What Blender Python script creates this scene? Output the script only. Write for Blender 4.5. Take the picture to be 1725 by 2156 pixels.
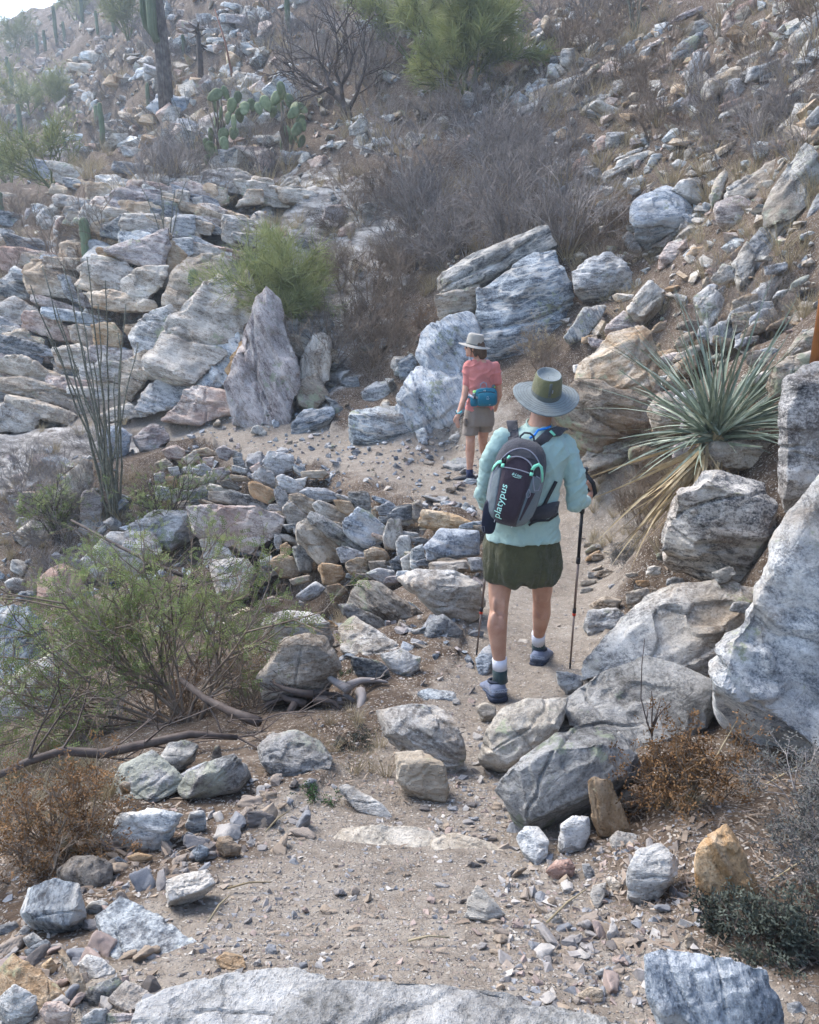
import bpy, bmesh, math, random
import numpy as np
from mathutils import Vector, Matrix, Euler, Quaternion

for _o in list(bpy.data.objects):
    bpy.data.objects.remove(_o, do_unlink=True)
SC = bpy.context.scene
COL = SC.collection
R = math.radians

# ------------------------------------------------------------------ camera
PITCH = 17.0
CAMZ = 1.55
F = 1725.0                       # focal length in units of the 1725-wide frame
cam_d = bpy.data.cameras.new('camera')
cam_d.sensor_fit = 'HORIZONTAL'
cam_d.sensor_width = 36.0
cam_d.lens = 36.0
cam_d.clip_start = 0.05
cam_d.clip_end = 2000.0
cam = bpy.data.objects.new('camera', cam_d)
cam.location = (0, 0, CAMZ)
cam.rotation_euler = (R(90 - PITCH), 0, 0)
COL.objects.link(cam)
SC.camera = cam

# ------------------------------------------------------------------ sky, sun, exposure
SUN_EL, SUN_AZ = 52.0, -50.0     # azimuth from +Y towards +X
world = bpy.data.worlds.new('World')
SC.world = world
world.use_nodes = True
wn = world.node_tree
wn.nodes.clear()
w_out = wn.nodes.new('ShaderNodeOutputWorld')
w_bg = wn.nodes.new('ShaderNodeBackground')
w_sky = wn.nodes.new('ShaderNodeTexSky')
w_sky.sky_type = 'NISHITA'
w_sky.sun_disc = False
w_sky.sun_elevation = R(SUN_EL)
w_sky.sun_rotation = R(SUN_AZ)
w_sky.air_density = 1.0
w_sky.dust_density = 1.6
w_sky.ozone_density = 1.0
w_bg.inputs['Strength'].default_value = 0.15
wn.links.new(w_sky.outputs[0], w_bg.inputs['Color'])
wn.links.new(w_bg.outputs[0], w_out.inputs['Surface'])

sun_d = bpy.data.lights.new('sun', 'SUN')
sun_d.energy = 1.7
sun_d.angle = R(30)
sun_d.color = (1.0, 0.95, 0.88)
sun = bpy.data.objects.new('sun', sun_d)
sun.rotation_euler = (R(90 - SUN_EL), 0, R(180 - SUN_AZ))
sun.location = (-10, 10, 30)
COL.objects.link(sun)

SC.view_settings.view_transform = 'Standard'
SC.view_settings.look = 'None'
SC.view_settings.gamma = 1.0
SC.view_settings.use_curve_mapping = False
SC.view_settings.exposure = 1.72
SC.render.engine = 'CYCLES'
SC.cycles.max_bounces = 8
SC.cycles.diffuse_bounces = 3
SC.cycles.glossy_bounces = 2
SC.cycles.transparent_max_bounces = 8
SC.cycles.volume_bounces = 2
SC.cycles.use_denoising = True
SC.cycles.use_adaptive_sampling = True
SC.cycles.adaptive_threshold = 0.02

# ------------------------------------------------------------------ pixel <-> world
CP, SP = math.cos(R(PITCH)), math.sin(R(PITCH))
def ray(u, v):
    a = (u - 862.5) / F
    w = (1078.0 - v) / F
    return np.array([a, CP + w * SP, -SP + w * CP])
def P(u, v, d):
    r = ray(u, v)
    p = r * (d / r[1])
    p[2] += CAMZ
    return p
def proj(p):
    x, y, z = p[0], p[1], p[2] - CAMZ
    dep = y * CP - z * SP
    up = y * SP + z * CP
    return 862.5 + F * x / dep, 1078.0 - F * up / dep, dep

# ------------------------------------------------------------------ noise
def _h(ix, iy, iz, s):
    n = (ix * 374761393 + iy * 668265263 + iz * 1440662683 + s * 974711) & 0xffffffff
    n = ((n ^ (n >> 13)) * 1274126177) & 0xffffffff
    n = ((n ^ (n >> 16)) * 2246822519) & 0xffffffff
    return ((n ^ (n >> 15)) & 0xffff) / 32767.5 - 1.0
def vnoise(p, s=0):
    p = np.asarray(p, float)
    i = np.floor(p).astype(np.int64)
    f = p - i
    f = f * f * (3 - 2 * f)
    x, y, z = i[:, 0], i[:, 1], i[:, 2]
    fx, fy, fz = f[:, 0], f[:, 1], f[:, 2]
    def L(a, b, t): return a + (b - a) * t
    c00 = L(_h(x, y, z, s), _h(x + 1, y, z, s), fx)
    c10 = L(_h(x, y + 1, z, s), _h(x + 1, y + 1, z, s), fx)
    c01 = L(_h(x, y, z + 1, s), _h(x + 1, y, z + 1, s), fx)
    c11 = L(_h(x, y + 1, z + 1, s), _h(x + 1, y + 1, z + 1, s), fx)
    return L(L(c00, c10, fy), L(c01, c11, fy), fz)
def fbm(p, o=4, s=0, g=0.5):
    t = 0; a = 1.0
    for k in range(o):
        t = t + a * vnoise(p, s + k * 17)
        p = p * 2.03 + 11.3
        a *= g
    return t

# ------------------------------------------------------------------ object helpers
def tag(o, label=None, cat=None, group=None, kind=None):
    if label: o['label'] = label
    if cat: o['category'] = cat
    if group: o['group'] = group
    if kind: o['kind'] = kind
    return o
def mesh(name, v, f, smooth=True):
    me = bpy.data.meshes.new(name)
    me.from_pydata([tuple(map(float, q)) for q in v], [], f if isinstance(f, list) else f.tolist())
    if smooth:
        me.polygons.foreach_set('use_smooth', [True] * len(me.polygons))
    me.update()
    return me
def link(name, me, mat=None, parent=None, loc=None):
    o = bpy.data.objects.new(name, me)
    COL.objects.link(o)
    if parent is not None: o.parent = parent
    if loc is not None: o.location = loc
    if mat is not None and me is not None:
        if len(me.materials) == 0: me.materials.append(mat)
        else:
            o.material_slots[0].link = 'OBJECT'
            o.material_slots[0].material = mat
    return o
def empty(name, loc=(0, 0, 0)):
    o = bpy.data.objects.new(name, None)
    o.location = loc
    o.empty_display_size = 0.1
    COL.objects.link(o)
    return o

def perp(d, rng):
    a = np.array([rng.gauss(0, 1) for _ in range(3)]); a -= d * a.dot(d)
    return a / (np.linalg.norm(a) + 1e-9)
def unit(a):
    a = np.asarray(a, float); return a / (np.linalg.norm(a) + 1e-9)
# ------------------------------------------------------------------ tubes / lofts
def _frame(t):
    t = t / (np.linalg.norm(t) + 1e-9)
    a = np.array([0, 0, 1.0]) if abs(t[2]) < 0.9 else np.array([1.0, 0, 0])
    x = np.cross(t, a); x /= np.linalg.norm(x)
    return x, np.cross(t, x)
class MB:
    """collects polygons for ONE mesh object"""
    def __init__(s):
        s.v = []; s.f = []; s.n = 0
    def add(s, v, f):
        s.v.append(np.asarray(v, float)); k = s.n
        s.f += [tuple(i + k for i in q) for q in f]
        s.n += len(v)
    def tube(s, pts, rad, sides=4, cap=True, flat=None):
        pts = [np.asarray(p, float) for p in pts]
        if np.isscalar(rad): rad = [rad] * len(pts)
        vs = []; f = []
        X = None
        for i, p in enumerate(pts):
            t = pts[min(i + 1, len(pts) - 1)] - pts[max(i - 1, 0)]
            if X is None:
                X, Y = _frame(t)
            else:
                t = t / (np.linalg.norm(t) + 1e-9)
                X = X - t * X.dot(t); X /= np.linalg.norm(X) + 1e-9
                Y = np.cross(t, X)
            for k in range(sides):
                a = 2 * math.pi * k / sides
                vs.append(p + rad[i] * (math.cos(a) * X + math.sin(a) * Y * (flat or 1)))
        for i in range(len(pts) - 1):
            for k in range(sides):
                a = i * sides + k; b = i * sides + (k + 1) % sides
                f.append((a, b, b + sides, a + sides))
        if cap:
            f.append(tuple(range(sides - 1, -1, -1)))
            f.append(tuple(range((len(pts) - 1) * sides, len(pts) * sides)))
        s.add(vs, f)
    def rings(s, rings, cap=True, closed=True):
        n = len(rings[0]); vs = []; f = []
        for r in rings: vs += [np.asarray(q, float) for q in r]
        m = n if closed else n - 1
        for i in range(len(rings) - 1):
            for k in range(m):
                a = i * n + k; b = i * n + (k + 1) % n
                f.append((a, b, b + n, a + n))
        if cap and closed:
            f.append(tuple(range(n - 1, -1, -1)))
            f.append(tuple(range((len(rings) - 1) * n, len(rings) * n)))
        s.add(vs, f)
    def quad(s, a, b, c, d): s.add([a, b, c, d], [(0, 1, 2, 3)])
    def box(s, c, sz, M=None):
        c = np.asarray(c, float); h = np.asarray(sz, float) / 2
        q = np.array([[x, y, z] for x in (-1, 1) for y in (-1, 1) for z in (-1, 1)]) * h
        if M is not None: q = q @ np.asarray(M).T
        s.add(q + c, [(0, 1, 3, 2), (4, 6, 7, 5), (0, 4, 5, 1), (2, 3, 7, 6), (0, 2, 6, 4), (1, 5, 7, 3)])
    def build(s, name, mat=None, parent=None, smooth=True, loc=None):
        me = mesh(name, np.vstack(s.v), s.f, smooth)
        return link(name, me, mat, parent, loc)
    def data(s, name, smooth=True):
        return mesh(name, np.vstack(s.v), s.f, smooth)

# ------------------------------------------------------------------ materials
def newmat(name):
    m = bpy.data.materials.new(name)
    m.use_nodes = True
    nt = m.node_tree
    return m, nt, nt.nodes['Principled BSDF']
def nd(nt, t, **kw):
    n = nt.nodes.new(t)
    for k, val in kw.items():
        if k in n.inputs: n.inputs[k].default_value = val
        else: setattr(n, k, val)
    return n
def ramp(nt, stops, interp='LINEAR'):
    r = nt.nodes.new('ShaderNodeValToRGB')
    r.color_ramp.interpolation = interp
    e = r.color_ramp.elements
    while len(e) < len(stops): e.new(0.5)
    for i, (p, c) in enumerate(stops):
        e[i].position = p
        e[i].color = (*c, 1) if len(c) == 3 else c
    return r
def g(x): return (x, x, x)
def mixc(nt, a, b, fac, mode='MIX'):
    m = nt.nodes.new('ShaderNodeMix')
    m.data_type = 'RGBA'; m.blend_type = mode; m.clamp_factor = True
    for sock, val in ((m.inputs[6], a), (m.inputs[7], b), (m.inputs[0], fac)):
        if isinstance(val, (int, float)): sock.default_value = val
        elif isinstance(val, tuple): sock.default_value = (*val, 1)
        else: nt.links.new(val, sock)
    return m.outputs[2]
def math_(nt, op, a, b=0.0):
    m = nt.nodes.new('ShaderNodeMath'); m.operation = op
    for i, val in enumerate((a, b)):
        if isinstance(val, (int, float)): m.inputs[i].default_value = val
        else: nt.links.new(val, m.inputs[i])
    return m.outputs[0]
def objcoord(nt, rnd=True):
    tc = nt.nodes.new('ShaderNodeTexCoord')
    if not rnd: return tc.outputs['Object']
    oi = nt.nodes.new('ShaderNodeObjectInfo')
    mul = nd(nt, 'ShaderNodeVectorMath', operation='MULTIPLY')
    cmb = nt.nodes.new('ShaderNodeCombineXYZ')
    for k in range(3): nt.links.new(oi.outputs['Random'], cmb.inputs[k])
    nt.links.new(cmb.outputs[0], mul.inputs[0]); mul.inputs[1].default_value = (37.0, 91.0, 53.0)
    add = nd(nt, 'ShaderNodeVectorMath', operation='ADD')
    nt.links.new(tc.outputs['Object'], add.inputs[0]); nt.links.new(mul.outputs[0], add.inputs[1])
    return add.outputs[0]
def noise(nt, vec, scale, detail=4, rough=0.55, dist=0.0):
    n = nd(nt, 'ShaderNodeTexNoise', Scale=scale, Detail=detail, Roughness=rough, Distortion=dist)
    nt.links.new(vec, n.inputs['Vector'])
    return n.outputs['Fac']
def scaled(nt, vec, s, rot=(0, 0, 0)):
    m = nt.nodes.new('ShaderNodeMapping')
    m.inputs['Scale'].default_value = s
    m.inputs['Rotation'].default_value = rot
    nt.links.new(vec, m.inputs['Vector'])
    return m.outputs[0]

def rock_mat(name, dark, mid, light, stain, stain_amt=0.5, lichen=0.3, sc=1.0, bandw=7.0, vein=0.3, lcol=(.30, .33, .22), bump=1.0, bands=True):
    dark = tuple(c * .72 for c in dark); mid = tuple(c * .84 for c in mid); light = tuple(c * .96 for c in light)
    m, nt, b = newmat(name)
    v = objcoord(nt)
    wz = nd(nt, 'ShaderNodeTexNoise', Scale=1.3 * sc, Detail=3)
    nt.links.new(v, wz.inputs['Vector'])
    sub = nd(nt, 'ShaderNodeVectorMath', operation='MULTIPLY_ADD')
    nt.links.new(wz.outputs['Color'], sub.inputs[0]); sub.inputs[1].default_value = (.13, .13, .13)
    nt.links.new(v, sub.inputs[2])
    wv = sub.outputs[0]
    bv = scaled(nt, wv, (1.6 * sc, 1.6 * sc, bandw * .8 * sc))
    band = noise(nt, bv, 2.0, 8, .68)
    fine = noise(nt, scaled(nt, wv, (3 * sc, 3 * sc, 7 * sc)), 6.0, 6, .75)
    grain = noise(nt, v, 60 * sc, 4, .7)
    patch = noise(nt, v, 2.4 * sc, 5, .6)
    bmix = math_(nt, 'ADD', math_(nt, 'MULTIPLY', band, .40), math_(nt, 'MULTIPLY', fine, .33))
    bmix = math_(nt, 'ADD', bmix, math_(nt, 'MULTIPLY', grain, .27))
    rp = ramp(nt, [(.395, dark), (.46, mid), (.525, light), (.60, tuple(min(.80, c * 1.28) for c in light))])
    nt.links.new(bmix, rp.inputs[0])
    col = rp.outputs[0]
    # quartz veins
    vn = math_(nt, 'ABSOLUTE', math_(nt, 'SUBTRACT', noise(nt, bv, .9, 3, .5), .5))
    vr = ramp(nt, [(.0, g(vein)), (.035, g(0))]); nt.links.new(vn, vr.inputs[0])
    col = mixc(nt, col, (.66, .63, .58), vr.outputs[0])
    # rusty stain
    oj = nt.nodes.new('ShaderNodeObjectInfo')
    st = math_(nt, 'ADD', noise(nt, v, 1.1 * sc, 6, .62), math_(nt, 'MULTIPLY', math_(nt, 'SUBTRACT', oj.outputs['Random'], .5), .26))
    sr = ramp(nt, [(.60 - .25 * stain_amt, g(0)), (.76 - .22 * stain_amt, g(min(1, .35 + stain_amt * .6)))])
    nt.links.new(st, sr.inputs[0])
    stc = mixc(nt, stain, tuple(c * .55 for c in stain), fine)
    col = mixc(nt, col, stc, sr.outputs[0])
    # patches of weathering
    pr = ramp(nt, [(.35, g(.72)), (.62, g(1.15))]); nt.links.new(patch, pr.inputs[0])
    col = mixc(nt, col, pr.outputs[0], 1.0, 'MULTIPLY')
    # dark mineral specks
    vo = nd(nt, 'ShaderNodeTexVoronoi', Scale=85.0 * sc); nt.links.new(wv, vo.inputs['Vector'])
    vo.feature = 'F1'
    sp = ramp(nt, [(.12, g(.45)), (.3, g(1))]); nt.links.new(vo.outputs['Distance'], sp.inputs[0])
    col = mixc(nt, col, sp.outputs[0], .7, 'MULTIPLY')
    # lichen
    if lichen > 0:
        ln = noise(nt, v, 11 * sc, 6, .7)
        l2 = noise(nt, v, 1.6 * sc, 2, .5)
        lm = math_(nt, 'MULTIPLY', ln, l2)
        lr = ramp(nt, [(.36 - .10 * lichen, g(0)), (.40 - .08 * lichen, g(.75))]); nt.links.new(lm, lr.inputs[0])
        col = mixc(nt, col, lcol, lr.outputs[0])
    # per-object brightness
    oi = nt.nodes.new('ShaderNodeObjectInfo')
    orr = ramp(nt, [(0, (.66, .67, .70)), (.5, (.95, .94, .92)), (1, (1.12, 1.07, .99))]); nt.links.new(oi.outputs['Random'], orr.inputs[0])
    col = mixc(nt, col, orr.outputs[0], 1.0, 'MULTIPLY')
    nt.links.new(col, b.inputs['Base Color'])
    b.inputs['Roughness'].default_value = .88
    b.inputs['Specular IOR Level'].default_value = .25
    # relief
    cr = nd(nt, 'ShaderNodeTexVoronoi', Scale=2.6 * sc); cr.feature = 'DISTANCE_TO_EDGE'
    nt.links.new(scaled(nt, wv, (1, 1, 2.0)), cr.inputs['Vector'])
    crr = ramp(nt, [(0, g(0)), (.02, g(1))]); nt.links.new(cr.outputs['Distance'], crr.inputs[0])
    h = math_(nt, 'ADD', math_(nt, 'MULTIPLY', band, .55), math_(nt, 'MULTIPLY', fine, .55))
    h = math_(nt, 'ADD', h, math_(nt, 'MULTIPLY', grain, .16))
    h = math_(nt, 'ADD', h, math_(nt, 'MULTIPLY', crr.outputs[0], .07))
    bp = nd(nt, 'ShaderNodeBump', Strength=.8 * bump, Distance=.06 / sc)
    nt.links.new(h, bp.inputs['Height']); nt.links.new(bp.outputs[0], b.inputs['Normal'])
    return m

def plain(name, col, rough=.8, var=.25, scale=30, spec=.3, bump=0.0, col2=None, metal=0.0, rnd=True, weave=False):
    m, nt, b = newmat(name)
    v = objcoord(nt, rnd)
    n = noise(nt, v, scale, 5, .6)
    c2 = col2 or tuple(c * (1 - var) for c in col)
    rp = ramp(nt, [(.3, c2), (.7, tuple(min(1, c * (1 + var * .5)) for c in col))])
    nt.links.new(n, rp.inputs[0])
    nt.links.new(rp.outputs[0], b.inputs['Base Color'])
    b.inputs['Roughness'].default_value = rough
    b.inputs['Specular IOR Level'].default_value = spec
    b.inputs['Metallic'].default_value = metal
    if bump:
        h = n
        if weave:
            h = noise(nt, v, 420, 2, .5)
        bp = nd(nt, 'ShaderNodeBump', Strength=bump, Distance=.004)
        nt.links.new(h, bp.inputs['Height']); nt.links.new(bp.outputs[0], b.inputs['Normal'])
    return m

def plantmat(name, cols, rough=.75, scale=3.0, trans=0.0):
    """colour varies along the plant and from plant to plant"""
    m, nt, b = newmat(name)
    v = objcoord(nt)
    n = noise(nt, v, scale, 4, .65)
    rp = ramp(nt, [(.28 + .44 * i / max(1, len(cols) - 1), c) for i, c in enumerate(cols)])
    nt.links.new(n, rp.inputs[0])
    oi = nt.nodes.new('ShaderNodeObjectInfo')
    orr = ramp(nt, [(0, g(.75)), (1, g(1.2))]); nt.links.new(oi.outputs['Random'], orr.inputs[0])
    col = mixc(nt, rp.outputs[0], orr.outputs[0], 1.0, 'MULTIPLY')
    nt.links.new(col, b.inputs['Base Color'])
    b.inputs['Roughness'].default_value = rough
    b.inputs['Specular IOR Level'].default_value = .2
    if trans:
        tr = nt.nodes.new('ShaderNodeBsdfTranslucent'); nt.links.new(col, tr.inputs['Color'])
        mx = nt.nodes.new('ShaderNodeMixShader'); mx.inputs[0].default_value = trans
        out = [q for q in nt.nodes if q.type == 'OUTPUT_MATERIAL'][0]
        nt.links.new(b.outputs[0], mx.inputs[1]); nt.links.new(tr.outputs[0], mx.inputs[2]); nt.links.new(mx.outputs[0], out.inputs['Surface'])
    return m

M = {}
M['grey'] = rock_mat('gneiss_grey', (.10, .105, .11), (.27, .275, .28), (.50, .50, .495), (.34, .24, .14), .30, .2, vein=.6)
M['blue'] = rock_mat('gneiss_blue_grey', (.065, .08, .10), (.17, .20, .235), (.40, .44, .47), (.32, .23, .14), .18, .12, bandw=9, vein=.8)
M['white'] = rock_mat('gneiss_pale', (.16, .15, .14), (.41, .395, .375), (.62, .605, .575), (.42, .30, .17), .42, .12, vein=.5)
M['tan'] = rock_mat('gneiss_tan', (.16, .12, .08), (.36, .28, .20), (.54, .46, .36), (.38, .23, .11), .5, .25, vein=.4)
M['orange'] = rock_mat('gneiss_orange', (.24, .15, .075), (.46, .32, .185), (.62, .50, .35), (.46, .25, .10), .5, .05)
M['pink'] = rock_mat('gneiss_pink', (.17, .13, .12), (.38, .31, .285), (.58, .51, .465), (.36, .20, .15), .4, .12, vein=.4)
M['dark'] = rock_mat('gneiss_dark', (.035, .04, .047), (.11, .12, .13), (.28, .29, .295), (.20, .15, .10), .2, .35, vein=.5)
M['brown'] = rock_mat('gneiss_brown', (.10, .08, .062), (.225, .185, .145), (.37, .32, .26), (.30, .19, .10), .45, .40)
M['lichen'] = rock_mat('gneiss_lichened', (.07, .072, .07), (.20, .197, .19), (.40, .39, .37), (.26, .19, .12), .3, .8, lcol=(.36, .37, .30))
M['speckled'] = rock_mat('gneiss_speckled', (.05, .05, .055), (.19, .185, .185), (.50, .48, .46), (.26, .18, .12), .15, .25, bandw=2.0, sc=1.6)
M['slab'] = rock_mat('gneiss_path_slab', (.17, .16, .14), (.345, .33, .295), (.50, .48, .435), (.44, .36, .24), .25, 0, bandw=4.0, vein=.25)
M['dusty'] = rock_mat('gneiss_dusty', (.17, .155, .135), (.32, .295, .255), (.45, .415, .36), (.37, .29, .20), .5, .05, bump=.7)
M['bluewhite'] = rock_mat('gneiss_blue_white', (.10, .12, .15), (.35, .395, .44), (.62, .645, .655), (.40, .30, .20), .25, .08, bandw=6, vein=.7)
M['cream'] = rock_mat('gneiss_cream', (.17, .135, .11), (.42, .36, .30), (.62, .565, .49), (.40, .27, .16), .45, .12, vein=.5)
M['huge'] = rock_mat('gneiss_huge_boulder', (.12, .135, .155), (.33, .35, .37), (.58, .58, .57), (.42, .31, .20), .35, .25, bandw=5, vein=.5, sc=1.7)
M['streak'] = rock_mat('gneiss_streaked', (.05, .053, .06), (.155, .16, .17), (.47, .46, .445), (.34, .24, .15), .2, .25, bandw=5, vein=.6, sc=1.5)
M['worn'] = rock_mat('gneiss_worn', (.15, .14, .125), (.31, .295, .265), (.47, .45, .405), (.37, .29, .20), .35, .05, bandw=5.0, vein=.3, sc=1.3)
# ------------------------------------------------------------------ terrain: control points (u, v, distance) of the ground as the place lies
CTRL = [
 # path towards and under the walkers
 (300,2156,1.28),(700,2156,1.27),(1000,2156,1.27),(1400,2120,1.36),(1700,2100,1.38),(100,2120,1.36),
 (300,2020,1.55),(700,1980,1.62),(1000,1980,1.62),(1350,1980,1.63),(1680,1900,1.72),
 (100,1900,1.90),(400,1820,2.02),(700,1790,2.12),(1000,1790,2.14),(1300,1790,2.05),(1600,1790,1.95),
 (300,1720,2.42),(560,1700,2.45),(780,1690,2.50),(980,1680,2.56),(1180,1720,2.36),(1400,1700,2.30),(1680,1650,2.40),
 (250,1620,2.85),(480,1620,2.85),(700,1600,2.85),(960,1590,3.00),(1200,1590,2.85),(1420,1600,2.72),(1560,1600,2.70),
 (960,1500,3.52),(1050,1470,3.75),(1180,1450,3.80),(860,1440,3.85),(1320,1470,3.40),(1450,1440,3.42),
 (1060,1380,4.35),(1180,1370,4.40),(920,1380,4.30),(1300,1330,4.45),(1450,1300,4.15),
 (1060,1280,5.20),(1170,1280,5.25),(960,1290,4.95),(1290,1240,5.35),
 (1180,1180,6.25),(1250,1140,6.60),(1060,1160,6.35),(1340,1140,6.1),
 (1180,1070,7.9),(1060,1060,8.1),(960,1020,9.1),(1060,1000,9.3),(1150,1010,8.9),(1230,1040,7.9),
 (900,1040,8.5),(860,970,10.1),(960,960,10.6),(740,1000,9.4),(620,950,10.7),
 (700,930,11.2),(560,920,11.8),(450,900,12.4),(400,885,12.9),(330,880,13.2),
 # wall face and its foot
 (400,975,10.7),(400,1060,10.1),(480,970,10.4),(560,1000,9.6),(560,1100,8.9),(600,1200,8.3),(700,1080,8.15),(700,1190,7.55),(690,1290,6.9),
 (860,1090,7.6),(860,1180,6.75),(980,1110,6.9),(980,1190,6.1),(830,1260,5.9),
 # slope falling away on the left
 (760,1330,5.15),(640,1380,4.45),(620,1470,3.95),(730,1440,4.05),(560,1540,3.35),(640,1560,3.15),
 (420,1480,4.2),(420,1380,5.6),(300,1480,4.35),(300,1330,6.9),(150,1500,4.8),(150,1350,7.2),(60,1600,3.7),(60,1450,5.8),
 (150,1700,2.85),(60,1760,2.45),(0,1900,1.95),
 (450,1230,8.2),(300,1180,9.1),(200,1230,8.9),(60,1230,9.3),(240,1080,9.9),(330,1050,10.1),(120,1110,10.2),(60,1050,11.2),(200,960,11.6),(60,940,12.4),(300,930,12.0),
 # outcrop wall beyond the path
 (600,880,12.3),(500,840,12.9),(380,860,13.3),(250,850,13.7),(60,860,14.0),
 (600,740,13.3),(480,700,14.0),(350,720,14.3),(200,760,14.5),(60,740,15.0),
 (560,600,14.9),(420,580,15.4),(300,600,15.2),(150,640,15.8),(40,620,17.0),
 (520,460,16.7),(380,450,16.7),(240,450,17.0),(120,500,19.0),(40,480,23.0),
 (520,370,18.6),(400,370,18.4),(250,380,20.5),(120,390,26.0),(30,400,32.0),
 (700,800,13.0),(760,740,13.5),(680,620,14.8),(700,480,16.6),(740,360,18.2),(700,260,20.6),
 # gully and bouldery slope above the walkers
 (800,900,11.6),(900,900,11.0),(1000,880,10.6),(850,780,12.6),(1060,790,11.2),(1160,740,11.2),(880,640,13.6),(1150,600,12.3),
 (900,480,15.3),(1100,470,14.0),(950,330,17.4),(1150,330,15.8),(950,180,20.2),(1150,180,18.3),(1000,30,23.6),(1180,30,21.5),
 (820,250,19.4),(780,80,23.8),(620,130,26.0),(620,20,30.0),(480,220,24.0),(480,90,30.0),(350,250,25.5),(350,120,31.5),(350,10,40.0),
 (220,300,32.0),(220,180,40.0),(200,60,54.0),(60,300,45.0),(60,200,56.0),(60,100,74.0),(60,25,95.0),(0,60,88.0),(130,15,80.0),
 (1250,650,11.0),(1330,720,9.3),(1230,820,8.6),(1200,930,8.2),(1290,950,7.3),(1280,1040,6.95),(1380,1040,6.15),(1400,900,6.9),
 (1350,560,11.6),(1400,450,12.2),(1300,300,14.7),(1400,180,15.6),(1330,60,19.0),(1480,60,16.4),
 (1500,650,9.0),(1500,520,10.3),(1560,400,11.2),(1550,250,12.8),(1650,120,13.0),(1640,20,14.5),
 (1620,700,7.2),(1620,560,8.2),(1690,400,9.2),(1700,250,10.8),(1500,800,6.3),(1500,950,5.5),(1420,1050,5.35),(1450,1150,4.75),
 (1600,850,5.2),(1620,1000,4.55),(1700,1000,3.9),(1700,1200,3.75),(1600,1250,3.75),(1690,1450,3.2),(1720,700,6.2),
]
OUT = [ # (x, y, z) outside the frame so that the ground goes on sensibly
 (-3.5,2.5,-1.5),(-6,4.5,-3.2),(-9,8,-4.0),(-10,13,-1.5),(-13,18,1.5),(-22,26,4.0),(-45,45,8),(-70,60,12),(-80,100,18),
 (2.6,1.2,.6),(3.2,2.6,1.3),(4.5,4.5,2.2),(6.5,7,3.6),(9,10,5.6),(12,15,8.2),(18,24,12.5),(30,40,20),(50,70,34),(70,90,46),
 (0,70,27),(-20,75,26),(20,60,27),(-30,110,27),(0,130,46),(-50,140,22),(-75,150,19),(40,130,55),(0,45,18.5),(10,35,15.6),
 (-1.3,0.2,-.1),(0,.2,0),(1.2,.2,.1),(-.8,.8,-.05),(.9,.8,.05),(-4,0,-1.8),(3,-.5,.9),(-8,2,-4.2),(7,2,3.2),(-25,8,-8),(20,6,9),(-60,15,-14),(60,20,28),
]
_pts = np.array([P(*c) for c in CTRL] + [np.array(c, float) for c in OUT])
def _warp(x, y):
    r = np.sqrt(x * x + y * y)
    th = np.arctan2(x, y)
    th = np.clip(th, -1.75, 1.75)
    return np.stack([th * 1.15, np.log(r + .35)], -1), r
_c, _r = _warp(_pts[:, 0], _pts[:, 1])
_val = _pts[:, 2] / (_r + 2.0)
def _U(d2): return np.where(d2 > 1e-12, .5 * d2 * np.log(d2 + 1e-12), 0)
_n = len(_c)
_K = _U(((_c[:, None] - _c[None]) ** 2).sum(-1)) + np.eye(_n) * 2e-4
_Pm = np.hstack([np.ones((_n, 1)), _c])
_A = np.block([[_K, _Pm], [_Pm.T, np.zeros((3, 3))]])
_w = np.linalg.solve(_A, np.concatenate([_val, np.zeros(3)]))
def _ground_exact(x, y):
    x = np.atleast_1d(np.asarray(x, float)); y = np.atleast_1d(np.asarray(y, float))
    c, r = _warp(x, y)
    out = np.empty(len(x))
    for i in range(0, len(x), 20000):
        q = c[i:i + 20000]
        out[i:i + 20000] = _U(((q[:, None] - _c[None]) ** 2).sum(-1)) @ _w[:_n] + _w[_n] + q @ _w[_n + 1:]
    return out * (r + 2.0)
_GT = np.linspace(-1.75, 1.75, 520); _GL = np.linspace(math.log(.35), math.log(340), 760)
_mt, _ml = np.meshgrid(_GT, _GL)
_mr = np.exp(_ml) - .35
_GZ = (_ground_exact((_mr * np.sin(_mt)).ravel(), (_mr * np.cos(_mt)).ravel()) / (_mr.ravel() + 2.0)).reshape(_mt.shape)
def ground_z(x, y):
    x = np.atleast_1d(np.asarray(x, float)); y = np.atleast_1d(np.asarray(y, float))
    r = np.sqrt(x * x + y * y)
    a = (np.clip(np.arctan2(x, y), -1.75, 1.75) - _GT[0]) / (_GT[1] - _GT[0])
    b = (np.clip(np.log(r + .35), _GL[0], _GL[-1]) - _GL[0]) / (_GL[1] - _GL[0])
    i = np.clip(a.astype(int), 0, len(_GT) - 2); j = np.clip(b.astype(int), 0, len(_GL) - 2)
    a = a - i; b = b - j
    q = _GZ[j, i] * (1 - a) * (1 - b) + _GZ[j, i + 1] * a * (1 - b) + _GZ[j + 1, i] * (1 - a) * b + _GZ[j + 1, i + 1] * a * b
    return q * (r + 2.0)
def gz(x, y): return float(ground_z([x], [y])[0])
_TT = np.concatenate([np.linspace(.6, 6, 180), np.geomspace(6.02, 200, 500)])
def hit(u, v, near=0.6):
    """distance (along Y) at which the line of sight through (u, v) meets the ground"""
    r = ray(u, v)
    t = _TT[_TT >= near]
    pts = r[None] * (t / r[1])[:, None]
    below = (pts[:, 2] + CAMZ) < ground_z(pts[:, 0], pts[:, 1])
    k = np.argmax(below)
    if not below[k]: return 200.0
    if k == 0: return float(t[0])
    return float(.5 * (t[k] + t[k - 1]))
def gpos(u, v):
    return P(u, v, hit(u, v))

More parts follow.
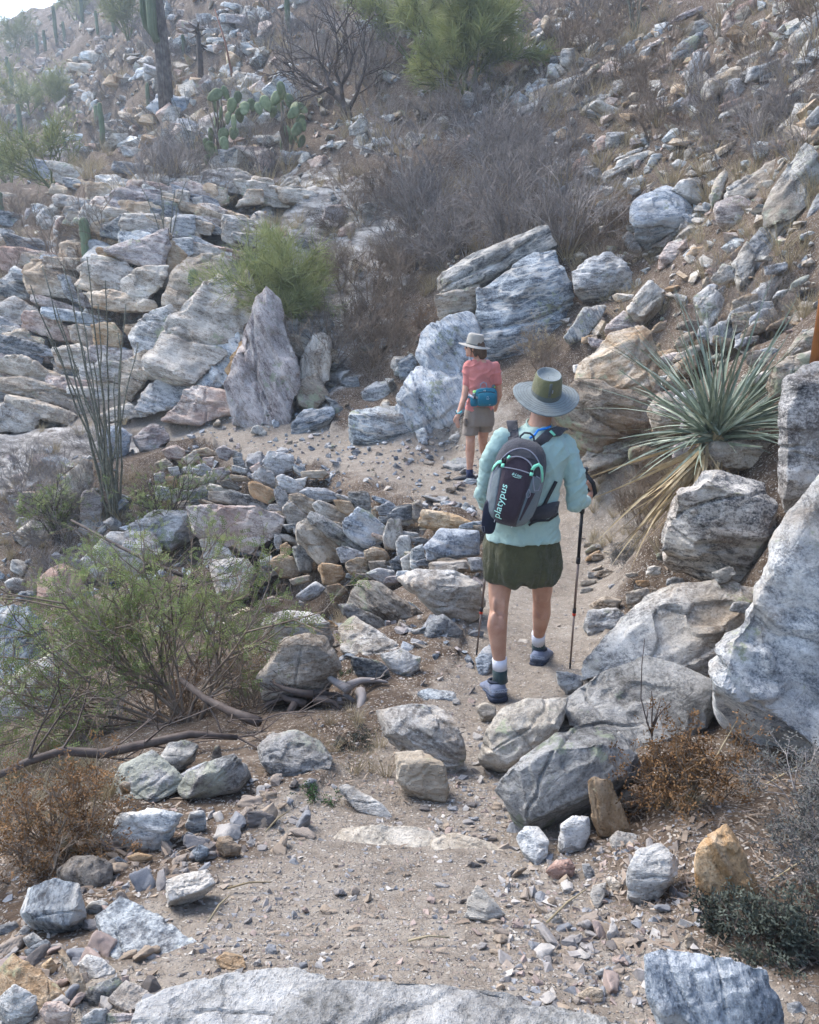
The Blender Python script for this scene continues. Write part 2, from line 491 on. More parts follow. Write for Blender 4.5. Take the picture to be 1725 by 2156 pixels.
TRAIL = [(862,2400,.8,.9),(830,1950,1.68,.62),(850,1760,2.2,.5),(950,1620,2.85,.40),(1010,1520,3.4,.36),(1100,1420,4.05,.42),(1140,1290,5.1,.50),(1200,1170,6.35,.60),(1180,1070,7.9,.8),(1000,1000,9.3,1.1),(820,960,10.4,.9),(650,935,11.2,.7),(500,910,12.1,.65),(380,885,13.0,.6),(200,880,13.8,.55)]
_tp = np.array([[P(a, b, c)[0], c, w] for a, b, c, w in TRAIL])
def trail_mask(x, y):
    best = np.full(len(x), -9.0)
    for i in range(len(_tp) - 1):
        a, b = _tp[i, :2], _tp[i + 1, :2]
        ab = b - a
        t = np.clip(((x - a[0]) * ab[0] + (y - a[1]) * ab[1]) / (ab @ ab), 0, 1)
        dd = np.hypot(x - a[0] - ab[0] * t, y - a[1] - ab[1] * t)
        w = _tp[i, 2] + (_tp[i + 1, 2] - _tp[i, 2]) * t
        best = np.maximum(best, (w - dd) / w)
    return best

def ground_mat():
    m, nt, b = newmat('ground_soil')
    tc = nt.nodes.new('ShaderNodeTexCoord'); v = tc.outputs['Object']
    at = nt.nodes.new('ShaderNodeAttribute'); at.attribute_name = 'path'
    n1 = noise(nt, v, 2.2, 7, .65); n2 = noise(nt, v, 16, 6, .7); n3 = noise(nt, v, 90, 4, .7)
    # slope soil: brown, littered
    s = math_(nt, 'ADD', math_(nt, 'MULTIPLY', n1, .45), math_(nt, 'MULTIPLY', n2, .55))
    rs = ramp(nt, [(.32, (.030, .021, .015)), (.45, (.085, .061, .044)), (.58, (.155, .119, .089)), (.72, (.27, .23, .185))])
    nt.links.new(s, rs.inputs[0])
    # trodden path: pale dust
    rt = ramp(nt, [(.33, (.14, .114, .09)), (.5, (.24, .205, .168)), (.66, (.335, .30, .255))])
    nt.links.new(s, rt.inputs[0])
    # bedrock showing through
    ak = nt.nodes.new('ShaderNodeAttribute'); ak.attribute_name = 'bedrock'
    bv = scaled(nt, v, (1.2, 1.2, 5.0), (0, R(12), 0))
    bn = noise(nt, bv, 1.6, 8, .7)
    rk = ramp(nt, [(.36, (.06, .055, .052)), (.46, (.22, .205, .19)), (.55, (.42, .395, .365)), (.66, (.58, .56, .53))]); nt.links.new(bn, rk.inputs[0])
    kf = math_(nt, 'ADD', ak.outputs['Fac'], math_(nt, 'MULTIPLY', math_(nt, 'SUBTRACT', n1, .5), 1.6))
    kr = ramp(nt, [(.45, g(0)), (.55, g(1))]); nt.links.new(kf, kr.inputs[0])
    slope = mixc(nt, rs.outputs[0], rk.outputs[0], kr.outputs[0])
    edge = math_(nt, 'ADD', at.outputs['Fac'], math_(nt, 'MULTIPLY', math_(nt, 'SUBTRACT', n1, .5), 1.3))
    er = ramp(nt, [(.38, g(0)), (.62, g(1))]); nt.links.new(edge, er.inputs[0])
    col = mixc(nt, slope, rt.outputs[0], er.outputs[0])
    # fine grit, too small to pick apart
    vo = nd(nt, 'ShaderNodeTexVoronoi', Scale=1.0)
    vsz = nd(nt, 'ShaderNodeVectorMath', operation='MULTIPLY_ADD'); wn_ = nd(nt, 'ShaderNodeTexNoise', Scale=14.0, Detail=4.0); nt.links.new(v, wn_.inputs['Vector'])
    nt.links.new(wn_.outputs['Color'], vsz.inputs[0]); vsz.inputs[1].default_value = (6, 6, 6); nt.links.new(scaled(nt, v, (85, 85, 85)), vsz.inputs[2]); nt.links.new(vsz.outputs[0], vo.inputs['Vector'])
    vr = ramp(nt, [(.0, g(1)), (.42, g(1)), (.6, g(0))]); nt.links.new(vo.outputs['Distance'], vr.inputs[0])
    vc = nt.nodes.new('ShaderNodeSeparateColor'); nt.links.new(vo.outputs['Color'], vc.inputs[0])
    keep = ramp(nt, [(.62, g(0)), (.66, g(1))]); nt.links.new(vc.outputs[0], keep.inputs[0])
    pc = ramp(nt, [(0, (.17, .15, .14)), (.35, (.30, .27, .24)), (.7, (.42, .37, .31)), (1, (.55, .52, .47))]); nt.links.new(vc.outputs[1], pc.inputs[0])
    pm = math_(nt, 'MULTIPLY', vr.outputs[0], keep.outputs[0])
    col = mixc(nt, col, pc.outputs[0], math_(nt, 'MULTIPLY', pm, .75))
    nt.links.new(col, b.inputs['Base Color'])
    b.inputs['Roughness'].default_value = .95
    b.inputs['Specular IOR Level'].default_value = .1
    h = math_(nt, 'ADD', math_(nt, 'MULTIPLY', n2, .8), math_(nt, 'MULTIPLY', n3, .35))
    h = math_(nt, 'ADD', h, math_(nt, 'MULTIPLY', pm, .35))
    bp = nd(nt, 'ShaderNodeBump', Strength=.9, Distance=.035)
    nt.links.new(h, bp.inputs['Height']); nt.links.new(bp.outputs[0], b.inputs['Normal'])
    return m
M['ground'] = ground_mat()

# hollows behind the masonry and the broken bedrock, so that the stones stand in front of the soil
_disc = []
for (u, v, r_, dp) in [(410,970,.7,.35),(410,1030,.7,.35),(470,985,.6,.35),(480,1060,.7,.4),(540,1010,.55,.35),(560,1080,.6,.4),(560,1160,.6,.4),(610,1060,.5,.35),(630,1130,.6,.4),(640,1210,.6,.4),(690,1090,.5,.35),(710,1160,.55,.4),(720,1230,.55,.35),(760,1100,.45,.3),(790,1170,.5,.4),(840,1120,.4,.3),(870,1170,.45,.35),(930,1130,.4,.3),(960,1170,.4,.3),
        (60,480,1.4,.5),(200,470,1.4,.55),(320,470,1.3,.55),(430,420,1.3,.5),(540,400,1.2,.4),(60,620,1.4,.6),(200,600,1.3,.6),(320,580,1.2,.6),(440,560,1.1,.5),(60,760,1.2,.6),(200,740,1.1,.6),(330,700,1.1,.6),(430,680,1.1,.6),(520,700,1.0,.5),(560,800,.9,.5),(450,790,.9,.5),(330,810,.9,.45),(180,830,.9,.45),(60,840,.9,.45),(640,760,.7,.4),
        (1220,820,.8,.5),(1290,760,.9,.5),(1350,720,.8,.5),(1300,850,.8,.5),(1380,820,.7,.45),(1420,880,.6,.4),(1250,900,.6,.4),(1340,920,.5,.35),(1500,1060,.5,.35),(1560,1100,.5,.4),(1480,1140,.4,.3),(1600,1010,.45,.35),(1560,690,.7,.3),(1640,620,.7,.3),(1400,1300,.35,.12),(1500,1280,.35,.15),(1620,1180,.5,.4),(1680,1100,.5,.4),(1690,900,.6,.4),(1680,1300,.45,.3),(1690,800,.7,.4)]:
    q = gpos(u, v); _disc.append((q[0], q[1], r_, dp))
def hollow(x, y):
    out = np.zeros(len(x))
    for a, b, r_, dp in _disc:
        t = np.clip(1.25 - np.hypot(x - a, y - b) / r_, 0, 1); out = np.maximum(out, dp * t * t * (3 - 2 * t))
    return out
def relief(x, y, z, tm):
    """unevenness of the soil, ledges of the far slope and the blocky crag beyond the path"""
    rad = np.hypot(x, y)
    rough = np.where(tm > .1, .35, 1.0)
    p3 = np.stack([x, y, z * 0], -1)
    z = z + rough * (fbm(p3 * 1.1, 3, 5) * .05 * np.clip(rad / 3, .2, 3) + fbm(p3 * 6, 3, 9) * .018)
    z = z - hollow(x, y) * np.clip(1 - tm * 6, 0, 1)
    led = fbm(np.stack([x * .35, y * .35, z * 1.2], -1), 4, 31)
    z = z + np.clip((rad - 12) / 10, 0, 1) * np.clip(led, -1, 1) * .45
    cm = np.clip(1.3 - np.hypot((x + 5.0) / 5.0, (y - 15.3) / 4.2), 0, 1) * (y > 11.5) * (tm < .1)
    bed = np.clip(cm * 1.4, 0, .72) + np.clip((rad - 16) / 20, 0, 1) * .30
    bl = vnoise(np.stack([x * 1.3, y * .6, z * 2.6 + x * .5], -1), 77)
    z = z + np.clip(bl * 3, -1, 1) * .16 * np.clip(cm * 1.5, 0, 1)
    return z, bed
def gfull(x, y):
    x = np.atleast_1d(np.asarray(x, float)); y = np.atleast_1d(np.asarray(y, float))
    return relief(x, y, ground_z(x, y), trail_mask(x, y))[0]
def gp(u, v):
    """the point of the finished ground seen at (u, v)"""
    p = gpos(u, v); p[2] = float(gfull(p[0], p[1])[0])
    return p

def build_ground():
    th = np.concatenate([np.linspace(-2.6, -.62, 40), np.linspace(-.6, .6, 320), np.linspace(.62, 2.6, 40)])
    rr = np.concatenate([[.0], np.geomspace(.35, 26, 330), np.geomspace(26.6, 125, 60)])
    T, RR = np.meshgrid(th, rr)
    x = (RR * np.sin(T)).ravel(); y = (RR * np.cos(T)).ravel()
    z = ground_z(x, y)
    rad = RR.ravel()
    tm = trail_mask(x, y)
    z, bed = relief(x, y, z, tm)
    nr, ncol = len(rr), len(th)
    idx = np.arange(nr * ncol).reshape(nr, ncol)
    f = np.stack([idx[:-1, :-1], idx[:-1, 1:], idx[1:, 1:], idx[1:, :-1]], -1).reshape(-1, 4)
    me = mesh('ground', np.stack([x, y, z], -1), f)
    at = me.attributes.new('path', 'FLOAT', 'POINT')
    at.data.foreach_set('value', np.clip(.5 + tm * .9, 0, 1).astype(np.float32))
    at = me.attributes.new('bedrock', 'FLOAT', 'POINT')
    at.data.foreach_set('value', bed.astype(np.float32))
    o = link('ground', me, M['ground'])
    tag(o, kind='structure')
    return o
GROUND = build_ground()
# ------------------------------------------------------------------ rocks
QUEUE = []
LAND = []                        # landmarks for naming the scattered stones: (phrase, u, v)
T1, T2, T3, T4 = (.5, 0, 0), (.5, 862.5, 0), (.5, 0, 552), (.5, 862.5, 552)
T5, T6, T7, T8 = (.5, 0, 1104), (.5, 862.5, 1104), (.5, 0, 1604), (.5, 862.5, 1604)
TW, T0 = (.28, 379.5, 931.5), (1, 0, 0)
def uvl(s, t=T0):
    q = [tuple(map(float, a.split(','))) for a in s.split()]
    return [(t[1] + a * t[0], t[2] + b * t[0]) for a, b in q]

def rock(name, poly, mat, label=None, cat='rock', parent=None, d=None, dd=0.0, at='b', lean=.30, ridge=None, top=1.2,
         bulge=.16, thick=.55, fol=(0, 0, 0), rough=1.0, n=None, h=.03, seed=None, group=None, land=None, res=1.0, ledge=1.0, proud=.22, cuts=None, grow=None):
    """outline in the frame, own distance, real thickness: hull -> even remesh -> weathered relief"""
    rng = random.Random(seed if seed is not None else hash((round(poly[0][0]), round(poly[0][1]), len(poly))) & 0xffff)
    us = [a for a, b in poly]; vs = [b for a, b in poly]
    _m = (sum(us) / len(us), sum(vs) / len(vs)); _e = grow or (1.08 if cuts is None else 1.0)
    poly = [(_m[0] + (a - _m[0]) * _e, _m[1] + (b - _m[1]) * _e) for a, b in poly]
    us = [a for a, b in poly]; vs = [b for a, b in poly]
    uc, vc = sum(us) / len(us), sum(vs) / len(vs)
    v0, v1 = min(vs), max(vs)
    if d is None:
        vh = {'b': v1 - .06 * (v1 - v0), 'c': vc, 't': v0}[at]
        d = hit(uc, vh)
    d += dd
    if at == 'c' and n is None:                      # let stones of a wall or crag stand proud of the soil
        d -= proud * math.sqrt((max(us) - min(us)) * (v1 - v0)) * d / F
    k = d / F
    S = math.sqrt(max(1e-6, (max(us) - min(us)) * (v1 - v0))) * k
    pts = []
    if n is not None:                                # a slab lying in the plane with normal n
        nn = np.array(n, float); nn /= np.linalg.norm(nn)
        C = P(uc, vc, hit(uc, vc) + dd) + nn * h
        def on(u, v, off=0):
            r = ray(u, v); o = np.array([0, 0, CAMZ])
            t = (C - o).dot(nn) / r.dot(nn)
            return o + r * t + nn * off
        for u, v in poly:
            pts.append(on(u, v, -.10 * thick * S + rng.uniform(-.02, .02) * S))
            uu, vv = uc + (u - uc) * .9, vc + (v - vc) * .9
            pts.append(on(uu, vv, rng.uniform(-.2, .25) * bulge * S))
            uu, vv = uc + (u - uc) * 1.02, vc + (v - vc) * 1.02
            pts.append(on(uu, vv, -thick * S))
    else:
        if ridge is not None:
            vr = v0 + ridge * (v1 - v0)
            def dep(u, v): return d + (top if v < vr else lean) * (vr - v) * k
        else:
            vb = vc if at == 'c' else v1
            def dep(u, v): return d + lean * (vb - v) * k
        odd = rng.randrange(2)
        for i, (u, v) in enumerate(poly):
            pts.append(P(u, v, dep(u, v) + rng.uniform(-.06, .06) * S))
            if (i + odd) % 2 == 0 or len(poly) < 6:
                s = rng.uniform(.62, .86)
                uu, vv = uc + (u - uc) * s, vc + (v - vc) * s
                pts.append(P(uu, vv, dep(uu, vv) - bulge * S * rng.uniform(.6, 1.15)))
            if (i + odd) % 2 or len(poly) < 6:
                s = rng.uniform(.78, .95)
                uu, vv = uc + (u - uc) * s, vc + (v - vc) * s + .1 * (v1 - v0)
                pts.append(P(uu, vv, dep(uu, vv) + thick * S * rng.uniform(.75, 1.15)))
        for u, v in poly:                            # root the rock in the soil
            if v > vc and at != 'c':
                q = P(uc + (u - uc) * .85, v, dep(u, v) + .26 * S); pts.append(q + np.array([0, 0, -.14 * S]))
        if ridge is not None:
            for s in (-.42, -.15, .15, .42):
                uu = uc + s * (max(us) - min(us)) * .92
                vv = vr + rng.uniform(-.05, .05) * (v1 - v0)
                pts.append(P(uu, vv, d - bulge * S * .5 + rng.uniform(-.03, .03) * S))
    pts = np.array(pts)
    C = pts.mean(0)
    if cuts is None: cuts = 0 if n is not None else 4
    for _ in range(cuts):                            # flat broken faces turned to the open side
        q = np.array([rng.gauss(0, .8), -abs(rng.gauss(.5, .5)), rng.gauss(.45, .7)]); q /= np.linalg.norm(q)
        s_ = (pts - C) @ q; t_ = s_.max() * rng.uniform(.72, .93)
        pts = pts - np.maximum(s_ - t_, 0)[:, None] * q
    bm = bmesh.new()
    for p in pts: bm.verts.new(p - C)
    bmesh.ops.convex_hull(bm, input=bm.verts)
    for vv in [q for q in bm.verts if not q.link_faces]: bm.verts.remove(vv)
    me = bpy.data.meshes.new(name)
    bm.to_mesh(me); bm.free()
    px = S * F / d * 819 / 1725
    vox = S / max(11, min(60, px / 2.1 * res))
    QUEUE.append(dict(name=name, me=me, C=C, S=S, vox=vox, mat=mat, label=label, cat=cat, parent=parent, fol=fol, rough=rough, seed=rng.randrange(9999), group=group, ledge=ledge))
    if land: LAND.append((land, uc, vc))
    return C

def weather(v, nrm, S, rough, seed, ledge):
    """relief along the normals: broken facets, chips and ledges that follow the layering (local z)"""
    o = seed * .37
    q = v * (1.0 / S)
    d = fbm(q * 1.8 + o, 3, seed) * .011 * S
    ch = vnoise(q * 3.6 + o + 7, seed + 3) + .35 * vnoise(q * 9 + o, seed + 4)
    d -= np.clip((ch - .28) * 6, 0, 1) * .030 * S                      # flakes broken off, with a sharp lip
    ch = vnoise(np.stack([q[:, 0] * 3, q[:, 1] * 3, q[:, 2] * 7], -1) + o + 3, seed + 13)
    d -= np.clip((ch - .30) * 8, 0, 1) * .016 * S * ledge
    l = vnoise(np.stack([q[:, 0] * .9, q[:, 1] * .9, q[:, 2] * 8.0], -1) + o, seed + 5)
    d += np.clip(l * 4, -1, 1) * .011 * S * ledge
    rg = random.Random(seed)
    for k in range(3):                                                 # cracks: along the layering and across it
        nn = unit((rg.gauss(0, .25), rg.gauss(0, .25), 1)) if k < 2 else unit((rg.gauss(0, 1), rg.gauss(0, 1), .3))
        t = q @ nn - rg.uniform(-.25, .25) + vnoise(q * 5 + o, seed + 40 + k) * .03
        d -= np.clip(1 - np.abs(t) / .022, 0, 1) * .035 * S * np.clip(vnoise(q * 1.5 + o + k, seed + 50 + k) * 3 + .8, 0, 1)
    d += fbm(q * 13 + o, 3, seed + 8) * .008 * S
    return v + nrm * (d * rough)[:, None]

def mesh_arrays(me):
    n = len(me.vertices)
    v = np.empty(n * 3); me.vertices.foreach_get('co', v)
    nr = np.empty(n * 3); me.vertex_normals.foreach_get('vector', nr)
    return v.reshape(-1, 3), nr.reshape(-1, 3)

def remesh_batch(items, key='me'):
    """evaluate voxel remesh for a list of (mesh, voxel) at once"""
    tmp = []
    for me, vox in items:
        o = bpy.data.objects.new('t', me); COL.objects.link(o)
        md = o.modifiers.new('r', 'REMESH'); md.mode = 'VOXEL'; md.voxel_size = vox; md.adaptivity = 0
        tmp.append(o)
    dg = bpy.context.evaluated_depsgraph_get()
    out = [bpy.data.meshes.new_from_object(o.evaluated_get(dg)) for o in tmp]
    for o in tmp:
        m0 = o.data
        bpy.data.objects.remove(o, do_unlink=True); bpy.data.meshes.remove(m0)
    return out

ROCKS = []
def flush_rocks():
    ms = remesh_batch([(q['me'], q['vox']) for q in QUEUE])
    for q, me in zip(QUEUE, ms):
        v, nr = mesh_arrays(me)
        Rm = np.array(Euler([R(a) for a in q['fol']]).to_matrix())
        v = v @ Rm; nr = nr @ Rm
        v = weather(v, nr, q['S'], q['rough'], q['seed'], q['ledge'])
        me.vertices.foreach_set('co', v.ravel())
        me.polygons.foreach_set('use_smooth', [True] * len(me.polygons))
        me.update(); me.set_sharp_from_angle(angle=R(18)); me.name = q['name']
        o = link(q['name'], me, M[q['mat']])
        par = q['parent']
        o.location = q['C'] - (np.array(par.location) if par is not None else 0)
        o.rotation_euler = [R(a) for a in q['fol']]
        if par is not None: o.parent = par
        else:
            tag(o, q['label'], q['cat'], q['group'])
        ROCKS.append(o)
    QUEUE.clear()

# ---- nearest ground: slabs and stones of the path
rock('path_slab', uvl('285,2190 300,2108 360,2080 440,2055 560,2040 610,2036 660,2050 700,2058 640,2140 560,2230 330,2260'), 'slab', 'broad pale slab at the very bottom of the photo, its left half', n=(0, -.05, 1), thick=.28, bulge=.05, h=.05, land='the broad pale slab at the bottom')
rock('path_slab', uvl('640,2062 700,2066 780,2072 860,2066 900,2068 1050,2085 1150,2115 1290,2150 1330,2200 1200,2280 600,2280 600,2140'), 'slab', 'broad cream slab at the very bottom of the photo, its right half', n=(.03, -.05, 1), thick=.2, bulge=.05, h=.035)
rock('flat_stone', uvl('410,655 510,575 640,630 820,750 700,850 560,915 510,900 490,800 480,740 440,700', T7), 'blue', 'flat grey diamond-shaped stone lying on the left edge of the path', n=(.1, -.25, 1), thick=.25, bulge=.04, h=.06, land='the flat diamond-shaped stone')
rock('boulder', uvl('75,640 120,500 200,455 320,510 330,580 355,650 310,720 220,740 130,690', T7), 'blue', 'rough blue-grey boulder near the lower left corner', fol=(10, 70, 0), bulge=.3, land='the rough blue-grey boulder')
rock('boulder', uvl('230,450 300,390 400,375 470,430 470,520 400,590 330,600 250,520', T7), 'brown', 'rounded brown boulder leaning behind the rough blue-grey boulder', fol=(20, 30, 0), bulge=.3, dd=.08, land='the rounded brown boulder')
rock('boulder', uvl('455,290 500,220 620,200 760,225 700,310 670,385 560,370 480,330', T7), 'bluewhite', 'whitish striped block with a flat top above the rounded brown boulder', ridge=.18, top=1.6, fol=(0, 12, 0), bulge=.15, land='the whitish striped block')
rock('flat_stone', uvl('455,1060 500,1010 640,960 740,1040 780,1090 650,1180 540,1200 470,1190', T5), 'lichen', 'dark lichen-spotted ledge above the whitish striped block', lean=.9, bulge=.08, thick=.4, land='the dark lichened ledge')
rock('boulder', uvl('660,1000 700,910 780,900 840,920 830,980 740,1040 680,1040', T5), 'dark', 'dark angular rock under the end of the bent branch', lean=.6, land='the dark angular rock')
rock('flat_stone', uvl('720,1080 760,1050 870,995 890,1020 800,1075 740,1095', T5), 'grey', 'thin grey plate between the dark ledge and the tan oblong rock', lean=.8, bulge=.08)
rock('stone', uvl('880,1020 895,950 915,915 935,960 940,990 905,1020', T5), 'brown', 'small upright pointed stone behind the tan oblong rock', lean=.15)
rock('boulder', uvl('745,1110 800,1060 980,970 1060,980 1080,1040 1000,1110 860,1150 780,1160', T5), 'lichen', 'tan oblong rock with a lichened face, lying aslant', ridge=.3, top=.9, fol=(0, -25, 0), bulge=.2, land='the tan oblong rock')
rock('boulder', uvl('1065,910 1150,880 1240,870 1330,900 1400,970 1390,1020 1240,1075 1170,1060 1110,1000', T5), 'lichen', 'grey flat-topped boulder with a chipped white corner beside the green sprig', ridge=.62, top=1.3, fol=(0, 8, 0), bulge=.12, land='the grey flat-topped boulder')
rock('boulder', uvl('1065,640 1130,560 1160,475 1280,460 1370,470 1415,530 1440,600 1390,690 1250,730 1100,750', T5), 'tan', 'large tan and grey boulder right of the green bush', ridge=.38, top=.9, lean=.05, fol=(0, -6, 0), bulge=.2, dd=-.12, cuts=2, land='the large tan and grey boulder')
rock('boulder', uvl('1060,420 1110,390 1220,370 1340,380 1360,430 1420,520 1400,560 1300,560 1150,560 1070,520', T5), 'grey', 'light grey block right behind the large tan and grey boulder', ridge=.25, top=1.2, bulge=.15, dd=.35, at='b', land='the light grey block')
rock('stone', uvl('1365,420 1390,402 1430,425 1440,455 1400,475 1365,460', T5), 'orange', 'small reddish stone on top of the light grey block', lean=.2, dd=.1)
rock('boulder', uvl('705,1312 745,1295 800,1330 855,1368 835,1390 800,1400 765,1395 720,1365'), 'white', 'pale slab-topped rock left of the walkers path, cream upper face', lean=1.0, bulge=.1, thick=.4, land='the pale slab-topped rock')
rock('boulder', uvl('735,1378 800,1385 815,1400 825,1428 790,1445 762,1432 742,1408'), 'dark', 'dark grey block under the pale slab-topped rock', lean=.1)
rock('boulder', uvl('800,1370 845,1362 893,1385 882,1408 862,1425 828,1422 812,1400'), 'grey', 'wedge of grey rock right of the pale slab-topped rock', lean=.4)
rock('boulder', uvl('732,1240 755,1220 800,1228 850,1260 890,1290 870,1310 810,1318 750,1295 730,1270'), 'brown', 'big brownish oblong boulder at the foot of the stone wall', fol=(0, 30, 0), lean=.35, bulge=.2, land='the big brownish oblong boulder')
rock('flat_stone', uvl('712,1272 745,1272 800,1300 838,1325 822,1332 770,1318 725,1300'), 'dark', 'thin dark slab sticking out under the brownish oblong boulder', lean=.5, fol=(0, 30, 0), bulge=.08)
rock('boulder', uvl('838,1212 880,1200 960,1203 1015,1222 1020,1275 985,1315 940,1302 890,1255'), 'grey', 'large grey gneiss boulder beside the front walkers left pole', fol=(0, 22, 0), ridge=.3, top=.9, bulge=.22, lean=.1, land='the large grey boulder by the left pole')
rock('boulder', uvl('900,1305 935,1288 978,1325 976,1346 930,1360 896,1342'), 'dark', 'dark angular stone just below the large grey boulder by the pole', lean=.25)
rock('stone', uvl('862,1322 900,1318 912,1335 905,1352 870,1350'), 'dark', 'small dark blue stone left of the dark angular stone', lean=.2)
rock('stone', uvl('838,1300 868,1318 862,1345 835,1335'), 'brown', 'small rusty brown stone under the brownish oblong boulder', lean=.2)
rock('path_slab', uvl('700,1772 725,1742 800,1735 880,1742 912,1752 908,1785 850,1800 760,1795'), 'dusty', 'dusty flat step stone across the path, left one of two', n=(0, -.3, 1), thick=.3, bulge=.06, h=.02, land='the dusty step stone')
rock('path_slab', uvl('915,1755 960,1752 1030,1770 1075,1800 1080,1830 1010,1825 935,1805 912,1785'), 'dusty', 'dusty flat step stone across the path, right one of two', n=(0, -.3, 1), thick=.3, bulge=.06, h=.015)
rock('boulder', uvl('805,1502 850,1492 915,1492 945,1505 958,1540 978,1570 976,1612 945,1620 895,1590 820,1548'), 'grey', 'smooth grey boulder on the left of the narrow path below the left shoe', ridge=.35, top=1.1, fol=(10, 25, 0), bulge=.15, cuts=1, grow=1.15, land='the smooth grey boulder left of the path')
rock('boulder', uvl('1150,1520 1225,1455 1335,1475 1350,1570 1260,1610 1180,1590'), 'worn', 'low worn hump of bedrock joining the domed boulder and the tilted plate', dd=.12, lean=.8, bulge=.1, cuts=0, grow=1.1)
rock('boulder', uvl('842,1592 890,1588 930,1610 938,1660 930,1682 860,1668 843,1640'), 'dusty', 'dusty square boulder under the smooth grey boulder', ridge=.3, top=1.2, bulge=.1, cuts=1, grow=1.2, land='the dusty square boulder')
rock('stone', uvl('1430,110 1470,90 1540,150 1610,180 1650,240 1600,250 1500,200', T7), 'white', 'pale elongated stone half buried left of the dusty square boulder', lean=.9, bulge=.1, land='the pale elongated stone')
rock('boulder', uvl('1013,1595 1022,1535 1058,1492 1110,1476 1150,1485 1200,1475 1190,1520 1140,1580 1065,1620'), 'dusty', 'smooth rounded boulder in the path just below the front walkers shoe', ridge=.42, top=1.0, bulge=.22, ledge=.5, fol=(0, -20, 0), land='the smooth rounded boulder in the path')
rock('boulder', uvl('1050,1662 1077,1622 1142,1588 1172,1548 1212,1532 1300,1535 1345,1585 1352,1640 1290,1668 1237,1697 1162,1726 1102,1743 1077,1706'), 'worn', 'big domed boulder jutting into the path on the right', ridge=.40, top=.9, bulge=.25, thick=.4, ledge=.8, fol=(15, -25, 0), res=1.2, cuts=0, grow=1.05, land='the big domed boulder')
rock('stone', uvl('1172,1500 1195,1480 1205,1495 1202,1525 1180,1540 1168,1525'), 'white', 'small pale stone wedged between the rounded boulder and the tilted plate', lean=.3)
rock('boulder', uvl('1200,1482 1262,1424 1362,1394 1462,1424 1502,1444 1507,1480 1482,1530 1437,1570 1387,1590 1337,1590 1287,1545 1215,1525'), 'worn', 'large tilted grey plate of rock right of the front walkers feet', lean=1.15, bulge=.10, thick=.6, fol=(25, 0, 0), ledge=1.6, res=1.2, cuts=0, grow=1.12, land='the large tilted plate')
rock('boulder', uvl('1232,1398 1262,1364 1312,1330 1337,1282 1412,1238 1512,1232 1582,1250 1550,1305 1512,1345 1502,1405 1440,1420 1362,1400 1310,1418 1235,1428'), 'grey', 'broad banded ledge with a white stripe above the large tilted plate', lean=.95, bulge=.12, thick=.6, fol=(20, -8, 0), ledge=1.8, res=1.2, cuts=0, grow=1.12, land='the broad banded ledge')
rock('boulder', uvl('1505,1355 1527,1320 1602,1230 1622,1180 1660,1090 1725,990 1830,900 1960,1500 1860,1680 1725,1608 1662,1567 1587,1537 1512,1487 1497,1455 1500,1415'), 'huge', 'huge pale overhanging boulder cut off by the right edge', d=2.60, lean=.38, bulge=.10, thick=.5, fol=(30, 20, 0), ledge=1.0, res=1.3, cuts=0, land='the huge pale boulder')
rock('boulder', uvl('1637,852 1652,797 1687,772 1725,762 1800,760 1800,1000 1725,955 1682,1042 1647,1062 1632,1002'), 'speckled', 'dark speckled boulder at the right edge above the huge pale boulder', d=3.55, lean=.3, bulge=.2, thick=.8, cuts=1, land='the dark speckled boulder')
rock('boulder', uvl('1422,1032 1477,987 1512,982 1627,992 1647,1062 1642,1122 1612,1180 1595,1225 1510,1212 1440,1187 1390,1160 1412,1117'), 'streak', 'big dark block with a pale crumbly lower half below the spiky plant', d=4.35, ridge=.22, top=1.4, lean=.12, bulge=.18, thick=.8, fol=(10, 5, 0), res=1.2, cuts=1, ledge=2, land='the big dark block')
rock('boulder', uvl('1610,1190 1640,1090 1700,1020 1800,980 1850,1150 1800,1300 1700,1260 1640,1230'), 'speckled', 'rough grey boulder wedged between the dark block and the huge pale boulder', d=3.5, lean=.4, bulge=.15, thick=.8, cuts=1)
rock('boulder', uvl('1480,945 1500,930 1560,925 1635,930 1640,965 1630,992 1540,992 1490,980'), 'tan', 'low brown layered rock right under the spiky plant', d=5.15, lean=.3, fol=(0, 4, 0), ledge=2.0)
rock('boulder', uvl('1462,1794 1487,1759 1532,1731 1557,1749 1577,1804 1605,1884 1562,1896 1507,1889 1467,1864'), 'orange', 'large orange-cream pointed boulder on the right bank', lean=.45, dd=-.06, cuts=1, bulge=.14, fol=(0, 60, 0), land='the orange-cream boulder')
rock('boulder', uvl('1322,1829 1342,1789 1387,1779 1427,1799 1422,1844 1387,1884 1357,1904 1322,1894'), 'white', 'white weathered rock with a grey cap half sunk in the bank', ridge=.25, top=1.2, lean=.4, land='the white grey-capped rock')
rock('boulder', uvl('1240,1647 1252,1639 1287,1644 1289,1669 1312,1704 1327,1749 1317,1764 1262,1754 1247,1719'), 'tan', 'upright brown slab leaning on the big domed boulder', lean=.35, bulge=.06, thick=.25, fol=(0, 80, 0), dd=-.05, cuts=0, grow=1.08, land='the upright brown slab')
rock('stone', uvl('1297,1680 1310,1664 1345,1668 1352,1690 1340,1712 1312,1716 1300,1700'), 'tan', 'blocky tan stone right of the upright brown slab', lean=.2)
rock('stone', uvl('1172,1780 1180,1735 1210,1714 1240,1722 1242,1755 1225,1790 1195,1806 1175,1800'), 'white', 'pale rounded rock below the upright brown slab', lean=.45, land='the pale rounded rock')
rock('stone', uvl('1283,1765 1300,1750 1345,1755 1352,1775 1320,1790 1290,1785'), 'white', 'flat white stone under the upright brown slab', lean=.9)
rock('stone', uvl('1145,1830 1170,1812 1200,1808 1211,1825 1205,1845 1170,1850'), 'pink', 'brown-pink block lying below the pale rounded rock', lean=.4, ridge=.4)
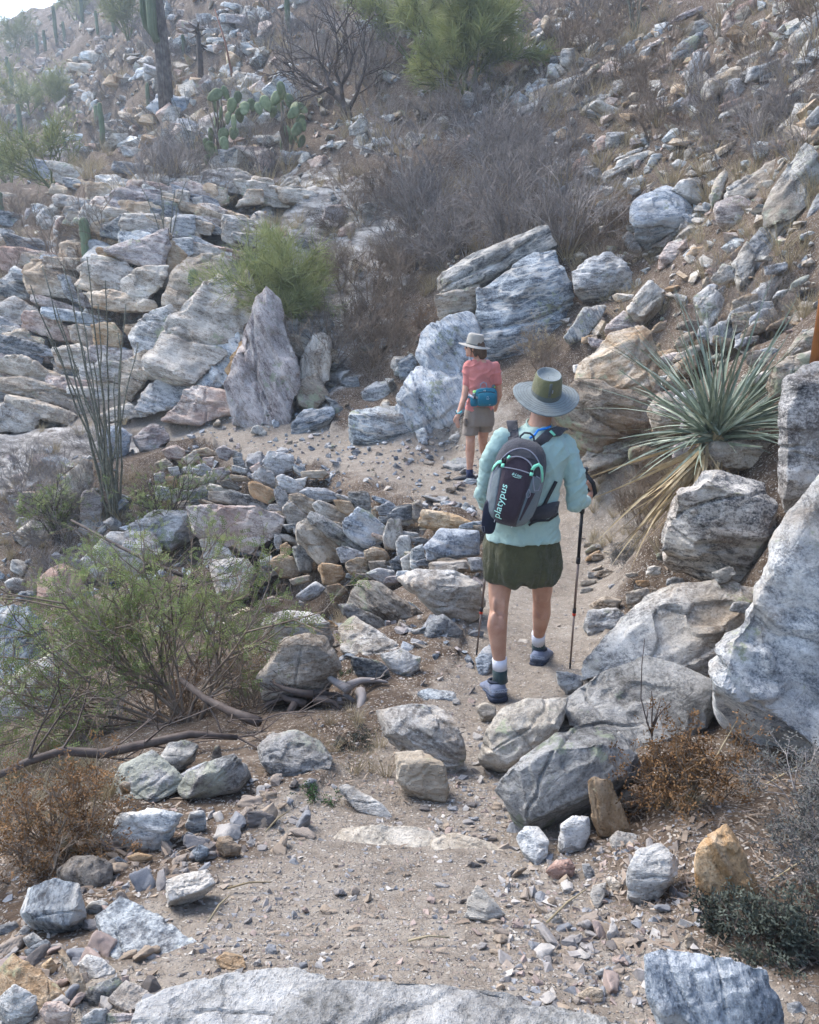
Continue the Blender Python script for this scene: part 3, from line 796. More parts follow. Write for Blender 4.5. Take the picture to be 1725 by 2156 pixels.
rock('stone', uvl('1085,1760 1110,1735 1140,1730 1155,1770 1150,1800 1130,1820 1100,1790'), 'bluewhite', 'crumbling whitish stone left of the pale rounded rock', lean=.8)
rock('boulder', uvl('1370,2014 1402,1999 1462,2019 1532,2044 1602,2069 1637,2104 1672,2170 1600,2240 1410,2220 1385,2140 1370,2084'), 'bluewhite', 'blue and white streaked block in the lower right corner', ridge=.16, top=1.4, lean=.35, bulge=.12, fol=(0, 75, 0), res=1.2, land='the blue and white block')
rock('stone', uvl('977,1929 987,1884 1007,1861 1032,1889 1062,1924 1022,1946'), 'dusty', 'pointed grey stone standing alone in the middle of the path', lean=.7, bulge=.25, land='the pointed grey stone')
rock('boulder', uvl('0,870 60,800 150,870 220,930 330,1050 300,1110 150,1090 0,1060 -60,960', T7), 'tan', 'large brown tilted slab in the bottom left corner', lean=.9, bulge=.1, fol=(0, 25, 0), land='the brown tilted slab')
rock('stone', uvl('-20,1000 60,940 150,990 170,1050 120,1104 20,1104 -20,1060', T7), 'white', 'white crumbly rock in front of the brown tilted slab', lean=.6, dd=-.04)
rock('stone', uvl('150,1050 190,1010 260,1010 305,1050 285,1100 200,1104', T7), 'pink', 'mauve stone at the bottom edge near the left corner', lean=.5, dd=-.05)
rock('stone', uvl('325,850 370,800 430,820 500,880 480,915 410,920 350,915', T7), 'white', 'cream stone left of the flat diamond-shaped stone', lean=.6, dd=-.02)
rock('stone', uvl('240,800 270,790 340,900 380,980 330,1000 290,900', T7), 'tan', 'long tan stone left of the cream stone', lean=.7)
rock('stone', uvl('340,1000 380,950 490,905 515,930 480,980 400,1050 350,1060', T7), 'dark', 'black stone under the cream stone', lean=.5)
rock('stone', uvl('440,1010 530,920 620,960 655,990 620,1030 520,1060', T7), 'tan', 'flat tan stone between the diamond stone and the bottom slab', lean=.9)
rock('stone', uvl('330,1080 400,1040 450,1040 440,1104 350,1110', T7), 'bluewhite', 'blue-white stone at the bottom edge left of the slab', lean=.6)
rock('stone', uvl('440,1060 560,1060 600,1095 560,1120 450,1110', T7), 'pink', 'dusky flat stone touching the left end of the bottom slab', lean=.8)
rock('stone', uvl('165,850 210,820 245,860 230,890 185,885', T7), 'orange', 'small orange stone in the gap by the brown tilted slab', lean=.4)
rock('stone', uvl('-20,690 60,660 90,690 85,740 0,750', T7), 'dark', 'dark slate at the left edge below the rough blue-grey boulder', lean=.5)
rock('stone', uvl('100,790 190,740 215,770 190,820 130,840', T7), 'dark', 'black wedge in the shadow below the rough blue-grey boulder', lean=.4)
rock('stone', uvl('80,710 105,685 130,705 120,735 95,745', T7), 'white', 'white fist-sized stone below the rough blue-grey boulder, upper of two', lean=.3)
rock('stone', uvl('95,745 140,715 185,755 150,785 115,775', T7), 'white', 'white fist-sized stone below the rough blue-grey boulder, lower of two', lean=.3, dd=-.03)
rock('stone', uvl('345,620 380,590 430,580 455,600 430,630 380,660 350,650', T7), 'blue', 'grey and white stone between the blue-grey boulder and the diamond stone', lean=.4)
rock('stone', uvl('680,540 760,480 870,450 910,500 860,550 770,585 700,600', T7), 'white', 'white knobbly rock lying above the diamond stone', ridge=.3, lean=.5, bulge=.25, land='the white knobbly rock')
rock('stone', uvl('780,270 800,215 850,195 880,220 865,280 815,302', T7), 'blue', 'dark blue stone right of the whitish striped block', lean=.25)
rock('stone', uvl('757,310 790,292 840,320 830,350 780,350', T7), 'grey', 'grey egg-shaped stone below the dark blue stone', lean=.5)
rock('stone', uvl('798,380 840,345 885,360 880,395 830,418', T7), 'blue', 'bluish flat stone below the grey egg-shaped stone', lean=.6)
rock('stone', uvl('905,360 920,320 965,305 1015,355 1005,390 940,408', T7), 'brown', 'rounded brown-grey stone sunk in the soil by the path', lean=.5, bulge=.25)
rock('stone', uvl('535,400 580,380 640,395 640,420 580,440', T7), 'orange', 'small orange-tan stone below the whitish striped block', lean=.3)
rock('stone', uvl('460,410 500,400 550,430 545,455 480,450', T7), 'blue', 'small grey-blue stone left of the orange-tan stone', lean=.4)
rock('stone', uvl('390,340 430,300 530,330 520,390 450,390', T7), 'pink', 'pinkish brown rock wedged behind the rounded brown boulder', lean=.4)
rock('stone', uvl('330,370 380,280 415,265 420,300 370,350 340,385', T7), 'bluewhite', 'thin upright grey-white slab left of the whitish striped block', lean=.2, dd=.1)
rock('stone', uvl('570,480 600,450 645,455 635,495 590,510', T7), 'blue', 'slate-blue pebble-like stone left of the white knobbly rock', lean=.4)
rock('stone', uvl('500,1100 520,1070 550,1090 548,1125 515,1135', T5), 'orange', 'small ochre stone perched on the dark lichened ledge', lean=.1, dd=-.15)
rock('stone', uvl('910,830 950,800 1020,820 1035,860 1000,890 930,870', T7), 'tan', 'flat brown stone half buried just above the bottom slab', lean=1.1, bulge=.08)
rock('stone', uvl('690,990 760,945 810,960 815,1010 770,1025', T8), 'tan', 'tan half-buried stone above the right end of the bottom slab', lean=.7)
rock('stone', uvl('780,890 850,850 875,895 800,905', T8), 'dark', 'dark wedge-shaped stone in the gravel left of the blue and white block', lean=.4)
rock('stone', uvl('565,650 610,625 645,650 640,680 590,685', T8), 'grey', 'grey rounded stone in the gravel right of the pointed grey stone', lean=.5)
rock('stone', uvl('820,490 850,480 895,515 890,560 850,540', T8), 'white', 'white splinter lying left of the white grey-capped rock', lean=.8)
rock('stone', uvl('760,560 775,520 830,510 825,580 790,630', T8), 'dusty', 'dusty mauve stone sunk left of the white splinter', lean=1.0)
rock('stone', uvl('725,430 760,430 780,465 765,510 735,480', T8), 'white', 'small whitish stone right of the brown-pink block', lean=.6)
rock('stone', uvl('1155,740 1175,720 1205,750 1205,800 1165,805', T8), 'white', 'whitish stone at the edge of the dark clump behind the blue and white block', lean=.5)
rock('stone', uvl('1590,1020 1640,1010 1690,1060 1680,1104 1600,1104', T8), 'grey', 'grey stone beside the right end of the blue and white block', lean=.5)
# stones along the path by the walker
rock('stone', uvl('1222,1310 1240,1285 1300,1278 1330,1300 1310,1330 1240,1335'), 'grey', 'grey flat-topped stone right of the front walkers right pole', lean=.5, bulge=.15, land='the flat-topped stone by the right pole')
rock('stone', uvl('1235,1270 1275,1254 1310,1262 1300,1280 1245,1288'), 'tan', 'low tan stone behind the flat-topped stone by the right pole', lean=.6)
rock('stone', uvl('1170,1415 1200,1412 1232,1420 1225,1450 1195,1455 1172,1440'), 'grey', 'grey stone right at the tip of the right pole', lean=.5, dd=-.04, land='the stone at the right pole tip')
rock('stone', uvl('1000,1390 1015,1362 1040,1350 1042,1385 1030,1420 1012,1425'), 'blue', 'blue-grey sliver of bedrock beside the front walkers left shoe', lean=.9, bulge=.08)
rock('stone', uvl('1075,1365 1095,1345 1112,1345 1110,1375 1085,1380'), 'grey', 'flat grey stone in the dirt between the front walkers shoes', n=(0, -.2, 1), thick=.3, h=.015)
rock('stone', uvl('1000,1490 1020,1478 1045,1485 1045,1510 1015,1518'), 'dusty', 'dusty stone just left below the front walkers left heel', lean=.7)
rock('flat_stone', uvl('880,1455 905,1448 955,1455 960,1468 900,1470'), 'blue', 'thin blue-grey stone left of the front walkers left shoe', n=(0, -.1, 1), thick=.3, h=.02)

# ---- left side: slope below the path
rock('boulder', uvl('215,1120 218,980 270,900 350,828 385,830 390,900 330,985 325,1100', T3), 'tan', 'tall tan lichened slab leaning left of the ocotillo', lean=.35, bulge=.10, thick=.3, fol=(0, 60, 0), land='the leaning tan slab')
rock('boulder', uvl('335,1090 335,960 395,955 440,990 430,1085', T3), 'pink', 'purplish block between the leaning tan slab and the ocotillo foot', lean=.2)
rock('boulder', uvl('-40,1290 0,1275 60,1278 95,1300 105,1340 70,1380 60,1440 0,1470 -40,1440'), 'blue', 'pale blue slab at the left edge, uppermost of the two', lean=.5, bulge=.12, d=6.1, fol=(0, -50, 0), land='the pale blue slab at the left edge')
rock('boulder', uvl('-40,1470 60,1400 120,1370 145,1420 150,1480 110,1540 40,1570 -40,1570'), 'blue', 'cracked blue-grey slab at the left edge, lower of the two', lean=.5, bulge=.12, d=5.0, fol=(0, -50, 0))
rock('boulder', uvl('400,740 430,700 490,690 560,720 540,800 490,850 430,820', T3), 'bluewhite', 'white boulder behind the ocotillo stems beside the far path', lean=.4, land='the white boulder behind the ocotillo')
rock('boulder', uvl('560,740 640,680 700,690 720,740 660,790 590,800', T3), 'pink', 'rusty edged rock at the bend of the far path', lean=.6)
rock('boulder', uvl('170,1180 230,1120 320,1110 340,1160 280,1210 200,1215'), 'grey', 'greyish slab under the green bush, left of the pinkish wall slab', lean=.6, land='the slab behind the green bush')
rock('boulder', uvl('20,1120 75,1085 120,1095 110,1130 50,1150'), 'grey', 'flat grey rock on the slope at far left below the ocotillo', lean=.6)
rock('boulder', uvl('70,1215 120,1180 170,1200 190,1245 130,1270 80,1260'), 'pink', 'mauve wedge rock on the left slope above the pale blue slabs', lean=.6, land='the mauve wedge rock')
rock('stone', uvl('5,1222 30,1215 55,1220 45,1235 15,1238'), 'white', 'white flat stone at the left edge above the pale blue slab', lean=.5)
rock('boulder', uvl('270,1105 330,1075 400,1080 420,1120 360,1150 290,1145'), 'white', 'whitish rock showing through the top of the green bush', lean=.6)
rock('boulder', uvl('440,1180 520,1165 545,1210 520,1260 460,1250'), 'grey', 'grey rock in shadow below the pinkish wall slab', lean=.4)
rock('boulder', uvl('460,1300 520,1280 560,1300 550,1345 490,1360'), 'white', 'pale stone half hidden at the right side of the green bush', lean=.5)
rock('boulder', uvl('100,1350 150,1320 190,1360 180,1420 120,1420'), 'grey', 'grey rock behind the left side of the green bush', lean=.5)

# ---- big boulder group behind the far walker
rock('boulder', uvl('915,595 922,570 987,540 1062,515 1142,480 1167,520 1112,538 1012,588 977,612 922,622'), 'dark', 'long grey capstone lying along the top of the biggest boulder', d=12.0, lean=.5, bulge=.14, fol=(0, -22, 0), cuts=1, grow=1.07, land='the long capstone')
rock('boulder', uvl('918,622 975,612 1008,598 1014,632 1002,652 925,668'), 'tan', 'tan split block under the left end of the long capstone', d=11.75, lean=.15, bulge=.12, fol=(0, -15, 0), cuts=1, grow=1.07, dd=.1)
rock('boulder', uvl('1008,612 1112,545 1170,528 1188,570 1207,640 1207,690 1180,745 1120,790 1050,810 1020,730'), 'blue', 'biggest boulder, grey banded block right behind the far walker', d=11.35, lean=.22, bulge=.12, thick=.5, fol=(0, -12, 0), res=1.2, cuts=1, grow=1.07, land='the biggest boulder')
rock('boulder', uvl('880,745 888,700 925,672 1000,648 1022,662 1038,800 960,785 905,785'), 'bluewhite', 'pale striped slab left of the biggest boulder, behind the far walkers hat', d=11.25, lean=.35, bulge=.10, fol=(0, 40, 0), cuts=1, grow=1.07, land='the pale striped slab')
rock('boulder', uvl('833,862 850,812 878,772 960,785 1003,800 1012,860 965,905 900,928 858,902'), 'bluewhite', 'cracked blue-white rock left of the far walkers legs', d=10.85, lean=.4, bulge=.16, fol=(0, 60, 0), cuts=1, grow=1.07, land='the cracked blue-white rock')
rock('boulder', uvl('1020,805 1090,790 1160,760 1180,800 1130,850 1060,880 1025,860'), 'grey', 'grey rock right of the far walkers waist', d=11.0, lean=.4)
rock('boulder', uvl('728,872 775,850 840,858 862,908 820,932 735,932'), 'blue', 'squat blue-grey block at the edge of the far path', ridge=.3, top=1.0, bulge=.14, fol=(0, 10, 0), land='the squat blue-grey block')
rock('boulder', uvl('1230,680 1280,620 1400,600 1430,640 1400,680 1300,700 1260,725 1230,720', T3), 'blue', 'tilted dark blue slab resting on soil beside the far path', lean=.2, ridge=.55, top=1.0, bulge=.1, fol=(0, -12, 0), land='the tilted blue slab')
rock('boulder', uvl('683,832 708,842 732,862 726,885 708,872'), 'dark', 'dark wedge standing behind the tilted blue slab', lean=.2)
rock('boulder', uvl('758,822 790,800 830,802 835,835 800,850 765,845'), 'grey', 'grey rock behind the squat blue-grey block', lean=.5)
rock('boulder', uvl('838,762 868,740 885,760 862,800 842,795'), 'blue', 'slate rock left of the pale striped slab', lean=.4)
rock('stone', uvl('872,905 895,895 905,925 880,935'), 'bluewhite', 'small white-blue stone at the foot of the cracked rock', lean=.3)
rock('stone', uvl('940,925 965,905 980,925 960,938'), 'white', 'small pale stone left of the far walkers knee', lean=.3)
rock('flat_stone', uvl('935,975 960,962 1010,965 1012,985 960,988'), 'dark', 'flat dark stone just behind the far walkers shoe', n=(0, -.2, 1), thick=.25, h=.04)
# ---- right bank
rock('boulder', uvl('1197,567 1240,542 1287,527 1322,560 1342,595 1330,618 1260,622 1212,612'), 'grey', 'boulder with a pale top and brown underside right of the biggest boulder', ridge=.55, top=.8, lean=-.1, bulge=.1, land='the pale-topped boulder')
rock('boulder', uvl('655,310 720,170 830,160 820,240 740,320 680,330', T4), 'blue', 'tilted blue-grey slab below the pale-topped boulder', lean=.4, fol=(0, 60, 0))
rock('boulder', uvl('910,170 1000,65 1100,110 1060,190 980,240 920,200', T4), 'white', 'pale pinkish boulder up the bank right of the biggest boulder', lean=.5, fol=(0, -40, 0), land='the pale pinkish boulder')
rock('boulder', uvl('820,280 900,190 960,215 970,270 900,300', T4), 'pink', 'pink block below the pale pinkish boulder', lean=.5)
rock('boulder', uvl('660,480 720,420 850,300 960,270 1010,300 1050,420 1045,540 960,580 780,500', T4), 'tan', 'pale-topped layered ledge with yellow-green lichen above the front walkers hat', d=7.5, lean=.75, bulge=.12, fol=(10, -20, 0), ledge=1.5, land='the lichened layered ledge')
rock('boulder', uvl('600,650 650,560 700,490 800,500 950,570 1030,560 1010,660 960,700 800,785 700,745', T4), 'brown', 'brown layered rock face right of the front walkers hat', d=7.0, lean=.25, bulge=.14, thick=.9, fol=(0, 14, 0), ledge=2.2, res=1.2, land='the brown layered face')
rock('boulder', uvl('1000,620 1060,540 1180,600 1170,680 1100,740 1030,700', T4), 'tan', 'ochre block left of the spiky plant', d=6.3, lean=.35, bulge=.14, thick=.9, land='the ochre block')
rock('boulder', uvl('690,850 780,760 900,700 1010,720 1000,790 900,830 760,880', T4), 'lichen', 'purplish lichen-spotted slab behind the front walkers right shoulder', d=6.85, lean=.9, bulge=.1, land='the purplish lichened slab')
rock('boulder', uvl('910,870 950,830 1080,780 1150,780 1210,860 1250,930 1200,970 1000,1010 940,970', T2), 'bluewhite', 'large blue-white block with a brown underside, upper right slope', ridge=.55, top=1.0, lean=-.15, bulge=.1, fol=(0, -5, 0), land='the large blue-white block')
rock('boulder', uvl('1105,800 1150,745 1225,735 1250,800 1240,860 1180,840', T2), 'white', 'pale stone perched on the large blue-white block', lean=.2, d=None, dd=.1, at='b')
rock('boulder', uvl('1262,830 1285,750 1330,705 1342,740 1310,830 1275,862', T2), 'white', 'upright pale wedge right of the large blue-white block', lean=.3)
rock('boulder', uvl('1310,820 1350,770 1560,660 1580,690 1530,760 1470,830', T2), 'grey', 'long smooth pale slab pointing up right, beside the pale wedge', lean=.6, bulge=.1, fol=(0, -30, 0), land='the long smooth pale slab')
rock('boulder', uvl('1280,850 1380,815 1470,835 1450,900 1380,960 1290,950', T2), 'pink', 'reddish rounded boulder under the long smooth pale slab', lean=.25)
rock('boulder', uvl('985,470 1000,420 1060,395 1085,420 1080,470 1020,485', T2), 'pink', 'brown boulder in the scrub at upper right', lean=.4)
rock('boulder', uvl('1155,310 1200,215 1270,215 1285,260 1230,350 1165,395', T2), 'white', 'steep white-edged block high on the right, left of the ribbed slab', lean=.25, fol=(0, -60, 0), land='the steep white-edged block')
rock('boulder', uvl('1220,380 1260,330 1520,220 1525,260 1400,370 1240,420', T2), 'white', 'long ribbed white slab high on the right slope', lean=.3, bulge=.12, fol=(0, -24, 0), ledge=2.0, land='the long ribbed slab')
rock('boulder', uvl('1095,230 1130,170 1235,130 1240,170 1180,240 1110,250', T2), 'dark', 'dark striated slab left above the steep white-edged block', lean=.5, fol=(0, -35, 0))
rock('boulder', uvl('1305,100 1340,50 1460,-10 1485,20 1440,130 1320,165', T2), 'pink', 'big pinkish boulder at the top edge, upper right', lean=.4, fol=(0, -30, 0), land='the big pinkish boulder')
rock('boulder', uvl('1445,110 1490,65 1550,80 1545,120 1460,132', T2), 'grey', 'grey boulder right of the big pinkish boulder', lean=.4)
rock('boulder', uvl('1580,190 1610,130 1700,50 1760,20 1760,100 1680,170 1590,215', T2), 'grey', 'long grey slab slanting up to the top right corner', lean=.4, fol=(0, -38, 0))
rock('boulder', uvl('1340,200 1350,165 1395,160 1405,200 1375,222', T2), 'white', 'pale stone above the long ribbed slab, left of two', lean=.3)
rock('boulder', uvl('1405,205 1420,170 1460,175 1465,205 1430,220', T2), 'tan', 'tan stone above the long ribbed slab, right of two', lean=.3)
rock('stone', uvl('1275,235 1285,200 1310,200 1315,240 1290,250', T2), 'white', 'white stone beside the top of the steep white-edged block', lean=.3)
rock('stone', uvl('1105,440 1150,405 1200,425 1195,450 1130,455', T2), 'bluewhite', 'blue-white stone below the steep white-edged block', lean=.4)
rock('boulder', uvl('670,165 690,140 740,135 775,160 755,190 690,195', T2), 'white', 'bright white stone on the pile near the top centre right', lean=.3, land='the bright white stone')
rock('boulder', uvl('625,220 640,195 700,195 710,230 680,275 635,270', T2), 'grey', 'squared grey block under the bright white stone', lean=.2)
rock('stone', uvl('530,185 550,170 580,185 580,220 545,215', T2), 'bluewhite', 'bluish stone left of the squared grey block', lean=.3)
rock('stone', uvl('585,250 600,228 628,235 625,275 595,285', T2), 'dark', 'dark round stone left below the squared grey block', lean=.3)
rock('boulder', uvl('680,370 700,330 780,265 785,290 730,345 690,378', T2), 'white', 'slanting white slab below the bright white stone', lean=.5, fol=(0, -35, 0))
rock('boulder', uvl('790,290 840,240 920,260 930,310 830,330', T2), 'pink', 'broad pinkish rock right of the slanting white slab', lean=.6)
rock('boulder', uvl('360,130 430,95 450,65 455,100 400,140', T2), 'bluewhite', 'small tilted white slab right of the palo verde top', lean=.5)
rock('boulder', uvl('565,700 610,672 660,680 660,730 610,750 580,740', T2), 'grey', 'squared pale grey stone in the scrub left of the large blue-white block', lean=.3, land='the squared pale grey stone')
rock('boulder', uvl('805,740 820,710 890,690 905,730 860,765 820,765', T2), 'white', 'pale boulder above left of the large blue-white block', lean=.4, land='the pale boulder in the scrub')
rock('stone', uvl('1000,690 1020,650 1065,630 1070,650 1030,700', T2), 'blue', 'pointed blue stone above the large blue-white block', lean=.3)
rock('stone', uvl('1090,685 1130,668 1180,680 1170,705 1120,705', T2), 'white', 'flat white stone above right of the large blue-white block', lean=.5)
rock('boulder', uvl('775,870 800,840 870,825 880,845 850,890 800,890', T2), 'grey', 'grey wedge left of the large blue-white block', lean=.4)
rock('boulder', uvl('890,990 920,965 965,1010 980,1060 930,1050', T2), 'white', 'pale stone under the left end of the large blue-white block', lean=.3)
rock('boulder', uvl('1050,1080 1090,1020 1180,1000 1200,1050 1140,1110 1070,1110', T2), 'pink', 'dusky pink rock below the large blue-white block', lean=.4)
rock('boulder', uvl('1160,1080 1190,1030 1250,1030 1255,1065 1200,1095', T2), 'tan', 'knobby tan rock right of the dusky pink rock', lean=.3)
# ---- slanting outcrop on the right: one rib of bedrock broken into blocks
rib = empty('rock_outcrop', P(1600, 560, 8.4))
tag(rib, 'slanting lichened rib of bedrock running down from the right edge', 'outcrop')
for s, mt, dd_ in (('1480,880 1580,680 1660,610 1760,590 1760,760 1640,930 1560,1010 1480,1000', 'lichen', 8.6), ('1430,1020 1480,960 1560,1010 1500,1100 1470,1180 1420,1160', 'lichen', 8.5),
                   ('1340,1090 1420,1010 1460,1080 1440,1190 1390,1200', 'lichen', 8.4), ('1270,1170 1320,1105 1380,1120 1370,1170 1320,1190', 'lichen', 8.2),
                   ('1500,1190 1540,1080 1640,960 1700,940 1690,1040 1600,1130 1540,1230', 'grey', 8.3), ('1640,940 1720,820 1760,800 1760,960 1690,1000', 'white', 8.3),
                   ('1660,500 1725,440 1760,440 1760,520 1690,530', 'lichen', 9.4), ('1690,560 1730,520 1765,530 1765,600 1700,600', 'brown', 9.2), ('1200,1280 1210,1230 1270,1180 1300,1200 1290,1290 1240,1330', 'grey', 8.4)):
    rock('block', uvl(s, T2), mt, parent=rib, d=dd_, lean=.55, bulge=.12, fol=(0, -42, 0), ledge=1.5)
for s, mt, dd_ in (('1195,150 1270,70 1350,130 1310,200 1260,275 1225,215', 'white', 7.9), ('1370,220 1480,90 1550,50 1560,120 1470,230 1400,310 1365,280', 'white', 7.7), ('1370,310 1440,260 1500,200 1530,270 1450,360 1380,350', 'grey', 7.4)):
    rock('block', uvl(s, T4), mt, parent=rib, d=dd_, lean=.55, bulge=.12, fol=(0, -42, 0), ledge=1.5)
LAND.append(('the slanting rib of bedrock', 1600, 560))
rock('boulder', uvl('1590,350 1640,290 1725,250 1780,250 1780,330 1690,360 1600,400', T4), 'tan', 'cream and tan rock at the right edge below the brown agave stalk', d=5.2, lean=.5, bulge=.14, land='the cream rock at the right edge')
rock('boulder', uvl('1495,510 1530,440 1600,400 1725,370 1780,370 1780,420 1650,440 1580,490 1550,560 1505,545', T4), 'tan', 'brown-edged ledge behind the dark speckled boulder', d=4.9, lean=.4, bulge=.14)

# ---- outcrop wall on the left, beyond the path
crag = empty('rock_outcrop', P(400, 880, 13.2))
tag(crag, 'big pale layered rock wall on the far left side of the path', 'outcrop')
LAND.append(('the pale layered rock wall', 400, 640))
for s, t, mt, lean_, fy in (
 ('365,880 410,825 500,860 520,900 440,945', T1, 'pink', .4, 10), ('470,830 560,780 660,810 675,870 600,890 525,900', T1, 'pink', .4, 10), ('525,905 665,898 670,970 520,1010', T1, 'cream', .3, 12),
 ('440,955 520,910 515,1010 480,1000 430,990', T1, 'dark', .3, 12), ('470,1060 690,980 700,1040 680,1120 600,1115', T1, 'pink', .4, 12), ('340,1190 400,1090 520,1112 525,1165 440,1225', T1, 'cream', .4, 12),
 ('520,1180 600,1125 690,1130 670,1200 600,1260 530,1240', T1, 'cream', .35, 12), ('735,870 745,810 800,805 795,890 760,905', T1, 'cream', .2, 8), ('680,860 690,820 730,820 730,870 700,880', T1, 'cream', .2, 8),
 ('805,870 815,835 848,835 845,875 815,885', T1, 'cream', .2, 8), ('540,790 600,740 700,745 810,770 800,800 680,790', T1, 'grey', .5, 8), ('830,780 880,720 960,715 1050,745 1030,780 920,790', T1, 'cream', .5, 8),
 ('1050,780 1080,740 1140,760 1150,800 1090,810', T1, 'cream', .3, 8), ('1000,860 1040,800 1100,805 1100,850', T1, 'cream', .3, 8), ('1180,800 1240,780 1320,815 1300,865 1190,850', T1, 'cream', .4, 8),
 ('880,830 900,790 950,800 960,850 900,870', T1, 'cream', .3, 8), ('720,950 740,905 810,910 810,980 730,1000', T1, 'grey', .3, 8), ('715,1060 730,1010 800,1000 800,1070 740,1110', T1, 'grey', .3, 8),
 ('420,805 430,785 500,785 500,805 450,815', T1, 'grey', .3, 8), ('240,1090 260,1030 330,1010 350,1060 300,1110', T1, 'cream', .4, 12), ('120,1150 150,1100 240,1110 320,1160 310,1200 200,1190', T1, 'cream', .4, 12),
 ('20,1180 60,1130 130,1160 140,1220 60,1240', T1, 'grey', .4, 12), ('350,20 400,0 520,10 600,80 560,130 440,100', T3, 'cream', .4, 12), ('120,60 180,20 300,70 330,140 220,140 140,120', T3, 'cream', .4, 12),
 ('380,130 480,110 620,150 640,200 540,200 420,180', T3, 'cream', .4, 12), ('0,190 60,160 140,200 150,260 60,260 0,240', T3, 'cream', .4, 10), ('20,300 100,280 150,330 60,360', T3, 'tan', .4, 10),
 ('0,420 80,400 200,450 300,490 280,520 120,480 0,460', T3, 'cream', .25, 14), ('0,500 100,480 240,530 330,570 300,610 160,570 0,540', T3, 'tan', .25, 14), ('60,570 180,590 290,630 260,670 120,640 40,610', T3, 'cream', .25, 14),
 ('240,370 330,350 400,400 360,450 260,430', T3, 'cream', .3, 12), ('400,270 470,260 520,300 500,350 410,340', T3, 'orange', .3, 12), ('390,450 440,420 520,430 500,500 410,490', T3, 'cream', .3, 12),
 ('520,430 600,380 640,400 620,480 560,560 520,540', T3, 'tan', .35, 20), ('650,420 740,230 850,150 960,50 1060,200 990,320 920,340 830,470 740,490 680,450', T3, 'cream', .55, 20),
 ('740,60 790,0 920,-20 960,50 850,150 750,220 700,180', T3, 'tan', .55, 20), ('830,480 920,340 990,325 1000,400 960,490 870,530', T3, 'bluewhite', .5, 30), ('960,440 1000,350 1060,330 1050,400 980,490', T3, 'orange', .4, 30),
 ('985,490 1060,290 1120,170 1190,200 1225,400 1240,480 1200,640 1130,685 1010,625', T3, 'pink', .35, 60), ('720,650 820,530 960,540 990,620 850,665', T3, 'pink', .5, 20), ('590,600 640,520 720,470 820,500 760,590 660,620', T3, 'grey', .5, 20),
 ('1255,480 1330,310 1385,330 1375,480 1295,530', T3, 'cream', .35, 70), ('1190,280 1215,235 1250,245 1240,310 1205,320', T3, 'grey', .3, 0), ('1250,520 1330,480 1370,560 1330,610 1265,590', T3, 'brown', .4, 30),
 ('430,640 540,600 620,620 600,650 480,665', T3, 'grey', .6, 10), ('0,600 90,590 150,640 130,700 0,700', T3, 'cream', .4, 14), ('560,300 620,230 700,200 740,240 660,400 580,380', T3, 'grey', .45, 20)):
    rock('block', uvl(s, t), mt, parent=crag, at='c', dd=-.2, lean=lean_, bulge=.05, thick=.9, proud=.30, fol=(0, fy, 0), ledge=1.6, cuts=1, grow=1.32)

_r = random.Random(77)
for k in range(118):                                  # slabs and joints that make up the rest of the crag
    if k < 74: uu, vv = _r.uniform(0, 560), _r.uniform(352, 560)
    elif k < 106: uu, vv = _r.uniform(0, 250), _r.uniform(560, 870)
    else: uu, vv = _r.uniform(300, 640), _r.uniform(560, 860)
    w_, h_ = _r.uniform(24, 74), _r.uniform(8, 24)
    if _r.random() < .22: w_, h_ = w_ * .5, h_ * 1.5
    dip = .26 + _r.gauss(0, .07); sk = _r.uniform(-.6, .6)
    q = [(uu + w_ * a + sk * h_ * b + _r.uniform(-3, 3), vv + h_ * b + dip * w_ * a + _r.uniform(-2, 2)) for a, b in ((-1, 1), (-.96, -.8), (-.1, -1.1), (.95, -1), (1, .8), (.1, 1.1))]
    rock('block', q, _r.choice(['cream', 'cream', 'pink', 'grey', 'white', 'tan', 'bluewhite', 'grey', 'pink', 'dark']), parent=crag, at='c', dd=-.05, lean=.35, bulge=.04, thick=1.0, proud=.18, fol=(0, 15, 0), ledge=1.8, cuts=1, grow=1.15)

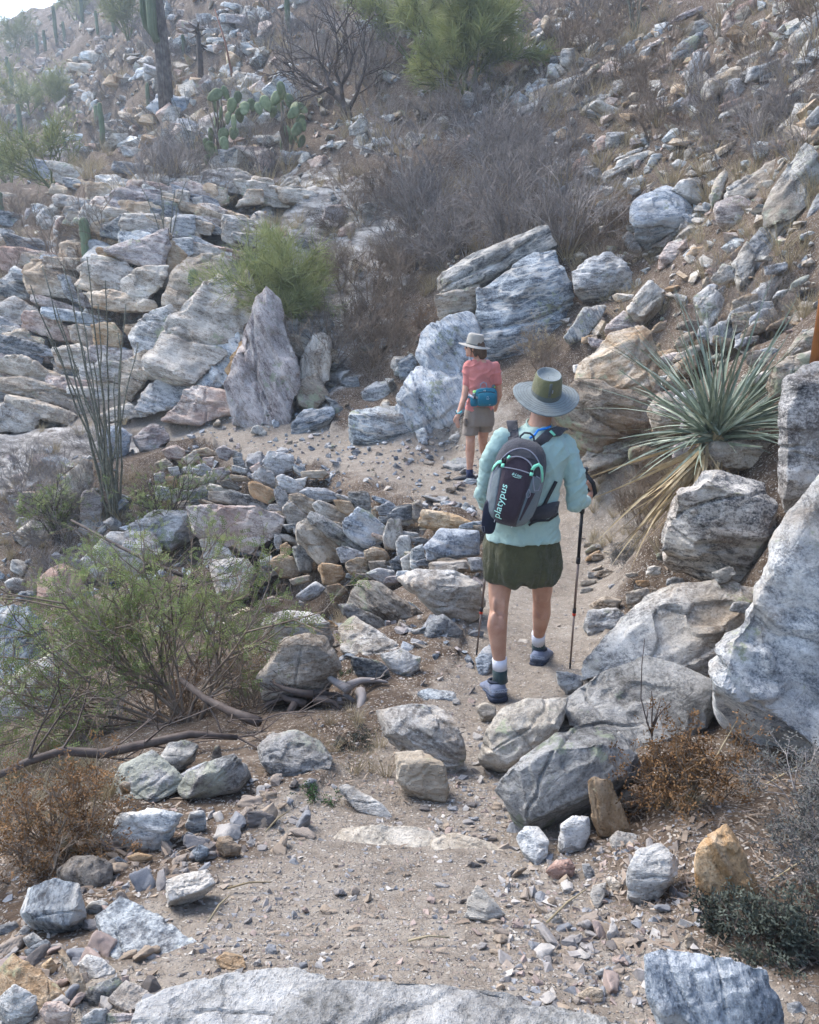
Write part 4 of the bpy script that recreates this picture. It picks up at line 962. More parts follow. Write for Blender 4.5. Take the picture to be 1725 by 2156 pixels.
# ---- dry stone wall that carries the path
wall = empty('dry_stone_wall', P(700, 1250, 7.4))
tag(wall, 'dry stone retaining wall of stacked rubble below the path bend', 'wall')
LAND.append(('the stacked stone wall', 700, 1130))
WALL = [('100,500 200,440 380,440 560,490 750,560 700,680 600,760 500,810 370,770 250,700 150,650', 'pink', 24), ('240,360 400,370 560,410 640,470 620,500 450,470 250,430', 'dark', 12), ('70,380 150,335 230,340 250,430 180,480 80,470', 'grey', 0),
 ('600,130 680,70 840,100 830,190 740,245 660,200', 'white', 10), ('545,250 610,195 700,240 720,310 690,360 600,310', 'white', 25), ('525,300 600,310 700,365 720,430 660,470 560,420 530,370', 'tan', 25), ('530,190 590,150 620,190 560,240', 'pink', 0),
 ('730,270 790,245 870,290 930,350 900,380 830,380 760,340', 'white', 25), ('695,370 740,320 800,380 820,430 790,500 740,470', 'lichen', 30), ('820,400 900,390 1000,440 1010,510 980,570 930,540 850,460', 'orange', 35), ('780,500 830,440 910,520 980,580 920,610 820,600', 'grey', 10),
 ('850,170 930,190 960,260 900,250 860,210', 'blue', 20), ('920,220 1080,210 1110,245 1050,270 930,260', 'white', 0), ('850,280 950,265 930,330 880,310', 'white', 0), ('910,380 960,335 1090,350 1160,390 1160,440 1030,430 940,410', 'white', 8), ('1010,470 1050,440 1170,480 1280,560 1210,610 1120,590 1040,530', 'white', 24),
 ('1165,440 1280,440 1310,510 1280,550 1200,510', 'tan', 10), ('1275,370 1400,370 1425,430 1420,500 1330,490 1280,440', 'dark', 4), ('1240,610 1340,510 1430,560 1545,640 1520,740 1430,780 1330,740 1260,680', 'bluewhite', 28), ('985,580 1010,535 1090,580 1170,620 1270,690 1400,770 1300,820 1210,780 1110,700 1020,640', 'lichen', 30),
 ('890,690 900,630 970,590 1060,650 1170,730 1210,800 1170,900 1100,940 1030,890 960,800 900,740', 'white', 40), ('1180,790 1240,785 1380,830 1380,870 1290,900 1220,900', 'grey', 12), ('1390,820 1450,790 1560,800 1580,860 1540,890 1420,890', 'tan', 0), ('1250,910 1330,870 1400,880 1410,980 1350,1020 1270,980', 'orange', 10), ('1580,900 1630,860 1680,880 1670,950 1610,970', 'dark', 0),
 ('1530,700 1570,590 1660,590 1660,700 1620,790 1540,780', 'white', 70), ('1565,540 1640,480 1725,460 1740,570 1660,590 1580,570', 'dark', 0), ('1490,490 1560,450 1650,490 1560,545 1500,540', 'grey', 5), ('1625,750 1660,710 1725,700 1745,850 1640,850', 'white', 30), ('680,900 750,850 840,870 910,970 850,1010 760,1000', 'tan', 20),
 ('830,1030 980,1000 990,1040 860,1070', 'grey', 0), ('885,1150 1020,1030 1080,1100 1030,1150 950,1190', 'grey', -35), ('1040,920 1200,930 1240,1000 1150,1060 1070,1060', 'tan', 10), ('755,780 800,755 830,790 820,860 760,840', 'orange', 0), ('710,700 760,710 770,780 740,810 710,770', 'white', 0), ('845,790 920,770 990,860 980,950 900,950', 'dark', 30), ('780,620 900,600 920,650 820,670', 'dark', 0),
 ('0,260 80,240 160,260 130,320 60,360 10,330', 'tan', 5), ('110,60 200,40 290,80 260,95 150,100', 'tan', 0), ('260,60 330,25 400,70 350,130 290,110', 'pink', 10), ('170,110 250,110 240,180 180,150', 'pink', 0), ('80,200 170,160 240,210 180,250 110,240', 'white', 10), ('150,300 190,230 280,270 250,320 180,335', 'brown', 20), ('380,170 500,200 490,235 390,215', 'blue', 10), ('245,200 330,180 380,210 340,260 290,290', 'pink', 0),
 ('380,245 500,250 520,285 440,290 390,280', 'brown', 0), ('310,290 370,280 460,350 410,350 320,330', 'dark', 20), ('400,115 460,110 490,190 410,180', 'dark', 0), ('0,360 70,360 80,420 20,440', 'grey', 0), ('-90,190 -20,180 0,240 -60,260', 'white', 0), ('-110,260 -40,260 -10,330 -80,340', 'tan', 0), ('-190,150 -110,120 -60,170 -130,210', 'brown', 0), ('-130,60 -40,20 40,60 20,120 -80,120', 'pink', 10),
 ('20,190 70,170 90,220 40,235', 'white', 0), ('20,120 110,60 150,120 80,170', 'white', 0), ('-200,230 -130,220 -110,290 -180,300', 'white', 0), ('-190,330 -90,340 -80,420 -170,430', 'grey', 0), ('-60,360 -10,350 10,430 -50,450', 'white', 0), ('-20,460 60,440 110,500 100,590 10,590', 'grey', 0), ('160,740 260,720 350,800 420,880 330,900 200,900', 'grey', 15),
 ('600,880 680,850 700,900 690,950 620,940', 'white', 0), ('1410,990 1500,950 1600,970 1640,1050 1520,1070', 'white', 15), ('1660,880 1725,840 1745,960 1680,960', 'grey', 0), ('1420,900 1540,890 1550,950 1440,960', 'brown', 0), ('1110,1080 1200,1060 1250,1110 1200,1160 1120,1140', 'brown', 0), ('1440,510 1470,500 1475,560 1445,580', 'orange', 0), ('1490,560 1560,555 1570,600 1510,610', 'dark', 0), ('640,1180 700,1160 770,1190 720,1240 650,1230', 'pink', 0)]
for s, mt, fy in WALL:
    rock('stone', uvl(s, TW), mt, parent=wall, at='c', dd=-.12, proud=.38, lean=.22, bulge=.08, thick=1.0, cuts=1, grow=1.2, fol=(random.Random(len(s)).uniform(-12, 12), fy, 0), ledge=1.1)
for s, mt in (('882,1104 892,1072 952,1082 1007,1092 1012,1110 925,1118', 'orange'), ('893,1150 925,1108 1012,1112 1012,1165 945,1178 900,1178', 'bluewhite'), ('900,1180 985,1172 992,1200 940,1208 905,1204', 'tan'), ('868,1060 885,1050 900,1075 880,1100 866,1090', 'tan'),
              ('862,1150 892,1140 896,1180 880,1205 864,1195', 'blue'), ('985,1175 1015,1170 1020,1200 992,1204', 'grey')):
    rock('stone', uvl(s), mt, parent=wall, at='c', dd=-.12, proud=.34, lean=.35, bulge=.2, thick=.7, fol=(0, 8, 0))
_r = random.Random(123)
_wp = [(395, 955), (470, 950), (560, 962), (640, 1020), (740, 1045), (860, 1062), (1012, 1085), (1016, 1205), (900, 1210), (740, 1262), (650, 1262), (560, 1215), (440, 1130), (390, 1060)]
def inside(x, y, pl):
    c = False
    for i in range(len(pl)):
        (x1, y1), (x2, y2) = pl[i], pl[i - 1]
        if (y1 > y) != (y2 > y) and x < (x2 - x1) * (y - y1) / (y2 - y1) + x1: c = not c
    return c
_k = 0
while _k < 105:                                       # smaller stones that fill the wall
    uu, vv = _r.uniform(385, 1018), _r.uniform(945, 1265)
    if not inside(uu, vv, _wp): continue
    _k += 1
    w_, h_ = _r.uniform(12, 30), _r.uniform(4.5, 9); tl = _r.uniform(-.1, .4); sk = _r.uniform(-.7, .7)
    q = [(uu + w_ * a + sk * h_ * b + _r.uniform(-2, 2), vv + h_ * b + tl * w_ * a + _r.uniform(-1.5, 1.5)) for a, b in ((-1, .9), (-.9, -.8), (0, -1.1), (.95, -.9), (1, .7), (.2, 1.1))]
    rock('stone', q, _r.choice(['white', 'grey', 'tan', 'white', 'blue', 'pink', 'dark', 'bluewhite', 'brown']), parent=wall, at='c', dd=.0, lean=.25, bulge=.10, thick=1.2, proud=.22, fol=(0, 20 + _r.gauss(0, 12), 0), cuts=1)
# ledges that break through the upper slopes
for (nm, lab, regs, dip, cols) in (('rock_ledge', 'broken pale ledges across the upper right slope', [(1130, 1420, 60, 240, 20), (1420, 1700, 20, 240, 16), (1180, 1340, 300, 460, 8)], -.42, ['white', 'grey', 'cream', 'pink', 'white', 'dark']),
                                   ('rock_ledge', 'layered ledges high on the hazy upper left slope', [(70, 230, 90, 200, 16), (370, 560, 10, 130, 16), (120, 330, 240, 330, 10)], .15, ['white', 'cream', 'pink', 'grey', 'bluewhite'])):
    ld = empty(nm, gpos((regs[0][0] + regs[0][1]) / 2, regs[0][3])); tag(ld, lab, 'ledge')
    for (u0, u1, v0, v1, n_) in regs:
        for _ in range(n_):
            uu, vv = _r.uniform(u0, u1), _r.uniform(v0, v1); w_, h_ = _r.uniform(18, 46), _r.uniform(5, 13); sk = _r.uniform(-.6, .6); tl = dip + _r.gauss(0, .08)
            q = [(uu + w_ * a + sk * h_ * b + _r.uniform(-3, 3), vv + h_ * b + tl * w_ * a + _r.uniform(-2, 2)) for a, b in ((-1, .9), (-.9, -.8), (0, -1.1), (.95, -.9), (1, .7), (.2, 1.1))]
            rock('block', q, _r.choice(cols), parent=ld, at='c', dd=-.1, lean=.3, bulge=.06, thick=1.0, proud=.3, fol=(0, math.degrees(math.atan(tl)), 0), ledge=1.8, cuts=1)
# more broken rock of the right bank
_r = random.Random(321)
BANK = [(1190, 1460, 690, 960, 34, (14, 40), ['tan', 'brown', 'white', 'tan', 'pink']), (1440, 1640, 640, 760, 16, (14, 36), ['white', 'grey', 'brown', 'lichen']), (1380, 1480, 1020, 1200, 10, (10, 24), ['brown', 'grey', 'tan']), (1230, 1360, 1140, 1300, 16, (8, 22), ['grey', 'tan', 'dusty']),
        (1560, 1725, 560, 800, 16, (14, 40), ['tan', 'white', 'brown', 'lichen']), (1330, 1600, 1200, 1330, 10, (12, 30), ['grey', 'lichen', 'white']), (1440, 1640, 1560, 1660, 8, (12, 30), ['brown', 'tan'])]
bank = empty('rock_bank', P(1320, 940, 7.2)); tag(bank, 'broken brown layered rock bank on the right of the path', 'rock bank')
for (u0, u1, v0, v1, n_, (a_, b_), cols) in BANK:
    for _ in range(n_):
        uu, vv = _r.uniform(u0, u1), _r.uniform(v0, v1); w_ = _r.uniform(a_, b_); h_ = w_ * _r.uniform(.3, .65); tl = _r.uniform(-.5, .2); sk = _r.uniform(-.5, .5)
        q = [(uu + w_ * a + sk * h_ * b + _r.uniform(-3, 3), vv + h_ * b + tl * w_ * a + _r.uniform(-2, 2)) for a, b in ((-1, .9), (-.9, -.8), (0, -1.1), (.95, -.9), (1, .7), (.2, 1.1))]
        rock('block', q, _r.choice(cols), parent=bank, at='c', dd=-.02, lean=.4, bulge=.09, thick=1.1, proud=.28, fol=(0, -20 + _r.gauss(0, 14), 0), ledge=1.6, cuts=1)
flush_rocks()
# ------------------------------------------------------------------ people and what they carry
from mathutils.bvhtree import BVHTree
def cloth(name, col, var=.16, scale=9, rough=.9, bump=.25, col2=None):
    m, nt, b = newmat(name)
    v = objcoord(nt, False)
    n = noise(nt, v, scale, 5, .6); wv = noise(nt, scaled(nt, v, (900, 900, 500)), 1.0, 2, .5)
    c2 = col2 or tuple(c * (1 - var) for c in col)
    rp = ramp(nt, [(.3, c2), (.7, col)]); nt.links.new(n, rp.inputs[0])
    c = mixc(nt, rp.outputs[0], tuple(q * .8 for q in col), math_(nt, 'MULTIPLY', wv, .35))
    nt.links.new(c, b.inputs['Base Color'])
    b.inputs['Roughness'].default_value = rough; b.inputs['Specular IOR Level'].default_value = .15
    b.inputs['Sheen Weight'].default_value = .15
    h = math_(nt, 'ADD', math_(nt, 'MULTIPLY', noise(nt, v, 22, 4, .6), 1.0), math_(nt, 'MULTIPLY', wv, .12))
    bp = nd(nt, 'ShaderNodeBump', Strength=min(1, bump * 2), Distance=.025); nt.links.new(h, bp.inputs['Height']); nt.links.new(bp.outputs[0], b.inputs['Normal'])
    return m
def skin_mat(name, col):
    m, nt, b = newmat(name)
    v = objcoord(nt, False)
    n = noise(nt, v, 12, 5, .6); f = noise(nt, v, 160, 3, .6)
    rp = ramp(nt, [(.34, (col[0] * .76, col[1] * .66, col[2] * .62)), (.64, col)]); nt.links.new(n, rp.inputs[0])
    nt.links.new(mixc(nt, rp.outputs[0], (col[0] * .7, col[1] * .55, col[2] * .5), math_(nt, 'MULTIPLY', f, .25)), b.inputs['Base Color'])
    b.inputs['Roughness'].default_value = .55; b.inputs['Specular IOR Level'].default_value = .35
    b.inputs['Subsurface Weight'].default_value = .12; b.inputs['Subsurface Radius'].default_value = (.012, .005, .003); b.inputs['Subsurface Scale'].default_value = 1.0
    bp = nd(nt, 'ShaderNodeBump', Strength=.12, Distance=.004); nt.links.new(f, bp.inputs['Height']); nt.links.new(bp.outputs[0], b.inputs['Normal'])
    return m
M['skin'] = skin_mat('skin_tanned', (.46, .27, .19)); M['skin2'] = skin_mat('skin_fair', (.56, .335, .245))
M['mint'] = cloth('mint_shirt', (.33, .455, .42)); M['olive'] = cloth('olive_shorts', (.085, .082, .042), col2=(.05, .052, .028), bump=.4)
M['coral'] = cloth('coral_shirt', (.58, .205, .185)); M['taupe'] = cloth('taupe_shorts', (.24, .20, .17))
M['hatgrey'] = cloth('hat_faded_grey', (.20, .23, .235), col2=(.145, .165, .165)); M['hatolive'] = cloth('hat_mesh_olive', (.135, .135, .07)); M['hatband'] = cloth('hat_band', (.10, .115, .11))
M['hatpale'] = cloth('hat_pale_grey', (.38, .355, .31))
M['charcoal'] = cloth('pack_charcoal', (.052, .052, .062)); M['plum'] = cloth('pack_plum', (.043, .031, .042)); M['packgrey'] = cloth('pack_grey', (.135, .165, .18)); M['piping'] = cloth('pack_piping', (.26, .26, .31))
M['mintstrap'] = cloth('mint_webbing', (.22, .66, .46)); M['black'] = plain('black_webbing', (.014, .015, .018), .6, .2); M['navy'] = plain('navy_neoprene', (.010, .013, .03), .75, .3)
M['teal'] = cloth('teal_pack', (.012, .135, .205)); M['strapgrey'] = cloth('grey_webbing', (.30, .31, .36)); M['bluehose'] = plain('blue_hose', (.01, .19, .62), .35, .1); M['print'] = plain('mint_print', (.50, .86, .74), .6, .05); M['logo'] = plain('pale_print', (.45, .55, .6), .6, .05)
M['shoegrey'] = cloth('shoe_lavender_grey', (.165, .19, .26)); M['shoemid'] = plain('shoe_midsole', (.045, .062, .10), .7, .3); M['shoenavy'] = plain('shoe_rubber_navy', (.018, .026, .048), .7, .3); M['shoepale'] = plain('shoe_heel_pale', (.36, .41, .50), .6, .1); M['sockwhite'] = cloth('sock_white', (.66, .67, .74)); M['sockgreen'] = cloth('sock_dark_green', (.035, .06, .062)); M['socknavy'] = cloth('sock_navy', (.02, .028, .07)); M['shoeblack'] = plain('shoe_black', (.022, .026, .034), .6, .3)
M['bronze'] = plain('pole_bronze', (.20, .155, .135), .35, .15, 30, .5, 0, None, .6); M['red'] = plain('pole_red', (.50, .045, .02), .5, .1); M['hair'] = plain('hair_brown', (.10, .065, .045), .6, .5, 90); M['rubber'] = plain('pole_rubber', (.02, .022, .026), .55, .2)
M['hairgrey'] = plain('hair_greying', (.18, .13, .10), .65, .5, 90); M['lens'] = plain('dark_lens', (.015, .012, .012), .15, .1, 30, .6); M['watchteal'] = plain('watch_band', (.10, .42, .46), .5, .1); M['limecap'] = plain('lime_cap', (.34, .72, .22), .45, .1); M['bottle'] = plain('smoky_bottle', (.04, .06, .065), .25, .2, 30, .5)

def sphere(mb, c, r, n=10, Rm=None):
    r = np.array([r] * 3 if np.isscalar(r) else r, float); V = [(0, 0, -1)]; f = []
    for i in range(1, n):
        ph = math.pi * i / n - math.pi / 2
        V += [(math.cos(ph) * math.cos(2 * math.pi * k / (2 * n)), math.cos(ph) * math.sin(2 * math.pi * k / (2 * n)), math.sin(ph)) for k in range(2 * n)]
    V.append((0, 0, 1)); m = 2 * n
    for k in range(m):
        f.append((0, 1 + (k + 1) % m, 1 + k)); f.append((len(V) - 1, len(V) - 1 - m + k, len(V) - 1 - m + (k + 1) % m))
    for i in range(n - 2):
        for k in range(m):
            a = 1 + i * m + k; b = 1 + i * m + (k + 1) % m; f.append((a, b, b + m, a + m))
    V = np.array(V) * r
    if Rm is not None: V = V @ np.asarray(Rm).T
    mb.add(V + np.asarray(c, float), f)
def limb(mb, pts, rad, n=10):
    for p, r in zip(pts, rad): sphere(mb, p, r, n // 2 + 2)
    for i in range(len(pts) - 1): mb.tube([pts[i], pts[i + 1]], [rad[i], rad[i + 1]], n)
def smooth_mesh(me, it, lam=.5):
    v, _ = mesh_arrays(me); e = np.empty(len(me.edges) * 2, int); me.edges.foreach_get('vertices', e); e = e.reshape(-1, 2)
    cnt = np.bincount(e.ravel(), minlength=len(v))[:, None].astype(float)
    for k in range(it):
        s = np.zeros_like(v); np.add.at(s, e[:, 0], v[e[:, 1]]); np.add.at(s, e[:, 1], v[e[:, 0]])
        l_ = lam if k % 2 == 0 else -lam * .9
        v = v + (s / np.maximum(cnt, 1) - v) * (lam if it < 8 else l_)
    me.vertices.foreach_set('co', v.ravel()); me.update()
def blob(name, mb, vox, mat, parent, it=4, disp=None):
    me0 = mesh(name, np.vstack(mb.v), mb.f)
    me = remesh_batch([(me0, vox)])[0]
    smooth_mesh(me, it)
    if disp is not None:
        v, nr = mesh_arrays(me); v = v + nr * disp(v)[:, None]; me.vertices.foreach_set('co', v.ravel())
    me.polygons.foreach_set('use_smooth', [True] * len(me.polygons)); me.update(); me.name = name
    return link(name, me, mat, parent)
def bvh(o):
    me = o.data; return BVHTree.FromPolygons([v.co for v in me.vertices], [tuple(p.vertices) for p in me.polygons])
def ring(c, hw, hd, n=28, up=(0, 0, 1), right=(1, 0, 0), p=2.4):
    right = unit(right); fw = unit(np.cross(np.asarray(up, float), right)); out = []
    for k in range(n):
        a = 2 * math.pi * k / n; ca, sa = math.cos(a), math.sin(a)
        out.append(np.asarray(c) + right * hw * math.copysign(abs(ca) ** (2 / p), ca) + fw * hd * math.copysign(abs(sa) ** (2 / p), sa))
    return out
def ribbon(pts, nrm, w, th=.003):
    """strap: pts, surface normals, width"""
    mb = MB(); R_ = []
    for i, p in enumerate(pts):
        t = unit(np.asarray(pts[min(i + 1, len(pts) - 1)]) - np.asarray(pts[max(i - 1, 0)])); n = unit(nrm[i]); s = unit(np.cross(t, n)) * w / 2; n = n * th
        p = np.asarray(p, float); R_.append([p - s, p + s, p + s + n, p - s + n])
    mb.rings(R_); return mb
def text_mesh(s, size, shear=0.0, offset=0.0):
    cu = bpy.data.curves.new('t', 'FONT'); cu.body = s; cu.size = size; cu.shear = shear; cu.offset = offset; cu.resolution_u = 3; cu.align_x = 'LEFT'; cu.extrude = 0
    o = bpy.data.objects.new('t', cu); COL.objects.link(o)
    me = bpy.data.meshes.new_from_object(o.evaluated_get(bpy.context.evaluated_depsgraph_get()))
    bpy.data.objects.remove(o, do_unlink=True)
    return me
def folds(A, f, seed, gravity=.4):
    def fn(v):
        q = np.stack([v[:, 0] * f, v[:, 1] * f, v[:, 2] * f * gravity], -1)
        return A * (fbm(q, 3, seed) - .6 * np.abs(vnoise(q * 1.3 + 5, seed + 3)))
    return fn

# ------------------------------------------------------------------ shoe builder (local: x forward, z up, origin under the heel)
def shoe(parent, heel, yaw, pitch, L, W, mats, nm='shoe', text=None):
    root = empty(nm, tuple(np.asarray(heel) - np.array(parent.location))); root.parent = parent
    root.rotation_euler = (0, -pitch, yaw)
    xs = [-.012, .01, .05, .10, .15, .20, .235, .262, .275]
    hw = [.024, .034, .037, .035, .038, .045, .042, .030, .012]
    tp = [.078, .100, .106, .106, .096, .078, .066, .056, .046]
    sc = L / .28
    up = MB(); so = MB(); R1 = []; R2 = []; R3 = []
    for x, h_, t_ in zip(xs, hw, tp):
        y0 = -.008 * math.sin(max(0, x) / .275 * math.pi)
        def rg(z0, z1, ww, pw=2.6, n=16):
            return [np.array([x * sc, (y0 + ww * math.copysign(abs(math.cos(a)) ** (2 / pw), math.cos(a))) * W, (z0 + z1) / 2 + (z1 - z0) / 2 * math.copysign(abs(math.sin(a)) ** (2 / pw), math.sin(a))]) for a in [2 * math.pi * k / n for k in range(n)]]
        R1.append(rg(.02, t_, h_, 2.2)); lift = .012 if x > .25 else 0
        R2.append(rg(.0 + lift, .030 + lift * .5, h_ * 1.12, 5)); R3.append(rg(.026 + lift * .8, .050 - .012 * max(0, x) / .275, h_ * 1.06, 4))
    up.rings(R1); so.rings(R2)
    up.build('upper', mats[0], root); so.build('sole', mats[1], root); md = MB(); md.rings(R3); md.build('midsole', mats[3] if len(mats) > 3 else mats[1], root)
    b_ = MB(); b_.rings([[np.array([(-.017 + .010 * (abs(a) / 1.3) ** 2 + dx) * sc, .034 * W * math.sin(a), z]) for a in np.linspace(-1.3, 1.3, 11)] for dx, z in ((-.006, .056), (-.007, .072))], closed=False, cap=False); b_.build('heel_band', mats[2], root)
    c_ = MB()
    c_.tube([np.array([.045 + .035 * math.cos(a), .030 * W * math.sin(a), .104 + .006 * math.cos(a)]) for a in np.linspace(0, 2 * math.pi, 17)], .008, 6, cap=False); c_.build('collar', mats[1], root)
    if text:
        me = text_mesh(text, .0145)
        v, _ = mesh_arrays(me); v2 = np.empty_like(v); cx = v[:, 0].mean() * 1.0
        yy = -(v[:, 0] - cx); a = np.clip(yy / (.034 * W), -1.4, 1.4)
        v2[:, 0] = (-.017 + .010 * (np.abs(a) / 1.3) ** 2 - .0092) * sc; v2[:, 1] = yy; v2[:, 2] = .0595 + v[:, 1]
        me.vertices.foreach_set('co', v2.ravel()); me.update(); link('lettering', me, M['shoenavy'], root)
    return root

# ------------------------------------------------------------------ front walker
def hand_grip(mb, c, axis, side, fwd, s=1.0):
    """closed hand round a grip: c centre of grip inside the hand, axis along it, side = direction of the palm, fwd = where the fingers go round"""
    axis = unit(axis); side = unit(np.asarray(side) - axis * np.dot(side, axis)); fwd = unit(np.cross(axis, side)) * (1 if np.dot(np.cross(axis, side), fwd) > 0 else -1)
    def at(ang, z, r=.026): return np.asarray(c) + axis * z * s + (side * math.cos(ang) + fwd * math.sin(ang)) * r * s
    limb(mb, [at(0, .030, .034), at(0, -.034, .034)], [.017 * s, .016 * s]); limb(mb, [at(-.35, .022, .036), at(-.35, -.030, .036)], [.014 * s, .014 * s])
    for k, (z, ln) in enumerate(((.036, 3.2), (.014, 3.5), (-.008, 3.4), (-.029, 2.9))):
        an = np.linspace(.2, ln, 5); limb(mb, [at(a, z - .002 * i) for i, a in enumerate(an)], [.0098 * s, .0095 * s, .009 * s, .0085 * s, .0075 * s], 8)
    an = np.linspace(-.5, -2.4, 4); limb(mb, [at(a, .030 + .008 * i, .029) for i, a in enumerate(an)], [.012 * s, .0115 * s, .0105 * s, .009 * s], 8)

def front_walker():
    heelL = P(1050, 1473, 3.74); base = np.array([P(1090, 1300, 3.85)[0], 3.85, heelL[2]])
    root = empty('person', base); tag(root, 'walker in mint shirt and olive shorts seen from behind, wearing a brimmed hat', 'person')
    LP = lambda u, v, d: P(u, v, d) - base
    k = 3.88 / F
    # --- body: one continuous surface
    mb = MB()
    limb(mb, [LP(1064, 1160, 3.87), LP(1054, 1222, 3.86), LP(1051, 1262, 3.84), LP(1051, 1284, 3.84), LP(1047, 1318, 3.80), LP(1049, 1352, 3.80), LP(1052, 1392, 3.80), LP(1053, 1425, 3.80)], [.078, .063, .053, .047, .052, .043, .032, .034], 14)
    limb(mb, [LP(1136, 1160, 3.89), LP(1142, 1215, 3.95), LP(1142, 1245, 3.99), LP(1141, 1262, 4.02), LP(1141, 1290, 4.08), LP(1138, 1316, 4.15), LP(1134, 1340, 4.22), LP(1134, 1362, 4.26)], [.078, .060, .053, .047, .050, .041, .031, .033], 14)
    for (u, v, d, r_) in ((1040, 1313, 3.765, .030), (1055, 1318, 3.765, .029), (1133, 1282, 4.02, .029), (1148, 1286, 4.02, .028)):
        sphere(mb, LP(u, v, d + .012), (r_ * .9, r_ * .75, r_ * 2.1), 10)
    for (u, v, d) in ((1041, 1275, 3.80), (1061, 1275, 3.80), (1132, 1252, 3.96), (1151, 1252, 3.96)):
        sphere(mb, LP(u, v, d), (.011, .018, .045), 8)
    mb.rings([ring(LP(u, v, d), hw, hd) for u, v, d, hw, hd in ((1099, 1175, 3.88, .15, .10), (1103, 1110, 3.87, .13, .085), (1112, 1030, 3.88, .13, .09), (1122, 960, 3.90, .15, .09), (1128, 925, 3.91, .13, .07), (1134, 902, 3.93, .06, .055))])
    limb(mb, [LP(1134, 905, 3.93), LP(1139, 880, 3.945), LP(1144, 858, 3.97)], [.058, .052, .054], 14)
    hc = LP(1147, 838, 3.99); Rh = np.array(Euler((R(4), R(4), 0)).to_matrix())
    sphere(mb, hc, (.071, .084, .092), 12, Rh); sphere(mb, hc + Rh @ np.array([0, .03, -.055]), (.055, .062, .06), 10, Rh)
    sphere(mb, hc + Rh @ np.array([0, .098, -.02]), (.012, .016, .02), 6, Rh)
    for s in (-1, 1): sphere(mb, hc + Rh @ np.array([.076 * s, -.005, -.02]), (.009, .018, .03), 6, Rh)
    wr = LP(1232, 1052, 4.03); pole_t = P(1233, 985, 4.09); tipd = hit(1200, 1411) + .02; pole_b = P(1200, 1413, tipd)
    ax = unit(pole_t - pole_b); gc = pole_t - ax * .112 - base
    limb(mb, [LP(1218, 1060, 3.86), wr, gc + np.array([.036, -.012, -.02])], [.036, .028, .024], 12)
    hand_grip(mb, gc, ax, (1, -.35, 0), (0, 1, 0))
    poleL_b = P(1003, 1384, hit(1003, 1383) + .02); handL = P(1037, 1076, 4.20); axL = unit(handL - poleL_b); gcl = handL - base
    limb(mb, [LP(1018, 1034, 3.93), gcl + np.array([-.03, -.05, .0])], [.036, .028], 12)
    hand_grip(mb, gcl, axL, (-1, -.3, 0), (0, 1, 0))
    blob('body', mb, .0052, M['skin'], root, 4)
    # --- shirt
    sb = MB()
    sb.rings([ring(LP(u, v, d), hw * k, hd, 32, p=2.5) for u, v, d, hw, hd in ((1100, 1132, 3.875, 82, .128), (1102, 1110, 3.87, 78, .118), (1105, 1080, 3.87, 71, .112), (1110, 1035, 3.875, 67, .114), (1117, 990, 3.885, 72, .118), (1123, 955, 3.89, 75, .115), (1127, 930, 3.90, 72, .10), (1131, 912, 3.91, 60, .08), (1134, 897, 3.93, 36, .068))])
    limb(sb, [LP(1060, 926, 3.90), LP(1040, 965, 3.895), LP(1026, 1005, 3.90), LP(1019, 1036, 3.915), LP(1027, 1062, 4.08), LP(1034, 1072, 4.16)], [.058, .058, .054, .050, .040, .034], 14)
    limb(sb, [LP(1192, 938, 3.91), LP(1206, 975, 3.885), LP(1214, 1025, 3.86), LP(1217, 1062, 3.85), LP(1226, 1058, 3.95), LP(1230, 1055, 4.0)], [.058, .055, .051, .048, .038, .033], 14)
    def shirt_folds(v):
        q = np.stack([v[:, 0] * 9 + v[:, 2] * 5, v[:, 1] * 9, v[:, 2] * 7 - v[:, 0] * 4], -1)
        f1 = -np.abs(vnoise(q * .9, 3)) * .022 + fbm(q * 2.1, 2, 8) * .0025
        ax_ = np.abs(v[:, 0] - (LP(1117, 990, 3.88)[0]))
        q3 = np.stack([(v[:, 2] - .9 * ax_) * 13, (ax_ + .9 * v[:, 2]) * 3.2, v[:, 1] * 3 + (v[:, 0] > 0) * 9], -1)
        f1 = f1 + np.clip(1 - np.abs(vnoise(q3, 21)) / .22, 0, 1) ** 1.4 * .007 - np.clip(1 - np.abs(vnoise(q3 * 1.4 + 4, 22)) / .2, 0, 1) * .005
        q2 = np.stack([v[:, 0] * 16 - v[:, 2] * 12, v[:, 1] * 10, v[:, 2] * 22 + v[:, 0] * 10], -1)
        return f1 - np.clip(.25 - np.abs(vnoise(q2, 12)), 0, 1) * .030 * np.clip(vnoise(v * 5 + 3, 2) * 2, 0, 1) + .007
    shirt = blob('shirt', sb, .0065, M['mint'], root, 5, shirt_folds)
    # collar band
    cb = MB(); cb.tube([LP(1136, 897, 3.935) + np.array([.063 * math.cos(a), .060 * math.sin(a), .006 + .020 * math.sin(a) - .010 * math.cos(a)]) for a in np.linspace(0, 2 * math.pi, 25)],   .0045, 6, cap=False)
    cb.build('collar', M['mint'], root)
    # --- shorts: bloused at the hem
    rings = []
    n = 120; rg = random.Random(3)
